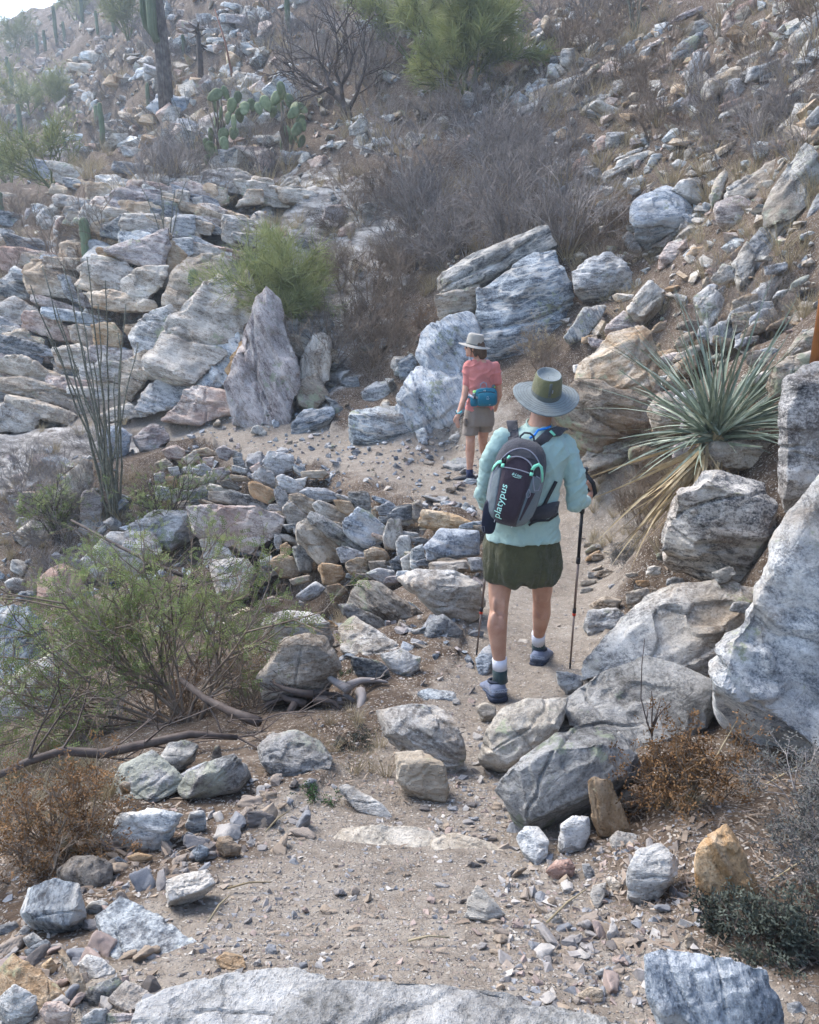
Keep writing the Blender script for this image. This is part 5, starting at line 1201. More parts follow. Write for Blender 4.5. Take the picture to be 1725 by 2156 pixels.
    for (u, v, hw, hd, wob) in ((1100, 1112, 74, .112, 0), (1099, 1128, 81, .130, .002), (1098, 1142, 84, .138, .004), (1098, 1158, 85, .144, .006), (1098, 1175, 86, .150, .008), (1097, 1188, 86, .152, .009), (1097, 1200, 85, .152, .010), (1096, 1209, 82, .147, .009), (1096, 1215, 77, .138, .006), (1096, 1219, 71, .128, .004), (1097, 1216, 60, .11, 0)):
        rr = ring(LP(u, v, 3.89), hw * k, hd, n, p=2.5); c = LP(u, v, 3.89)
        rr2 = []
        for i, q in enumerate(rr):
            a = 2 * math.pi * i / n; f_ = float(vnoise(np.array([[a * 3.2 + math.sin(v * .03) * .5, v * .012, 0]]), 4)[0]) * 1.6 - abs(float(vnoise(np.array([[a * 6.5 + v * .01, v * .02, 3]]), 6)[0])) * 1.5 + .3 + 1.3 * max(0, 1 - abs(float(vnoise(np.array([[a * 5.0 + math.sin(v * .02), v * .007, 7]]), 9)[0])) / .25)
            d_ = unit((q - c) * np.array([1, 1, 0])); q = q + d_ * f_ * wob * 1.7
            q[2] += .030 * math.exp(-((a - 1.5 * math.pi) / .10) ** 2) * (v > 1195); q[2] += .030 * math.exp(-((a - .5 * math.pi) / .10) ** 2) * (v > 1195); q[2] += (-.010 * math.cos(a + .4) + .006 * math.sin(a * 5)) if v > 1190 else 0
            rr2.append(q)
        rings.append(rr2)
    sh = MB(); sh.rings(rings); sh.build('shorts', M['olive'], root)
    # --- socks
    for (a, b, c_) in (((1052, 1386, 3.80), (1053, 1409, 3.80), (1053, 1434, 3.80)), ((1134, 1334, 4.205), (1134, 1352, 4.245), (1134, 1376, 4.28))):
        s1 = MB(); s1.tube([LP(*a), (LP(*a) + LP(*b)) / 2, LP(*b)], [.0385, .0375, .038], 16); s1.build('sock', M['sockwhite'], root)
        s2 = MB(); s2.tube([LP(*b) + np.array([0, 0, .003]), (LP(*b) + LP(*c_)) / 2, LP(*c_)], [.0385, .0375, .041], 16); s2.build('sock_cuff', M['sockgreen'], root)
    shoe(root, heelL + np.array([.004, -.01, -.012]), R(90 + 10), R(-17), .275, 1.28, (M['shoegrey'], M['shoenavy'], M['shoepale'], M['shoemid']), text='SALOMON')
    hr = P(1130, 1406, 4.19)
    shoe(root, hr, R(90 - 20), R(-15), .275, 1.25, (M['shoegrey'], M['shoenavy'], M['shoepale'], M['shoemid']), text='SALOMON')
    # --- hat
    hat = empty('hat', tuple(LP(1150, 829, 3.985))); hat.parent = root; hat.rotation_euler = (R(18), R(3), 0)
    def prof(rs, name, mat, n=40, wave=0, oval=.92):
        m_ = MB(); m_.rings([[np.array([r * math.cos(2 * math.pi * i / n) * oval, r * math.sin(2 * math.pi * i / n) * (1.22 if r < .09 else 1.10), z + wave * (r / .16) ** 2 * math.cos(4 * math.pi * i / n)]) for i in range(n)] for r, z in rs], cap=False); return m_.build(name, mat, hat)
    prof([(.070, .004), (.10, .002), (.135, -.004), (.163, -.010), (.168, -.012), (.166, -.017), (.135, -.010), (.10, -.004), (.070, -.002)], 'brim', M['hatgrey'], 56, .012, .96)
    for r_ in (.10, .115, .13, .145, .157):
        prof([(r_ - .0008, .0022 - .10 * max(0, r_ - .10) ** 1.2), (r_, .0035 - .10 * max(0, r_ - .10) ** 1.2), (r_ + .0008, .0022 - .10 * max(0, r_ - .10) ** 1.2)], 'stitching', M['hatband'], 56, .012, .96)
    prof([(.079, -.002), (.080, .020), (.079, .024)], 'band', M['hatband'])
    prof([(.078, .022), (.077, .045), (.073, .075), (.068, .098), (.064, .104)], 'crown', M['hatolive'])
    prof([(.0645, .103), (.062, .106), (.058, .101), (.050, .090), (.030, .084), (.002, .083)], 'crown_top', M['hatgrey'])
    st = MB(); st.box((0, -.0930, .060), (.014, .003, .074)); st.build('seam_strip', M['hatband'], hat)
    tb = MB(); tb.box((.012, -.0945, .058), (.005, .002, .016)); tb.build('label_tab', M['strapgrey'], hat)
    # --- hair at the nape
    hb = MB(); sphere(hb, hc + Rh @ np.array([0, -.008, -.024]), (.0745, .082, .062), 12, Rh); hb.build('hair', M['hairgrey'], root)
    return root, shirt, base, (pole_t, pole_b, ax), (handL, poleL_b, axL)
walker, SHIRT, WB, POLE_R, POLE_L = front_walker()
BV = bvh(SHIRT)
def on_shirt(u, v, off=.006):
    o = Vector(np.array([0, 0, CAMZ]) - WB); d = Vector(ray(u, v)).normalized()
    h, nrm, i, t = BV.ray_cast(o, d)
    if h is None: return None
    return np.array(h) + WB + np.array(nrm) * off, np.array(nrm)

# ------------------------------------------------------------------ backpack
def backpack():
    c = P(1088, 1013, 3.775)
    up = unit(P(1112, 915, 3.80) - P(1064, 1106, 3.75)); out = unit(np.array([-.16, -1, .12])); rt = unit(np.cross(out, up) * -1); 
    if rt[0] < 0: rt = -rt
    out = unit(np.cross(rt, up)); out = out if out[1] < 0 else -out
    root = empty('backpack', c); tag(root, 'dark grey and plum hiking backpack with mint straps on the front walkers back', 'backpack')
    Mx = Matrix(((rt[0], out[0], up[0], c[0]), (rt[1], out[1], up[1], c[1]), (rt[2], out[2], up[2], c[2]), (0, 0, 0, 1)))
    root.matrix_world = Mx
    Z = np.array([-.208, -.19, -.15, -.09, -.02, .05, .11, .155, .185, .203])
    Wd = np.array([.055, .088, .112, .124, .128, .126, .118, .102, .078, .045]); Dp = np.array([.070, .115, .140, .150, .148, .138, .120, .098, .072, .042])
    wz = lambda z: np.interp(z, Z, Wd); dz = lambda z: np.interp(z, Z, Dp)
    def S(x, z, off=0.0):
        w = wz(z); q = min(.995, abs(x) / w)
        return np.array([x, dz(z) * (1 - q ** 2.8) ** (1 / 2.8) + off, z])
    def SN(x, z):
        e = .004; a = S(x + e, z) - S(x - e, z); b = S(x, z + e) - S(x, z - e); n_ = np.cross(b, a); return unit(n_ if n_[1] > 0 else -n_)
    def sheet(poly_z, xl, xr, off, name, mat, nx=12, th=.004):
        """panel hugging the bag between two edges"""
        mb = MB(); rows = []
        for z, a, b in zip(poly_z, xl, xr):
            rows.append([S(a + (b - a) * t, z, off * (1 if 0 < t < 1 else .1)) + SN(a + (b - a) * t, z) * 0 for t in np.linspace(0, 1, nx)])
        mb.rings(rows, closed=False, cap=False); return mb.build(name, mat, root)
    mb = MB(); rg = []
    for z in np.linspace(-.208, .203, 34):
        w, d = wz(z), dz(z); row = []
        for i in range(40):
            a = 2 * math.pi * i / 40; x = w * math.copysign(abs(math.cos(a)) ** (2 / 2.8), math.cos(a)); y = math.copysign(abs(math.sin(a)) ** (2 / 2.8), math.sin(a)); row.append(np.array([x, y * (d if y > 0 else .02), z]))
        rg.append(row)
    mb.rings(rg); o = mb.build('main_bag', M['charcoal'], root)
    # front panel (plum), lid, side pockets
    zz = np.linspace(-.200, .062, 16)
    sheet(zz, np.interp(zz, [-.2, -.12, .062], [-.050, -.070, -.078]), np.interp(zz, [-.2, -.12, .062], [.040, .050, .062]), .012, 'front_panel', M['plum'])
    zz = np.linspace(.060, .125, 10)
    sheet(zz, np.interp(zz, [.06, .1, .125], [-.074, -.060, -.030]), np.interp(zz, [.06, .1, .125], [.058, .045, .014]), .006, 'stash_pocket', M['plum'])
    zz = np.linspace(-.196, .055, 14)
    sheet(zz, np.interp(zz, [-.2, .055], [.045, .066]), wz(zz) * .985, .005, 'side_pocket', M['packgrey'])
    sheet(zz, -wz(zz) * .985, np.interp(zz, [-.2, .055], [-.056, -.082]), .005, 'side_pocket', M['packgrey'])
    zz = np.linspace(-.16, -.02, 8)
    sheet(zz, np.interp(zz, [-.16, -.02], [.054, .070]), np.interp(zz, [-.16, -.02], [.062, .098]), .0075, 'side_gusset', M['plum'])
    zz = np.linspace(.128, .178, 8)
    sheet(zz, -np.interp(zz, [.128, .178], [.088, .060]), np.interp(zz, [.128, .178], [.092, .066]), .004, 'top_pocket', M['charcoal'])
    def pipe(xs, zs, r, name, mat, off=.010):
        m_ = MB(); m_.tube([S(x, z, off) for x, z in zip(xs, zs)], r, 6); return m_.build(name, mat, root)
    a = np.linspace(math.pi * .98, math.pi * .02, 22)
    pipe(.104 * np.cos(a), .03 + .135 * np.sin(a), .0035, 'zipper', M['piping'], .004)
    a = np.linspace(math.pi, 0, 18)
    pipe(-.010 + .072 * np.cos(a), .064 + .062 * np.sin(a), .0035, 'piping', M['piping'], .010)
    pipe(np.linspace(-.078, .062, 10), .063 + .006 * np.sin(np.linspace(0, math.pi, 10)), .003, 'piping', M['piping'], .014)
    pipe([.068, .074, .090, .108, .112, .100, .082], [.055, .03, -.01, -.005, .03, .05, .058], .0025, 'pocket_cord', M['piping'], .008)
    pipe([-.105, -.115, -.114, -.10, -.088], [.05, .02, -.03, -.12, -.17], .0025, 'piping', M['piping'], .006)
    pipe([.062, .056, .062, .072, .076, .070, .064], [-.005, -.03, -.045, -.042, -.03, -.015, -.006], .0016, 'cord_loop', M['piping'], .014)
    # mint straps with buckles
    def strap(path, w, name, mat, off=.012):
        pts = [S(x, z, off + e) for x, z, e in path]; return ribbon(pts, [SN(x, z) for x, z, e in path], w).build(name, mat, root)
    strap([(.055, .080, .006), (.062, .100, .010), (.078, .112, .014), (.094, .100, .012), (.106, .070, .006), (.114, .035, 0)], .016, 'compression_strap', M['mintstrap'])
    strap([(-.088, .085, .006), (-.104, .076, .010), (-.117, .052, .008), (-.122, .030, .012)], .016, 'compression_strap', M['mintstrap'])
    strap([(-.058, .120, .004), (-.064, .106, .004)], .012, 'strap_end', M['mintstrap'])
    strap([(-.078, .062, .004), (-.080, .078, .004)], .016, 'strap_end', M['mintstrap']); strap([(.057, .055, .006), (.057, .070, .006)], .016, 'strap_end', M['mintstrap'])
    for (x, z, w_, h_) in ((-.076, .092, .012, .024), (.056, .074, .012, .018), (-.086, .098, .010, .012)):
        b_ = MB(); n_ = SN(x, z); p_ = S(x, z, .016); b_.box(p_, (w_, .007, h_)); b_.build('buckle', M['black'], root)
    # writing
    def put_text(s, size, x0, z0, vertical, name, shear=0, off=.0145, bold=0.0, squash=1.0):
        me = text_mesh(s, size, shear, bold); v, _ = mesh_arrays(me); o_ = np.empty_like(v)
        for i, (a_, b_, _z) in enumerate(v):
            a_ *= squash
            x, z = (x0 - b_, z0 + a_) if vertical else (x0 + a_, z0 + b_ - .04 * a_)
            o_[i] = S(x, z, off)
        me.vertices.foreach_set('co', o_.ravel()); me.update(); return link(name, me, M['print'], root)
    put_text('platypus', .046, -.036, -.176, True, 'lettering', .12, .0155, .0, 1.10)
    put_text('8-Liter', .017, -.030, .040, False, 'lettering', .35, .0155, .0)
    pipe([-.022, -.010, .006, .016], [.036, .033, .0335, .037], .0009, 'print_swash', M['print'], .0155)
    for (x, z) in ((-.055, -.196), (.030, -.204)):
        b_ = MB(); b_.box(S(x, z, .012), (.004, .003, .012)); b_.build('reflector', M['sockwhite'], root)
    # grab loop
    m_ = MB(); m_.tube([np.array([x, .012, z]) for x, z in ((-.032, .185), (-.034, .212), (-.020, .232), (.006, .236), (.026, .226), (.034, .205), (.032, .185))], .0055, 6); m_.build('grab_loop', M['charcoal'], root)
    # straps that lie on the shirt (snapped to it)
    inv = Mx.inverted()
    def onto(uvs, w, name, mat, off=.006, extra=None, th=.006):
        pts = []; nn = []
        for u, v in uvs:
            h_ = on_shirt(u, v, off)
            if h_ is None: continue
            pts.append(h_[0]); nn.append(h_[1])
        if extra:
            for e in extra: pts.append(np.asarray(e)); nn.append(np.array([0, .5, .8]))
        if len(pts) < 2: return
        pts = [np.array(inv @ Vector(q)) for q in pts]; nn = [np.array(inv.to_3x3() @ Vector(q)) for q in nn]
        return ribbon(pts, nn, w, th).build(name, mat, root)
    onto([(1086, 940), (1083, 925), (1080, 910), (1079, 900)], .052, 'shoulder_strap', M['charcoal'], .008, [P(1078, 889, 3.90), P(1079, 887, 3.98)])
    onto([(1128, 940), (1142, 925), (1158, 915), (1172, 910)], .050, 'shoulder_strap', M['charcoal'], .008, [P(1183, 905, 3.90), P(1187, 907, 3.98)])
    onto([(1074, 902), (1084, 904)], .012, 'strap_loop', M['mintstrap'], .017); onto([(1156, 910), (1163, 919)], .012, 'strap_loop', M['mintstrap'], .017)
    onto([(1170, 1012), (1165, 1022), (1157, 1040), (1146, 1060), (1134, 1076), (1122, 1086)], .016, 'belt_strap', M['black'], .006)
    onto([(1112, 1090), (1126, 1084), (1140, 1079), (1152, 1075), (1164, 1071), (1171, 1068)], .070, 'hip_belt', M['charcoal'], .008)
    onto([(1112, 1104), (1126, 1099), (1140, 1096), (1152, 1092), (1164, 1086), (1170, 1080)], .010, 'belt_edge', M['black'], .012)
    pts = [on_shirt(u, v, .020) for u, v in ((1116, 926), (1124, 918), (1136, 911), (1148, 906), (1158, 903))]
    pts = [np.array(inv @ Vector(q[0])) for q in pts if q is not None]
    m_ = MB(); m_.tube(pts, .006, 7); m_.build('drinking_hose', M['bluehose'], root)
    return root
backpack()

def pouch():
    c = P(1031, 1088, 3.70); root = empty('hip_pouch', c); root.rotation_euler = (0, R(4), R(-8))
    tag(root, 'navy soft case hanging at the front walkers left hip', 'pouch')
    mb = MB(); rings = []
    for t in np.linspace(-1, 1, 9):
        s = (1 - abs(t) ** 3) ** (1 / 3) if abs(t) < 1 else .02
        s = max(s, .05); row = []
        for i in range(24):
            a = 2 * math.pi * i / 24; x = .035 * math.copysign(abs(math.cos(a)) ** .6, math.cos(a)); z = .082 * math.copysign(abs(math.sin(a)) ** .6, math.sin(a))
            if z > 0: x = x * (1 - .30 * z / .082) - .008 * z / .082
            row.append(np.array([x * (.86 + .14 * s), t * .024, z * (.92 + .08 * s)]))
        rings.append(row)
    mb.rings(rings); mb.build('case', M['navy'], root)
    f = MB(); f.tube([(-.025, -.0255, -.070), (-.014, -.0255, -.070), (-.020, -.0255, -.043), (-.031, -.0255, -.043), (-.025, -.0255, -.070)], .0009, 4); f.build('label_frame', M['piping'], root)
    t_ = MB(); t_.box((.010, -.0255, .022), (.008, .002, .014)); t_.build('tab', M['charcoal'], root)
    w = MB(); w.tube([(.018, 0, .075), (.024, .01, .105), (.03, .03, .12)], .006, 5); w.build('webbing', M['black'], root)
pouch()

def pole(top, bottom, ax, label, name='trekking_pole'):
    root = empty(name, bottom); tag(root, label, 'trekking pole', 'pair of trekking poles')
    Lt = np.linalg.norm(np.asarray(top) - bottom); at = lambda s: np.asarray(ax) * s
    def seg(s0, s1, r0, r1, nm, mat, n=10, mid=None):
        m_ = MB(); m_.tube([at(s0), at((s0 + s1) / 2), at(s1)], [r0, mid or (r0 + r1) / 2, r1], n); return m_.build(nm, mat, root)
    seg(0, .05, .003, .0065, 'tip', M['rubber']); seg(.05, .30 * Lt, .0055, .006, 'lower_shaft', M['bronze']); seg(.30 * Lt - .012, .30 * Lt + .004, .0095, .0095, 'lock_collar', M['red']); seg(.30 * Lt + .004, .30 * Lt + .03, .0105, .010, 'lock', M['rubber'])
    seg(.30 * Lt + .03, .55 * Lt, .007, .007, 'middle_shaft', M['bronze']); seg(.55 * Lt, .55 * Lt + .035, .012, .0115, 'lock', M['rubber']); seg(.55 * Lt + .035, .79 * Lt, .009, .009, 'upper_shaft', M['black'])
    seg(.79 * Lt, Lt - .16, .013, .014, 'grip_extension', M['rubber']); g_ = seg(Lt - .16, Lt - .02, .0145, .0135, 'grip', M['rubber'], 12, .0165)
    m_ = MB(); sphere(m_, at(Lt - .008), (.018, .018, .014), 8); m_.build('knob', M['rubber'], root)
    sx = unit(np.cross(ax, (0, 1, 0))) if abs(ax[1]) < .9 else np.array([1, 0, 0])
    m_ = MB(); pts = [at(Lt - .03) + np.array([.0, -.018, 0]), at(Lt - .07) + np.array([.035, -.045, 0]), at(Lt - .125) + np.array([.052, -.040, 0]), at(Lt - .150) + np.array([.030, -.050, 0]), at(Lt - .10) + np.array([.012, -.03, 0])]
    rb = ribbon(pts, [(0.3, -1, 0)] * 5, .022, .003); rb.build('wrist_strap', M['black'], root)
pole(POLE_R[0], POLE_R[1], POLE_R[2], 'bronze and black trekking pole in the front walkers right hand, planted on the path')
pole(POLE_L[0] + POLE_L[2] * .09, POLE_L[1], POLE_L[2], 'bronze and black trekking pole left of the front walkers left leg')

# ------------------------------------------------------------------ far walker
def far_walker():
    fg = gp(990, 1012); D = fg[1] - .02
    D = 9.3 if abs(D - 9.3) > .6 else D
    base = np.array([P(1005, 950, D)[0], D, P(992, 1016, D)[2]])
    root = empty('person', base); tag(root, 'walker further off in coral t-shirt and taupe shorts, face turned left', 'person')
    LP = lambda u, v, e=0.0: P(u, v, D + e) - base
    k = D / F
    mb = MB()
    limb(mb, [LP(994, 880), LP(991, 912), LP(991, 928, -.02), LP(990, 950, .02), LP(990, 970, .03), LP(989, 990, .03), LP(989, 1004, .02)], [.085, .062, .052, .055, .043, .033, .036], 14)
    limb(mb, [LP(1022, 880, .02), LP(1019, 908, .08), LP(1017, 926, .14), LP(1019, 948, .25), LP(1023, 968, .33), LP(1028, 986, .40)], [.085, .062, .053, .052, .042, .033], 14)
    mb.rings([ring(LP(u, v), hw, .085) for u, v, hw in ((1010, 885, .14), (1011, 850, .125), (1012, 820, .12), (1014, 785, .135), (1014, 768, .12), (1010, 756, .055))])
    limb(mb, [LP(1010, 760), LP(1005, 748, -.01), LP(1002, 738, -.02)], [.052, .048, .05], 12)
    hc = LP(1000, 731, -.02); Rz = np.array(Euler((0, 0, R(68))).to_matrix())           # face towards -x
    f = lambda x, y, z: hc + Rz @ np.array([x, y, z])
    sphere(mb, hc, Rz @ np.diag([.074, .094, .105]) @ np.ones(3) * 0 + np.array([.094, .076, .105]), 12)
    sphere(mb, f(0, .035, -.055), (.060, .052, .055), 10); sphere(mb, f(0, .082, -.085), .022, 8); sphere(mb, f(0, .108, -.018), (.018, .014, .019), 8); sphere(mb, f(0, .098, .004), (.016, .012, .020), 8); sphere(mb, f(0, .090, -.055), (.018, .026, .012), 8)
    for s in (-1, 1): sphere(mb, f(.074 * s, -.008, -.012), (.018, .010, .03), 6)
    limb(mb, [LP(987, 770), LP(983, 806), LP(978, 836, -.06), LP(971, 856, -.12), LP(966, 869, -.16)], [.050, .042, .037, .031, .025], 12)
    limb(mb, [LP(1043, 772), LP(1048, 803), LP(1051, 832, .04), LP(1045, 852, .16)], [.048, .042, .037, .028], 12)
    hp = LP(963, 878, -.18)
    limb(mb, [LP(966, 870, -.165), hp, hp + np.array([-.008, -.005, -.035])], [.024, .028, .024], 10)
    for j, (dx, dy, ln) in enumerate(((-.020, -.012, .070), (-.007, -.016, .078), (.006, -.014, .074), (.017, -.008, .060))):
        b0 = hp + np.array([dx * .9, dy, -.045]); limb(mb, [b0, b0 + np.array([.004, -.010, -ln * .5]), b0 + np.array([.018, -.006, -ln])], [.0095, .009, .0075], 8)
    limb(mb, [hp + np.array([-.020, -.015, .005]), hp + np.array([-.038, -.022, -.025]), hp + np.array([-.036, -.020, -.055])], [.012, .011, .009], 8)
    limb(mb, [LP(1045, 852, .16), LP(1042, 862, .22)], [.028, .03], 8)
    blob('body', mb, .0075, M['skin2'], root, 3)
    sb = MB()
    sb.rings([ring(LP(u, v), hw * k, hd, 28, p=2.5) for u, v, hw, hd in ((1010, 862, 29, .125), (1011, 845, 27.5, .118), (1012, 820, 26, .11), (1014, 790, 28, .118), (1015, 773, 30, .11), (1014, 763, 25, .085), (1011, 756, 15, .065))])
    limb(sb, [LP(990, 770), LP(985, 788), LP(983, 808)], [.062, .062, .064], 12); limb(sb, [LP(1040, 772), LP(1045, 788), LP(1047, 802)], [.058, .056, .056], 12)
    shirt = blob('shirt', sb, .009, M['coral'], root, 5, lambda v: -np.abs(vnoise(np.stack([v[:, 0] * 8 + v[:, 2] * 3, v[:, 1] * 8, v[:, 2] * 5], -1), 4)) * .026 + .008 + np.clip(1 - np.abs(vnoise(np.stack([v[:, 0] * 9 + v[:, 2] * 7, v[:, 1] * 4, v[:, 2] * 9 - v[:, 0] * 5], -1), 14)) / .2, 0, 1) * .012)
    sh = MB()
    sh.rings([ring(LP(u, v), hw * k, hd, 28) for u, v, hw, hd in ((1010, 852, 28, .122), (1009, 868, 32, .14), (1009, 884, 33, .145), (1009, 895, 32, .13))])
    sh.rings([ring(LP(u, v, e), hw * k, hd, 24) for u, v, e, hw, hd in ((993, 872, 0, 15, .11), (992, 895, 0, 17, .105), (991, 914, 0, 16.5, .10))])
    sh.rings([ring(LP(u, v, e), hw * k, hd, 24) for u, v, e, hw, hd in ((1025, 872, .02, 15, .11), (1024, 892, .05, 16, .105), (1022, 907, .08, 15, .10))])
    blob('shorts', sh, .009, M['taupe'], root, 3, lambda v: -np.abs(vnoise(np.stack([v[:, 0] * 9, v[:, 1] * 9, v[:, 2] * 4], -1), 9)) * .014 + .006)
    po = MB(); po.rings([ring(LP(979 + 1.5 * t, 880 + 16 * t, -.075), .020, .035, 12) for t in (0, .5, 1)]); po.build('cargo_pocket', M['taupe'], root)
    for (a, b) in ((LP(989, 988, .03), LP(989, 1007, .02)), (LP(1027, 983, .40), LP(1029, 998, .42))):
        s_ = MB(); s_.tube([a, b], [.042, .044], 14); s_.build('sock', M['socknavy'], root)
    shoe(root, P(1000, 1019, D + .02), R(180 - 14), 0, .27, 1.15, (M['shoeblack'], M['shoenavy'], M['shoeblack']))
    shoe(root, P(1034, 1004, D + .42), R(180 - 40), 0, .27, 1.15, (M['shoeblack'], M['shoenavy'], M['shoeblack']))
    # hair
    hb = MB(); sphere(hb, f(0, -.014, .012), (.100, .085, .105), 12); limb(hb, [f(.0, -.07, -.02), f(.015, -.085, -.075), f(.01, -.075, -.115)], [.062, .055, .03], 10); limb(hb, [f(.055, -.02, -.02), f(.062, -.028, -.09)], [.034, .022], 8); limb(hb, [f(-.055, -.02, -.02), f(-.062, -.03, -.08)], [.034, .02], 8)
    blob('hair', hb, .009, M['hair'], root, 1, lambda v: vnoise(np.stack([v[:, 0] * 70, v[:, 1] * 70, v[:, 2] * 9], -1), 5) * .006)
    hat = empty('hat', tuple(LP(999, 728, -.02))); hat.parent = root; hat.rotation_euler = (0, R(9.5), 0)
    def prof(rs, name, mat, n=40, wave=0):
        m_ = MB(); m_.rings([[np.array([r * math.cos(2 * math.pi * i / n), r * math.sin(2 * math.pi * i / n) * .9, z + wave * (r / .16) ** 2 * math.cos(4 * math.pi * i / n)]) for i in range(n)] for r, z in rs], cap=False); return m_.build(name, mat, hat)
    prof([(.090, .014), (.13, .006), (.178, -.004), (.180, -.007), (.13, .001), (.090, .008)], 'brim', M['hatpale'], 44, .006)
    prof([(.094, .006), (.097, .03), (.095, .07), (.090, .110), (.083, .128), (.07, .134), (.05, .126), (.002, .124)], 'crown', M['hatpale'])
    prof([(.0985, .010), (.100, .012), (.0995, .020), (.097, .022)], 'cord', M['hatband'])
    cs = MB(); cs.tube([f(-.074, .012, -.01), f(-.070, .020, -.07), f(-.045, .028, -.125), f(-.02, .02, -.16)], .003, 5); cs.build('chin_cord', M['darkstrap'] if 'darkstrap' in M else M['black'], root)
    gl = MB(); gl.rings([[f(x, y, z + dz_) for x, y in ((-.060, .066), (-.04, .092), (-.012, .101), (.012, .101), (.04, .092), (.060, .066))] for z, dz_ in ((-.012, 0), (.018, 0))], closed=False, cap=False); gl.tube([f(-.060, .066, .008), f(-.078, -.01, .004)], .003, 5); gl.tube([f(.060, .066, .008), f(.078, -.01, .004)], .003, 5); gl.build('sunglasses', M['lens'], root)
    wt = empty('watch', tuple(LP(966.5, 867, -.155))); wt.parent = root; wt.rotation_euler = (R(20), R(-20), 0)
    w1 = MB(); w1.tube([(.031 * math.cos(a), .031 * math.sin(a), 0) for a in np.linspace(0, 2 * math.pi, 17)], .011, 6, cap=False); w1.build('band', M['watchteal'], wt)
    w2 = MB(); w2.box((-.034, -.012, .006), (.012, .034, .036)); w2.build('face', M['lens'], wt)
    return root, base, D, shirt
fw, FB, FD, FSH = far_walker()
def waist_pack():
    c = P(1021, 836, FD - .185); root = empty('waist_pack', c); tag(root, 'teal waist pack with a bottle worn by the far walker', 'waist pack'); root.rotation_euler = (R(-8), R(-3), R(-6))
    def sbox(cx, cz, w, h, t, name, mat, y0=0, p=.5):
        mb = MB(); rg = []
        for s in np.linspace(-1, 1, 9):
            e = max(.15, (1 - abs(s) ** 3) ** (1 / 3)) if abs(s) < 1 else .5
            rg.append([np.array([cx + w * (.75 + .25 * e) * math.copysign(abs(math.cos(a)) ** p, math.cos(a)), y0 + s * t, cz + h * (.75 + .25 * e) * math.copysign(abs(math.sin(a)) ** p, math.sin(a)) * (1 if math.sin(a) < 0 or abs(math.cos(a)) < .2 else .95)]) for a in np.linspace(0, 2 * math.pi, 25)[:-1]])
        mb.rings(rg); return mb.build(name, mat, root)
    sbox(.015, .0, .125, .105, .065, 'main_pocket', M['teal']); sbox(.025, -.02, .100, .072, .03, 'front_pocket', M['teal'], -.065)
    sbox(-.120, -.045, .042, .055, .045, 'bottle_sleeve', M['teal'], -.02)
    bt = MB(); bt.tube([(-.105, -.03, -.07), (-.105, -.03, .035), (-.105, -.03, .05)], [.034, .034, .028], 14); b_ = bt.build('bottle', M['bottle'], root)
    cp = MB(); cp.tube([(-.105, -.03, .048), (-.105, -.03, .072), (-.105, -.03, .078)], [.024, .024, .012], 12); cp.build('bottle_cap', M['limecap'], root)
    c2 = MB(); c2.tube([(.105, -.01, .10), (.105, -.01, .118)], [.016, .014], 10); c2.build('bottle_cap', M['limecap'], root); c3 = MB(); c3.tube([(.095, .0, .06), (.10, -.005, .12), (.10, -.005, .135)], [.026, .022, .014], 10); c3.build('bottle', M['bottle'], root)
    hd = MB(); hd.tube([(-.045, -.02, .10), (-.040, -.02, .145), (-.010, -.02, .165), (.020, -.02, .150), (.028, -.02, .10)], .007, 6); hd.build('handle', M['strapgrey'], root)
    sp = ribbon([(-.175, .04, .035), (-.150, -.03, .018), (-.125, -.074, .000), (-.075, -.072, -.002)], [(0, -1, 0)] * 4, .022, .004); sp.build('strap', M['strapgrey'], root)
    bk = MB(); bk.box((-.108, -.082, .0), (.022, .010, .024)); bk.build('buckle', M['black'], root)
    zp = MB(); zp.tube([(-.08, -.06, .045), (-.02, -.082, .06), (.07, -.082, .058), (.12, -.06, .04)], .0035, 5); zp.build('zipper', M['black'], root)
    lg = MB()
    for ln in ([(-.012, .0), (.0, .014), (.012, .0)], [(-.018, -.012), (.018, -.012)], [(-.012, -.02), (.012, -.02)]): lg.tube([(.035 + x, -.0975, z - .005) for x, z in ln], .0016, 4)
    lg.build('emblem', M['logo'], root)
    for x in (-.004, .010):
        z_ = MB(); z_.box((x, -.092, .072), (.006, .004, .018)); z_.build('zip_pull', M['logo'], root)
    rf = MB(); rf.box((.055, -.092, -.082), (.018, .004, .012)); rf.build('reflector', M['sockwhite'], root)
    be = MB(); be.tube([(-.15, .06, 0), (-.19, .15, .005), (-.17, .26, .01)], [.035, .03, .03], 8, True, .3); be.build('belt', M['teal'], root)
waist_pack()
LAND.extend([('the front walker', 1110, 1100), ('the far walker', 1005, 860)])
# ------------------------------------------------------------------ labels for scattered things
USED = set()
def rel_label(head, u, v, most=16, tries=9):
    """head + where it lies next to something one can find; unique"""
    ls = sorted(LAND, key=lambda l: (l[1] - u) ** 2 + (l[2] - v) ** 2)[:tries]
    for ph, lu, lv in ls:
        du, dv = u - lu, v - lv
        if abs(du) > 1.6 * abs(dv): rels = ['right of' if du > 0 else 'left of']
        elif abs(dv) > 1.6 * abs(du): rels = ['below' if dv > 0 else 'above']
        else: rels = [('below' if dv > 0 else 'above') + (' right of' if du > 0 else ' left of')]
        far = math.hypot(du, dv)
        rels = [('just ' if far < 70 else '') + rels[0]] + rels
        for r_ in rels:
            t = f'{head} {r_} {ph}'
            if t not in USED and len(t.split()) <= most:
                USED.add(t); return t
    for i in range(len(ls)):
        for j in range(i + 1, len(ls)):
            t = f'{head} between {ls[i][0]} and {ls[j][0]}'
            if t not in USED and len(t.split()) <= most:
                USED.add(t); return t
    return None

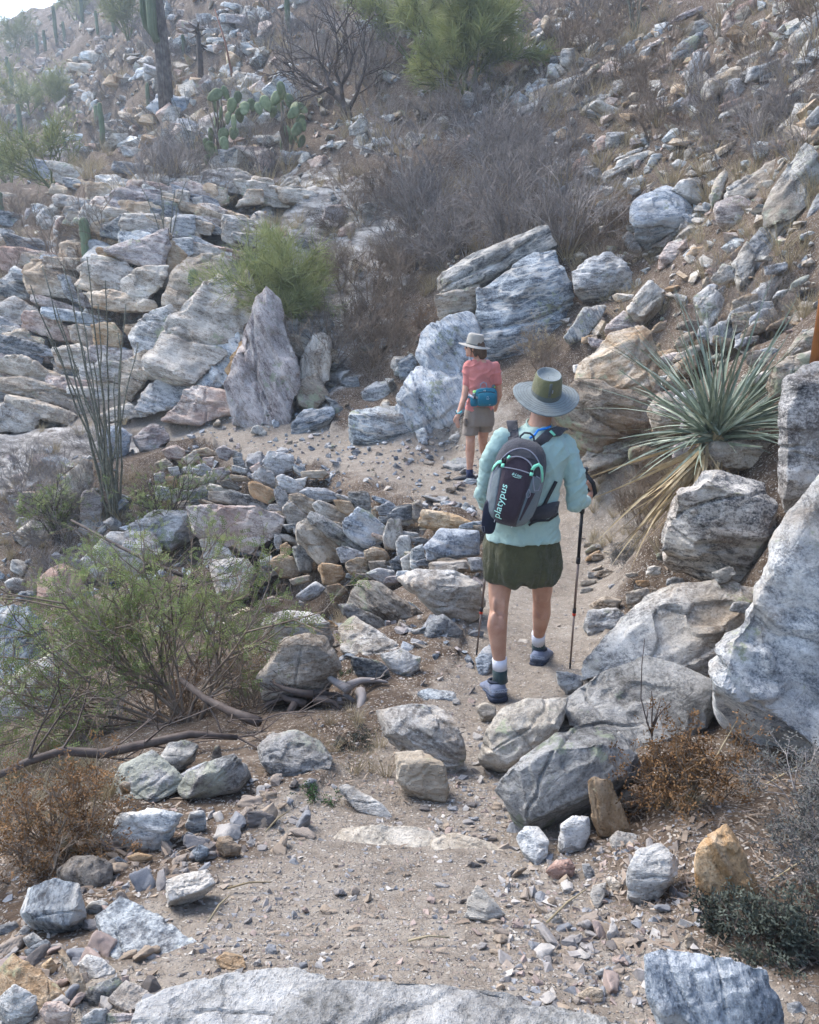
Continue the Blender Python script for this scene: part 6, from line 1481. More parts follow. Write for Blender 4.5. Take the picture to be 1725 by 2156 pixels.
# ------------------------------------------------------------------ loose rocks: shapes shared by many
def proto_rocks(n, npts, vox, seed, flat):
    rng = random.Random(seed); items = []; out = []
    for k in range(n):
        bm = bmesh.new()
        sx, sy, sz = rng.uniform(.8, 1.2), rng.uniform(.6, .95), rng.uniform(*flat)
        for i in range(npts):
            q = Vector((rng.gauss(0, 1), rng.gauss(0, 1), rng.gauss(0, 1))); q.normalize()
            q = Vector([max(-.72, min(.72, c)) for c in q]) * rng.uniform(.8, 1.05)
            bm.verts.new((q.x * sx * .7, q.y * sy * .7, q.z * sz * .7))
        bmesh.ops.convex_hull(bm, input=bm.verts)
        for vv in [q for q in bm.verts if not q.link_faces]: bm.verts.remove(vv)
        me = bpy.data.meshes.new('rock_shape'); bm.to_mesh(me); bm.free()
        items.append((me, vox))
    if vox is None: return [m for m, _ in items]
    for k, me in enumerate(remesh_batch(items)):
        v, nr = mesh_arrays(me)
        v = weather(v, nr, 1.0, 1.1, seed + k, 1.2)
        me.vertices.foreach_set('co', v.ravel())
        me.polygons.foreach_set('use_smooth', [True] * len(me.polygons)); me.update()
        me.name = 'rock_shape'
        out.append(me)
    return out
MIDROCK = proto_rocks(18, 13, .055, 50, (.35, .8))
SMALL = [(lambda m: (mesh_arrays(m)[0], [tuple(p.vertices) for p in m.polygons]))(m) for m in proto_rocks(26, 11, None, 90, (.45, .9))]
TINY = [(lambda m: (mesh_arrays(m)[0], [tuple(p.vertices) for p in m.polygons]))(m) for m in proto_rocks(16, 7, None, 190, (.5, .95))]

COLNAME = {'grey': 'grey', 'blue': 'blue-grey', 'white': 'whitish', 'tan': 'tan', 'pink': 'pinkish', 'dark': 'dark', 'brown': 'brown', 'bluewhite': 'pale bluish', 'orange': 'ochre', 'lichen': 'lichened grey'}
def rand_rot(rng, tilt=.5):
    return Euler((rng.gauss(0, tilt), rng.gauss(0, tilt), rng.uniform(0, 6.28)))
# regions: (u0, u1, v0, v1, count, size range in m, colours)
REG_MID = [
 (700, 1500, 20, 330, 46, (.25, .60), ['white', 'grey', 'pink', 'bluewhite', 'white']), (560, 900, 230, 520, 22, (.25, .6), ['white', 'grey', 'pink', 'dark']), (380, 640, 20, 360, 34, (.35, .9), ['white', 'bluewhite', 'grey', 'white']),
 (120, 360, 120, 420, 24, (.5, 1.2), ['white', 'bluewhite', 'pink', 'grey']), (20, 250, 420, 600, 10, (.35, .8), ['white', 'pink', 'grey']), (1200, 1500, 300, 640, 22, (.2, .45), ['white', 'grey', 'bluewhite', 'pink']),
 (680, 850, 640, 880, 14, (.2, .45), ['blue', 'grey', 'white', 'dark']), (20, 330, 960, 1260, 20, (.2, .5), ['white', 'grey', 'pink', 'blue']), (420, 640, 880, 960, 8, (.2, .4), ['grey', 'bluewhite', 'white']), (860, 1010, 1000, 1070, 9, (.2, .4), ['white', 'grey', 'blue']),
 (1480, 1700, 20, 260, 14, (.2, .5), ['white', 'pink', 'grey', 'tan']),
]
def scatter_mid():
    rng = random.Random(11)
    for (u0, u1, v0, v1, n, sz, cols) in REG_MID:
        for k in range(n):
            u, v = rng.uniform(u0, u1), rng.uniform(v0, v1)
            p = gp(u, v)
            if p[1] > 60 or float(trail_mask(p[:1], p[1:2])[0]) > .2 and v > 1000: continue
            c = rng.choice(cols)
            s = rng.uniform(*sz) * rng.uniform(.8, 1.2)
            o = link('loose_rock', rng.choice(MIDROCK), M[c])
            if len(o.data.materials) and o.material_slots[0].link != 'OBJECT':
                o.material_slots[0].link = 'OBJECT'; o.material_slots[0].material = M[c]
            o.location = p + np.array([0, 0, s * rng.uniform(.02, .16)])
            o.rotation_euler = rand_rot(rng, .4)
            o.scale = (s * rng.uniform(.8, 1.3), s * rng.uniform(.8, 1.1), s * rng.uniform(.7, 1.2))
            size = 'small' if s < .3 else 'mid-sized' if s < .55 else 'large'
            uu, vv, _ = proj(o.location)
            shp = rng.choice(['angular', 'jagged', 'flat-sided', 'broken', 'blocky'])
            lb = rel_label(f'{size} {COLNAME[c]} {shp} rock', uu, vv)
            if lb is None: lb = f'{size} {COLNAME[c]} {shp} rock lying loose on the hillside'
            tag(o, lb, 'rock', 'loose rocks on the slopes')
scatter_mid()

def rubble(name, label, cat, spots, shapes, mats, seed, sink=.15, flat=.9):
    """many stones as one mass: (point, size) list -> one object with several stone colours"""
    rng = random.Random(seed)
    V = []; Fc = []; mi = []; n = 0
    for p, s in spots:
        v, f = rng.choice(shapes)
        Rm = np.array(rand_rot(rng, .6).to_matrix())
        q = (v * np.array([s * rng.uniform(.8, 1.3), s * rng.uniform(.8, 1.2), s * rng.uniform(.7, 1.1)])) @ Rm.T
        q[:, 2] *= flat
        V.append(q + p + np.array([0, 0, s * (.28 - sink)]))
        Fc += [tuple(i + n for i in a) for a in f]
        mi += [rng.randrange(len(mats))] * len(f)
        n += len(v)
    me = mesh(name, np.vstack(V), Fc, smooth=False)
    for m in mats: me.materials.append(m)
    me.polygons.foreach_set('material_index', mi)
    o = bpy.data.objects.new(name, me); COL.objects.link(o)
    tag(o, label, cat, kind='stuff')
    return o
def spots_px(rng, regs, cond=None):
    """points on the ground, spread evenly over the listed stretches"""
    out = []
    for (u0, u1, v0, v1, n, lo, hi) in regs:
        us = [rng.uniform(u0, u1) for _ in range(n)]; vs = [rng.uniform(v0, v1) for _ in range(n)]
        ps = np.array([gpos(a, b) for a, b in zip(us, vs)])
        ps[:, 2] = gfull(ps[:, 0], ps[:, 1])
        for p in ps:
            if p[1] > 110: continue
            s = lo * (hi / lo) ** (rng.random() ** 2.2)
            out.append((p, s))
    return out
_rng = random.Random(5)
pm = lambda nme, c, v_=.35: plain(nme, tuple(min(.6, .92 * (.74 * a + .26 * b)) for a, b in zip(c, (.34, .28, .23))), .95, v_, 60, .1, .6)
M['p_white'] = pm('stone_white', (.50, .475, .44)); M['p_grey'] = pm('stone_grey', (.29, .28, .275)); M['p_tan'] = pm('stone_tan', (.36, .285, .21))
M['p_pink'] = pm('stone_pink', (.36, .28, .25)); M['p_blue'] = pm('stone_blue', (.24, .265, .295)); M['p_dark'] = pm('stone_dark', (.12, .115, .115)); M['p_dust'] = pm('stone_dusty', (.33, .275, .225))
rubble('scree', 'loose broken stones strewn over the far hillside', 'scree', spots_px(_rng, [
  (560, 1725, 0, 330, 1100, .10, .40), (0, 560, 0, 330, 1100, .2, .8), (560, 1500, 300, 760, 500, .06, .25), (0, 600, 330, 880, 500, .08, .32), (1200, 1725, 300, 700, 420, .06, .26)]), SMALL,
  [M['white'], M['grey'], M['bluewhite'], M['pink'], M['white'], M['blue'], M['tan']], 3)
rubble('rubble', 'small broken stones on the slope below the path and at the wall', 'rubble', spots_px(_rng, [
  (0, 640, 940, 1330, 420, .05, .20), (640, 1010, 1080, 1400, 260, .04, .14), (380, 1010, 930, 1080, 420, .035, .16), (680, 1010, 860, 990, 200, .03, .12), (380, 700, 870, 940, 110, .04, .14)]), SMALL,
  [M['white'], M['grey'], M['bluewhite'], M['tan'], M['blue'], M['pink']], 4)
GR = [(420, 1480, 1640, 2080, 3600, .005, .028), (300, 640, 1650, 2060, 1100, .005, .034), (1050, 1480, 1780, 2156, 1700, .006, .046), (0, 330, 1830, 2156, 700, .006, .036), (860, 1260, 1380, 1700, 1700, .005, .022), (1000, 1340, 1060, 1400, 1100, .006, .028),
      (650, 1000, 1350, 1700, 800, .007, .034), (900, 1080, 1640, 1780, 700, .006, .028), (640, 1180, 920, 1080, 1100, .010, .045), (380, 700, 880, 950, 350, .012, .05), (1340, 1700, 1560, 2100, 700, .005, .024), (500, 1300, 1800, 2060, 3200, .003, .010)]
rubble('gravel', 'fine angular gravel scattered over the dirt path', 'gravel', spots_px(_rng, GR), TINY, [M['p_white'], M['p_grey'], M['p_tan'], M['p_dust'], M['p_dust'], M['p_pink'], M['p_grey'], M['p_blue']], 6, sink=.30)
# the larger loose stones of the foreground, one by one
def fore_stones():
    rng = random.Random(8)
    cols = ['p_white', 'p_grey', 'p_tan', 'p_dust', 'p_pink', 'p_blue', 'p_dark']
    nm = {'p_white': 'whitish', 'p_grey': 'grey', 'p_tan': 'tan', 'p_dust': 'dusty brown', 'p_pink': 'pinkish', 'p_blue': 'blue-grey', 'p_dark': 'dark'}
    for (u0, u1, v0, v1, n, lo, hi) in [(430, 660, 1650, 1800, 46, .028, .085), (20, 330, 1880, 2140, 22, .035, .09), (880, 1100, 1560, 1780, 20, .025, .06), (1080, 1400, 1800, 2110, 62, .025, .065), (420, 1080, 1800, 2040, 36, .02, .045), (230, 440, 1780, 1900, 30, .03, .08), (900, 1100, 1640, 1770, 22, .025, .05), (20, 220, 1980, 2140, 18, .03, .07), (880, 1020, 1400, 1600, 16, .03, .06)]:
        for k in range(n):
            u, v = rng.uniform(u0, u1), rng.uniform(v0, v1)
            p = gp(u, v); s = lo * (hi / lo) ** (rng.random() ** 1.5) * 1.1; c = rng.choice(cols)
            o = link('loose_stone', rng.choice(MIDROCK), M[c])
            o.material_slots[0].link = 'OBJECT'; o.material_slots[0].material = M[c]
            o.location = p + np.array([0, 0, s * .12]); o.rotation_euler = rand_rot(rng, .5)
            o.scale = (s * rng.uniform(.8, 1.4), s * rng.uniform(.8, 1.1), s * rng.uniform(.6, 1.0))
            w = rng.choice(['angular', 'chipped', 'flat', 'stubby', 'wedge-shaped'])
            lb = rel_label(f'{nm[c]} {w} {"fist-sized" if s > .05 else "egg-sized" if s > .035 else "small"} stone', u, v) or f'{nm[c]} {w} little stone loose on the path gravel'
            tag(o, lb, 'stone', 'loose stones along the path')
fore_stones()
# ------------------------------------------------------------------ plants
M['twig'] = plantmat('dry_twigs', [(.10, .088, .082), (.22, .195, .18), (.37, .335, .31)])
M['twig2'] = plantmat('dry_twigs_brown', [(.085, .063, .048), (.18, .138, .104), (.32, .26, .20)])
M['darkwood'] = plantmat('dark_wood', [(.03, .024, .022), (.075, .058, .05), (.13, .105, .09)], scale=9)
M['straw'] = plantmat('dry_grass', [(.20, .155, .09), (.36, .295, .185), (.52, .45, .31)], trans=.2)
M['palo'] = plantmat('palo_verde_twigs', [(.14, .165, .055), (.25, .275, .11), (.36, .38, .18)], trans=.25)
M['palobark'] = plantmat('palo_verde_bark', [(.12, .14, .06), (.20, .22, .10)], scale=5)
M['leaf'] = plantmat('catclaw_leaves', [(.10, .14, .045), (.20, .25, .09), (.34, .37, .15)], trans=.3, scale=2)
M['leafdark'] = plantmat('dark_leaves', [(.028, .034, .028), (.065, .076, .06), (.125, .135, .105)], trans=.15)
M['leafbrown'] = plantmat('dead_leaves', [(.075, .038, .016), (.17, .092, .04), (.29, .17, .075)], trans=.15, scale=8)
M['sprig'] = plantmat('fresh_leaves', [(.03, .075, .025), (.07, .14, .05)], trans=.25)
M['saguaro'] = plantmat('saguaro_skin', [(.075, .105, .06), (.13, .165, .10), (.19, .22, .14)], scale=2)
M['deadcactus'] = plantmat('saguaro_ribs', [(.06, .052, .048), (.15, .13, .118), (.30, .265, .235)], scale=6)
M['pad'] = plantmat('prickly_pear_pad', [(.085, .115, .06), (.165, .20, .11), (.26, .29, .18)], scale=3)
M['sotol'] = plantmat('spoon_leaf', [(.10, .13, .09), (.21, .245, .18), (.38, .41, .325)], rough=.5, scale=5)
M['sotold'] = plantmat('spoon_leaf_dead', [(.24, .17, .09), (.43, .33, .19), (.62, .52, .35)], scale=5)
M['ocot'] = plantmat('ocotillo_stem', [(.06, .06, .047), (.13, .13, .10), (.22, .215, .165)], scale=30)
M['greyleaf'] = plantmat('grey_shrub', [(.05, .05, .046), (.11, .112, .10), (.20, .20, .18)], trans=.1)

def grow(mb, p, d, L, r, depth, rng, bend=.25, kids=(2, 4), spread=.8, up=.05, shrink=.62, sides=3, tips=None, segs=3):
    pts = [np.asarray(p, float)]; rs = [r]; d = unit(d)
    dirs = [d]
    for i in range(segs):
        d = unit(d + perp(d, rng) * bend * rng.random() + np.array([0, 0, up]))
        pts.append(pts[-1] + d * L / segs); rs.append(r * (1 - .55 * (i + 1) / segs)); dirs.append(d)
    mb.tube(pts, rs, sides, cap=False)
    if tips is not None and depth <= 1: tips.append((pts[-1], d, L))
    if depth > 0:
        for k in range(rng.randint(*kids)):
            t = rng.uniform(.25, 1.0) * segs; i = min(int(t), segs - 1); q = pts[i] + (pts[i + 1] - pts[i]) * (t - i)
            dd = unit(dirs[i + 1] + perp(dirs[i + 1], rng) * spread * rng.uniform(.5, 1.2))
            grow(mb, q, dd, L * shrink * rng.uniform(.7, 1.15), r * .58, depth - 1, rng, bend, kids, spread, up, shrink, sides, tips, max(2, segs - 1))

def shrub_proto(seed, h=1.0, stems=9, flare=.7, depth=3, r=.010, kids=(3, 4), spread=.8, bend=.35):
    rng = random.Random(seed); mb = MB()
    for s in range(stems):
        a = rng.uniform(0, 6.28); f = flare * rng.uniform(.2, 1.1)
        grow(mb, (math.cos(a) * .06, math.sin(a) * .06, -.05), (math.cos(a) * f, math.sin(a) * f, 1), h * rng.uniform(.45, .75), r, depth, rng, bend, kids, spread, .03)
    return mb
SHRUB = [shrub_proto(20 + k, 1.0, 8, .9, 3, .010, (3, 4)).data('bare_shrub') for k in range(5)]
LOW = [shrub_proto(60 + k, .7, 11, 1.3, 2, .008, (4, 6)).data('low_shrub') for k in range(3)]
def tuft_proto(seed, n=46, h=.32):
    rng = random.Random(seed); mb = MB()
    for k in range(n):
        a = rng.uniform(0, 6.28); f = rng.uniform(.1, .9); L = h * rng.uniform(.5, 1.1)
        b = np.array([math.cos(a) * .04 * rng.random(), math.sin(a) * .04 * rng.random(), -.02])
        d = unit((math.cos(a) * f, math.sin(a) * f, 1)); s = perp(d, rng) * .0022
        m1 = b + d * L * .5; e = m1 + unit(d + np.array([math.cos(a), math.sin(a), -.5]) * .35 * f) * L * .5
        mb.add([b - s, b + s, m1 + s * .8, m1 - s * .8, e], [(0, 1, 2, 3), (3, 2, 4)])
    return mb
TUFT = [tuft_proto(5 + k).data('grass_tuft') for k in range(4)]

def put(name, me, mat, p, s, rng, tilt=.12, sq=(.9, 1.15)):
    o = link(name, me)
    if len(me.materials) == 0: me.materials.append(mat)
    o.material_slots[0].link = 'OBJECT'; o.material_slots[0].material = mat
    o.location = p; o.rotation_euler = (rng.gauss(0, tilt), rng.gauss(0, tilt), rng.uniform(0, 6.28))
    o.scale = (s * rng.uniform(*sq), s * rng.uniform(*sq), s * rng.uniform(*sq))
    return o
# bare scrub on the slopes: (u0, u1, v0, v1, count, height range, material)
SCRUB = [(830, 1200, 330, 560, 46, (.8, 1.5), 'twig'), (800, 1250, 230, 360, 16, (.6, 1.2), 'twig'), (690, 870, 540, 800, 26, (.5, 1.1), 'twig2'), (690, 860, 400, 560, 12, (.6, 1.0), 'twig2'), (1330, 1480, 200, 300, 9, (.5, .9), 'twig2'), (1470, 1710, 230, 350, 18, (.5, .9), 'twig'),
 (1480, 1720, 560, 700, 14, (.3, .6), 'twig'), (1180, 1330, 480, 560, 8, (.4, .8), 'twig2'), (600, 790, 60, 240, 16, (.9, 1.6), 'twig'), (430, 640, 200, 350, 14, (.6, 1.2), 'twig'), (240, 460, 300, 420, 14, (.7, 1.3), 'twig'), (20, 260, 420, 640, 22, (.6, 1.3), 'twig2'),
 (270, 420, 620, 760, 9, (.4, .8), 'twig'), (20, 240, 880, 1240, 26, (.4, .9), 'twig'), (1180, 1420, 40, 220, 14, (.5, 1.1), 'twig2'), (1500, 1725, 60, 200, 10, (.5, 1.0), 'twig2'), (1130, 1200, 780, 900, 6, (.3, .55), 'twig2'), (1280, 1400, 950, 1120, 16, (.22, .42), 'twig2'), (560, 700, 1240, 1300, 6, (.25, .45), 'twig2')]
def scatter_scrub():
    rng = random.Random(21)
    for (u0, u1, v0, v1, n, hh, mt) in SCRUB:
        for k in range(n):
            u, v = rng.uniform(u0, u1), rng.uniform(v0, v1)
            p = gp(u, v)
            if p[1] > 80: continue
            h = rng.uniform(*hh); low = rng.random() < .35
            o = put('bare_shrub', rng.choice(LOW if low else SHRUB), M[mt], p, h, rng)
            cn = 'grey' if mt == 'twig' else 'brown'
            uu, vv, _ = proj(p + np.array([0, 0, h * .5]))
            w = 'low' if h < .55 else 'tall' if h > 1.1 else 'knee-high'
            lb = rel_label(f'{w} leafless {cn} {"spreading" if low else "upright"} shrub', uu, vv) or f'{w} leafless {cn} twiggy shrub on the rocky slope'
            tag(o, lb, 'shrub', 'bare shrubs on the slopes')
scatter_scrub()

def mass(name, label, cat, protos, mat, spots, seed):
    """plants that nobody could count, as one object"""
    rng = random.Random(seed); V = []; Fc = []; n = 0
    arr = [(mesh_arrays(m)[0], np.array([list(p.vertices) + [p.vertices[-1]] * (4 - len(p.vertices)) for p in m.polygons])) for m in protos]
    quads = []
    for p, s in spots:
        v, f = rng.choice(arr)
        a = rng.uniform(0, 6.28); c, si = math.cos(a), math.sin(a)
        q = v * s * rng.uniform(.8, 1.2)
        q = np.stack([q[:, 0] * c - q[:, 1] * si, q[:, 0] * si + q[:, 1] * c, q[:, 2]], -1) + p
        V.append(q); quads.append(f + n); n += len(v)
    fl = [tuple(dict.fromkeys(r)) for r in np.vstack(quads).tolist()]
    me = mesh(name, np.vstack(V), fl)
    o = link(name, me, mat); tag(o, label, cat, kind='stuff')
    return o
_rng = random.Random(9)
mass('dry_grass', 'thin dry straw grass growing between rocks and shrubs', 'grass', TUFT, M['straw'], spots_px(_rng, [
  (700, 1725, 20, 420, 300, 1.0, 2.2), (560, 1300, 380, 640, 160, .9, 1.6), (1200, 1725, 380, 700, 120, .7, 1.3), (0, 640, 100, 420, 220, 1.4, 2.8), (0, 360, 420, 700, 80, 1.0, 1.8), (0, 300, 900, 1260, 70, .7, 1.3), (1240, 1420, 940, 1160, 70, .4, .8), (500, 720, 1230, 1330, 30, .5, .9),
  (0, 260, 1560, 1800, 46, .4, .8), (1380, 1480, 1600, 1760, 10, .2, .4), (640, 820, 1500, 1640, 16, .3, .5)]), 1)
far = [shrub_proto(140 + k, 1.0, 7, .9, 2, .022, (3, 4)).data('far_shrub') for k in range(3)]
mass('far_scrub', 'hazy grey and olive scrub covering the distant slope', 'scrub', far, M['twig'], spots_px(_rng, [(0, 380, 20, 360, 190, .5, 1.0), (380, 700, 0, 140, 60, .5, .9), (700, 1300, 0, 60, 40, .4, .8)]), 2)

# ---- palo verde: fine green twigs in plumes
def palo(name, p, h, w, seed, label, twigs=2600, lean=(0, 0), mat='palo', cat='tree', trunks=3, fine=.0032, L=(.16, .34)):
    rng = random.Random(seed)
    root = empty(name, p); tag(root, label, cat)
    mb = MB(); tips = []
    for k in range(trunks):
        a = rng.uniform(0, 6.28); f_ = rng.uniform(.15, .75)
        grow(mb, (0, 0, -.1), (math.cos(a) * f_ * w / h + lean[0], math.sin(a) * f_ * w / h + lean[1], 1), h * rng.uniform(.38, .52), .013 * h, 3, rng, .4, (4, 5), .85, .05, .66, 4, tips, 4)
    mb.build('branches', M['palobark'], root)
    tw = MB(); V = []; Fc = []
    tips = [t for t in tips if t[0][2] > .12 * h]
    for k in range(twigs):
        q, d, L_ = rng.choice(tips)
        q = q - d * L_ * rng.random() * .9
        dd = unit(d * .6 + perp(d, rng) * rng.uniform(.3, 1.1) + np.array([0, 0, .18]))
        l = rng.uniform(*L) * h * .5; s = perp(dd, rng) * fine * h * .5
        m1 = q + dd * l * .5 + perp(dd, rng) * l * .06; e = m1 + unit(dd + perp(dd, rng) * .3) * l * .5
        n = len(V); V += [q - s, q + s, m1 + s, m1 - s, e]; Fc += [(n, n + 1, n + 2, n + 3), (n + 3, n + 2, n + 4)]
    tw.add(V, Fc)
    tw.build('crown', M[mat], root)
    return root
palo('palo_verde_tree', gp(985, 226), 3.4, 6.0, 3, 'large feathery green palo verde tree at the top centre', 13000, L=(.14, .3), trunks=7)
palo('palo_verde_tree', gp(865, 120), 2.6, 3.6, 4, 'smaller pale palo verde left behind the large one', 5000, trunks=5)
palo('palo_verde_bush', gp(585, 640), 2.2, 3.4, 5, 'dense green palo verde bush in the middle of the rock wall', 10000, L=(.14, .32), cat='bush', trunks=9)
for (u, v, h, lb) in ((110, 395, 2.6, 'yellow-green bush at far left below the small saguaros, right one'), (25, 400, 2.4, 'yellow-green bush cut off by the left edge'), (60, 240, 3.0, 'olive bush at the left edge in the hazy distance'), (130, 235, 2.8, 'pale olive bush behind the yellow-green bushes'),
                      (270, 90, 3.6, 'hazy green tree behind the dead saguaro, left of it'), (40, 120, 4.0, 'hazy green bush near the upper left corner'), (160, 40, 4.0, 'hazy palo verde among the far saguaros')):
    palo('palo_verde_bush', gp(u, v), h, h * 1.3, int(u), lb, 1500, cat='bush', trunks=5, fine=.006)
LAND.extend([('the large palo verde', 960, 130), ('the dense palo verde bush', 570, 530)])

# ---- saguaros
def ribbed(pts, rad, ribs=13, depth=.13, dome=True, sub=2):
    mb = MB(); n = ribs * 2 * sub
    pts = [np.asarray(q, float) for q in pts]
    if dome:
        d = unit(pts[-1] - pts[-2]); r = rad[-1]; b = pts[-1]
        pts = pts[:-1] + [b + d * r * t for t in (0, .45, .75, .93, 1.0)]
        rad = list(rad[:-1]) + [r * t for t in (1.0, .88, .64, .34, .05)]
    rings = []
    X = None
    for i, p in enumerate(pts):
        t = unit(pts[min(i + 1, len(pts) - 1)] - pts[max(i - 1, 0)])
        if X is None: X, Y = _frame(t)
        else:
            X = unit(X - t * X.dot(t)); Y = np.cross(t, X)
        rings.append([p + rad[i] * (1 - depth * (.5 - .5 * math.cos(2 * math.pi * k / (2 * sub)))) * (math.cos(2 * math.pi * k / n) * X + math.sin(2 * math.pi * k / n) * Y) for k in range(n)])
    mb.rings(rings)
    return mb
def saguaro(u, v, h, r, label, lean=0):
    p = gp(u, v)
    rng = random.Random(int(u * 7 + v))
    pts = [(lean * h * t * t + rng.gauss(0, .008 * h), rng.gauss(0, .008 * h), h * t - .1) for t in (0, .15, .35, .55, .75, .9, 1)]
    o = ribbed(pts, [r * q for q in (.75, .9, 1, 1.02, 1, .95, .85)]).build('saguaro', M['saguaro'], None, loc=p)
    tag(o, label, 'cactus', 'young saguaros on the hillside')
    return p
def px2m(px, d): return px * d / F
for (u, vb, vt, w, lb) in ((608, 78, -40, 10, 'slim green saguaro at the top edge above the prickly pear'), (220, 326, 212, 10, 'green saguaro pole left of the dead giant, taller of a pair'), (204, 256, 218, 8, 'short saguaro just left of the green saguaro pole'), (48, 305, 218, 9, 'lone saguaro pole near the left edge'),
        (315, 240, 170, 8, 'slim saguaro close left of the dead giant'), (187, 560, 456, 22, 'stout barrel-like young saguaro on top of the rock wall'), (411, 662, 562, 20, 'dark stubby saguaro hanging on the rock face'), (7, 462, 400, 9, 'small saguaro at the left edge below the yellow-green bush'),
        (120, 92, 12, 7, 'far saguaro near the top left, second from the corner'), (96, 105, 62, 6, 'tiny far saguaro below the top left corner'), (80, 112, 68, 6, 'tiniest far saguaro left of another tiny one'), (137, 92, 44, 6, 'thin far saguaro right of the tall far one'), (175, 52, -30, 7, 'far saguaro cut by the top edge, left of three'),
        (206, 72, 20, 6, 'far short saguaro beside the hazy tree'), (240, 62, -30, 8, 'far saguaro cut by the top edge, right of three'), (25, 180, 130, 7, 'far saguaro stub at the left edge, upper'), (18, 160, 118, 6, 'thin far saguaro at the left edge beside the stub'), (136, 300, 276, 7, 'little saguaro below the rocks at far left'), (389, 122, 68, 7, 'slim far saguaro right of the dead giant')):
    p = gp(u, vb); d = p[1]
    h = P(u, vt, d)[2] - p[2]
    saguaro(u, vb, h, px2m(w, d) / 2, lb)
p = gp(352, 256); d = p[1]
big = empty('dead_saguaro', p); tag(big, 'giant grey dead saguaro trunk with green arms at upper left', 'cactus')
r0 = px2m(28, d) / 2
H = P(352, -190, d)[2] - p[2]
ribbed([(0, 0, -.3), (0.02, 0, H * .3), (-.05, 0, H * .6), (-.05, 0, H)], [r0 * 1.02, r0, r0 * .95, r0 * .85], 15, .22, False).build('trunk', M['deadcactus'], big)
def loc3(u, v, dd=0): return P(u, v, d + dd) - p
ribbed([loc3(345, 88), loc3(328, 82, -.2), loc3(321, 62, -.25), loc3(318, 20, -.25), loc3(312, -90, -.25)], [r0 * .35, r0 * .5, r0 * .62, r0 * .66, r0 * .6], 11, .14).build('arm', M['saguaro'], big)
ribbed([loc3(318, 70, .3), loc3(308, 55, .25), loc3(303, 30, .2), loc3(297, -90, .2)], [r0 * .3, r0 * .42, r0 * .5, r0 * .5], 11, .14).build('arm', M['saguaro'], big)
LAND.append(('the giant dead saguaro', 350, 130))
p = gp(425, 196); d2 = p[1]
mb = MB(); mb.tube([(0, 0, -.2), (0.02, 0, P(425, 130, d2)[2] - p[2]), (0, 0, P(424, 66, d2)[2] - p[2])], [.10, .085, .07], 7)
rg = random.Random(4)
for k in range(14):
    zz = rg.uniform(1.2, 1.75); a = rg.uniform(0, 6.28); mb.tube([(0, 0, zz), (math.cos(a) * .25, math.sin(a) * .25, zz + rg.uniform(-.2, .2))], [.03, .01], 4)
o = mb.build('dead_stalk', M['darkwood'], None, loc=p); tag(o, 'thin dark dead cactus pole right of the giant dead saguaro', 'dead cactus')
p = gp(490, 150); d2 = p[1]; mb = MB(); e1 = P(452, 18, d2) - p; mb.tube([(0, 0, -.1), e1 * .5 + np.array([.05, 0, 0]), e1], [.035, .03, .018], 5)
o = mb.build('dead_stalk', plain('rusty_stalk', (.26, .13, .085)), None, loc=p); tag(o, 'thin reddish leaning agave stalk near the top left', 'stalk')

# ---- prickly pear: every pad a part
def prickly_pear():
    pb = gp(470, 322); d = pb[1] - .3
    root = empty('prickly_pear', pb); tag(root, 'prickly pear cactus with round green pads above the rock wall', 'cactus')
    me = bpy.data.meshes.new('pad'); bm = bmesh.new(); bmesh.ops.create_icosphere(bm, subdivisions=2, radius=.5)
    for v in bm.verts:
        t = v.co.z + .5
        v.co.x *= (.62 + .42 * t) * .92; v.co.y *= .17
    bm.to_mesh(me); bm.free(); me.polygons.foreach_set('use_smooth', [True] * len(me.polygons)); me.materials.append(M['pad'])
    pads = '905,425 950,375 905,500 960,480 890,555 940,555 885,610 915,625 880,660 945,590 975,430 930,460 985,500 1010,470 870,590 905,385 985,545 930,520 1030,440 1060,425 1000,395 1090,440 1200,385 1240,440 1270,440 1235,460 1265,485 1180,430 1220,410 1275,510 1240,555 1270,580 1230,575 1185,600 1120,420 1150,455 1185,365 1250,530 1205,545 1160,400'
    rng = random.Random(6)
    for a in uvl(pads, T1):
        s = px2m(rng.uniform(20, 29), d)
        q = P(a[0], a[1] + 8, d + rng.uniform(-.35, .35)) - pb
        o = bpy.data.objects.new('pad', me); COL.objects.link(o); o.parent = root
        o.location = q; o.rotation_euler = (rng.gauss(0, .25), rng.gauss(0, .5), rng.gauss(0, .8)); o.scale = (s, s, s * 1.15)
    # woody support so that the pads hang together
    for cx in (925, 1215):
        mb = MB()
        base = P(cx * .5, 335, d) - pb
        for k in range(6):
            a = P((cx + rng.uniform(-50, 60)) * .5, rng.uniform(190, 270), d) - pb
            mb.tube([base, (base + a) * .5 + np.array([rng.gauss(0, .06), 0, .05]), a], [.025, .02, .014], 5)
        mb.build('stem', M['twig2'], root)
prickly_pear()
LAND.append(('the prickly pear', 530, 250))

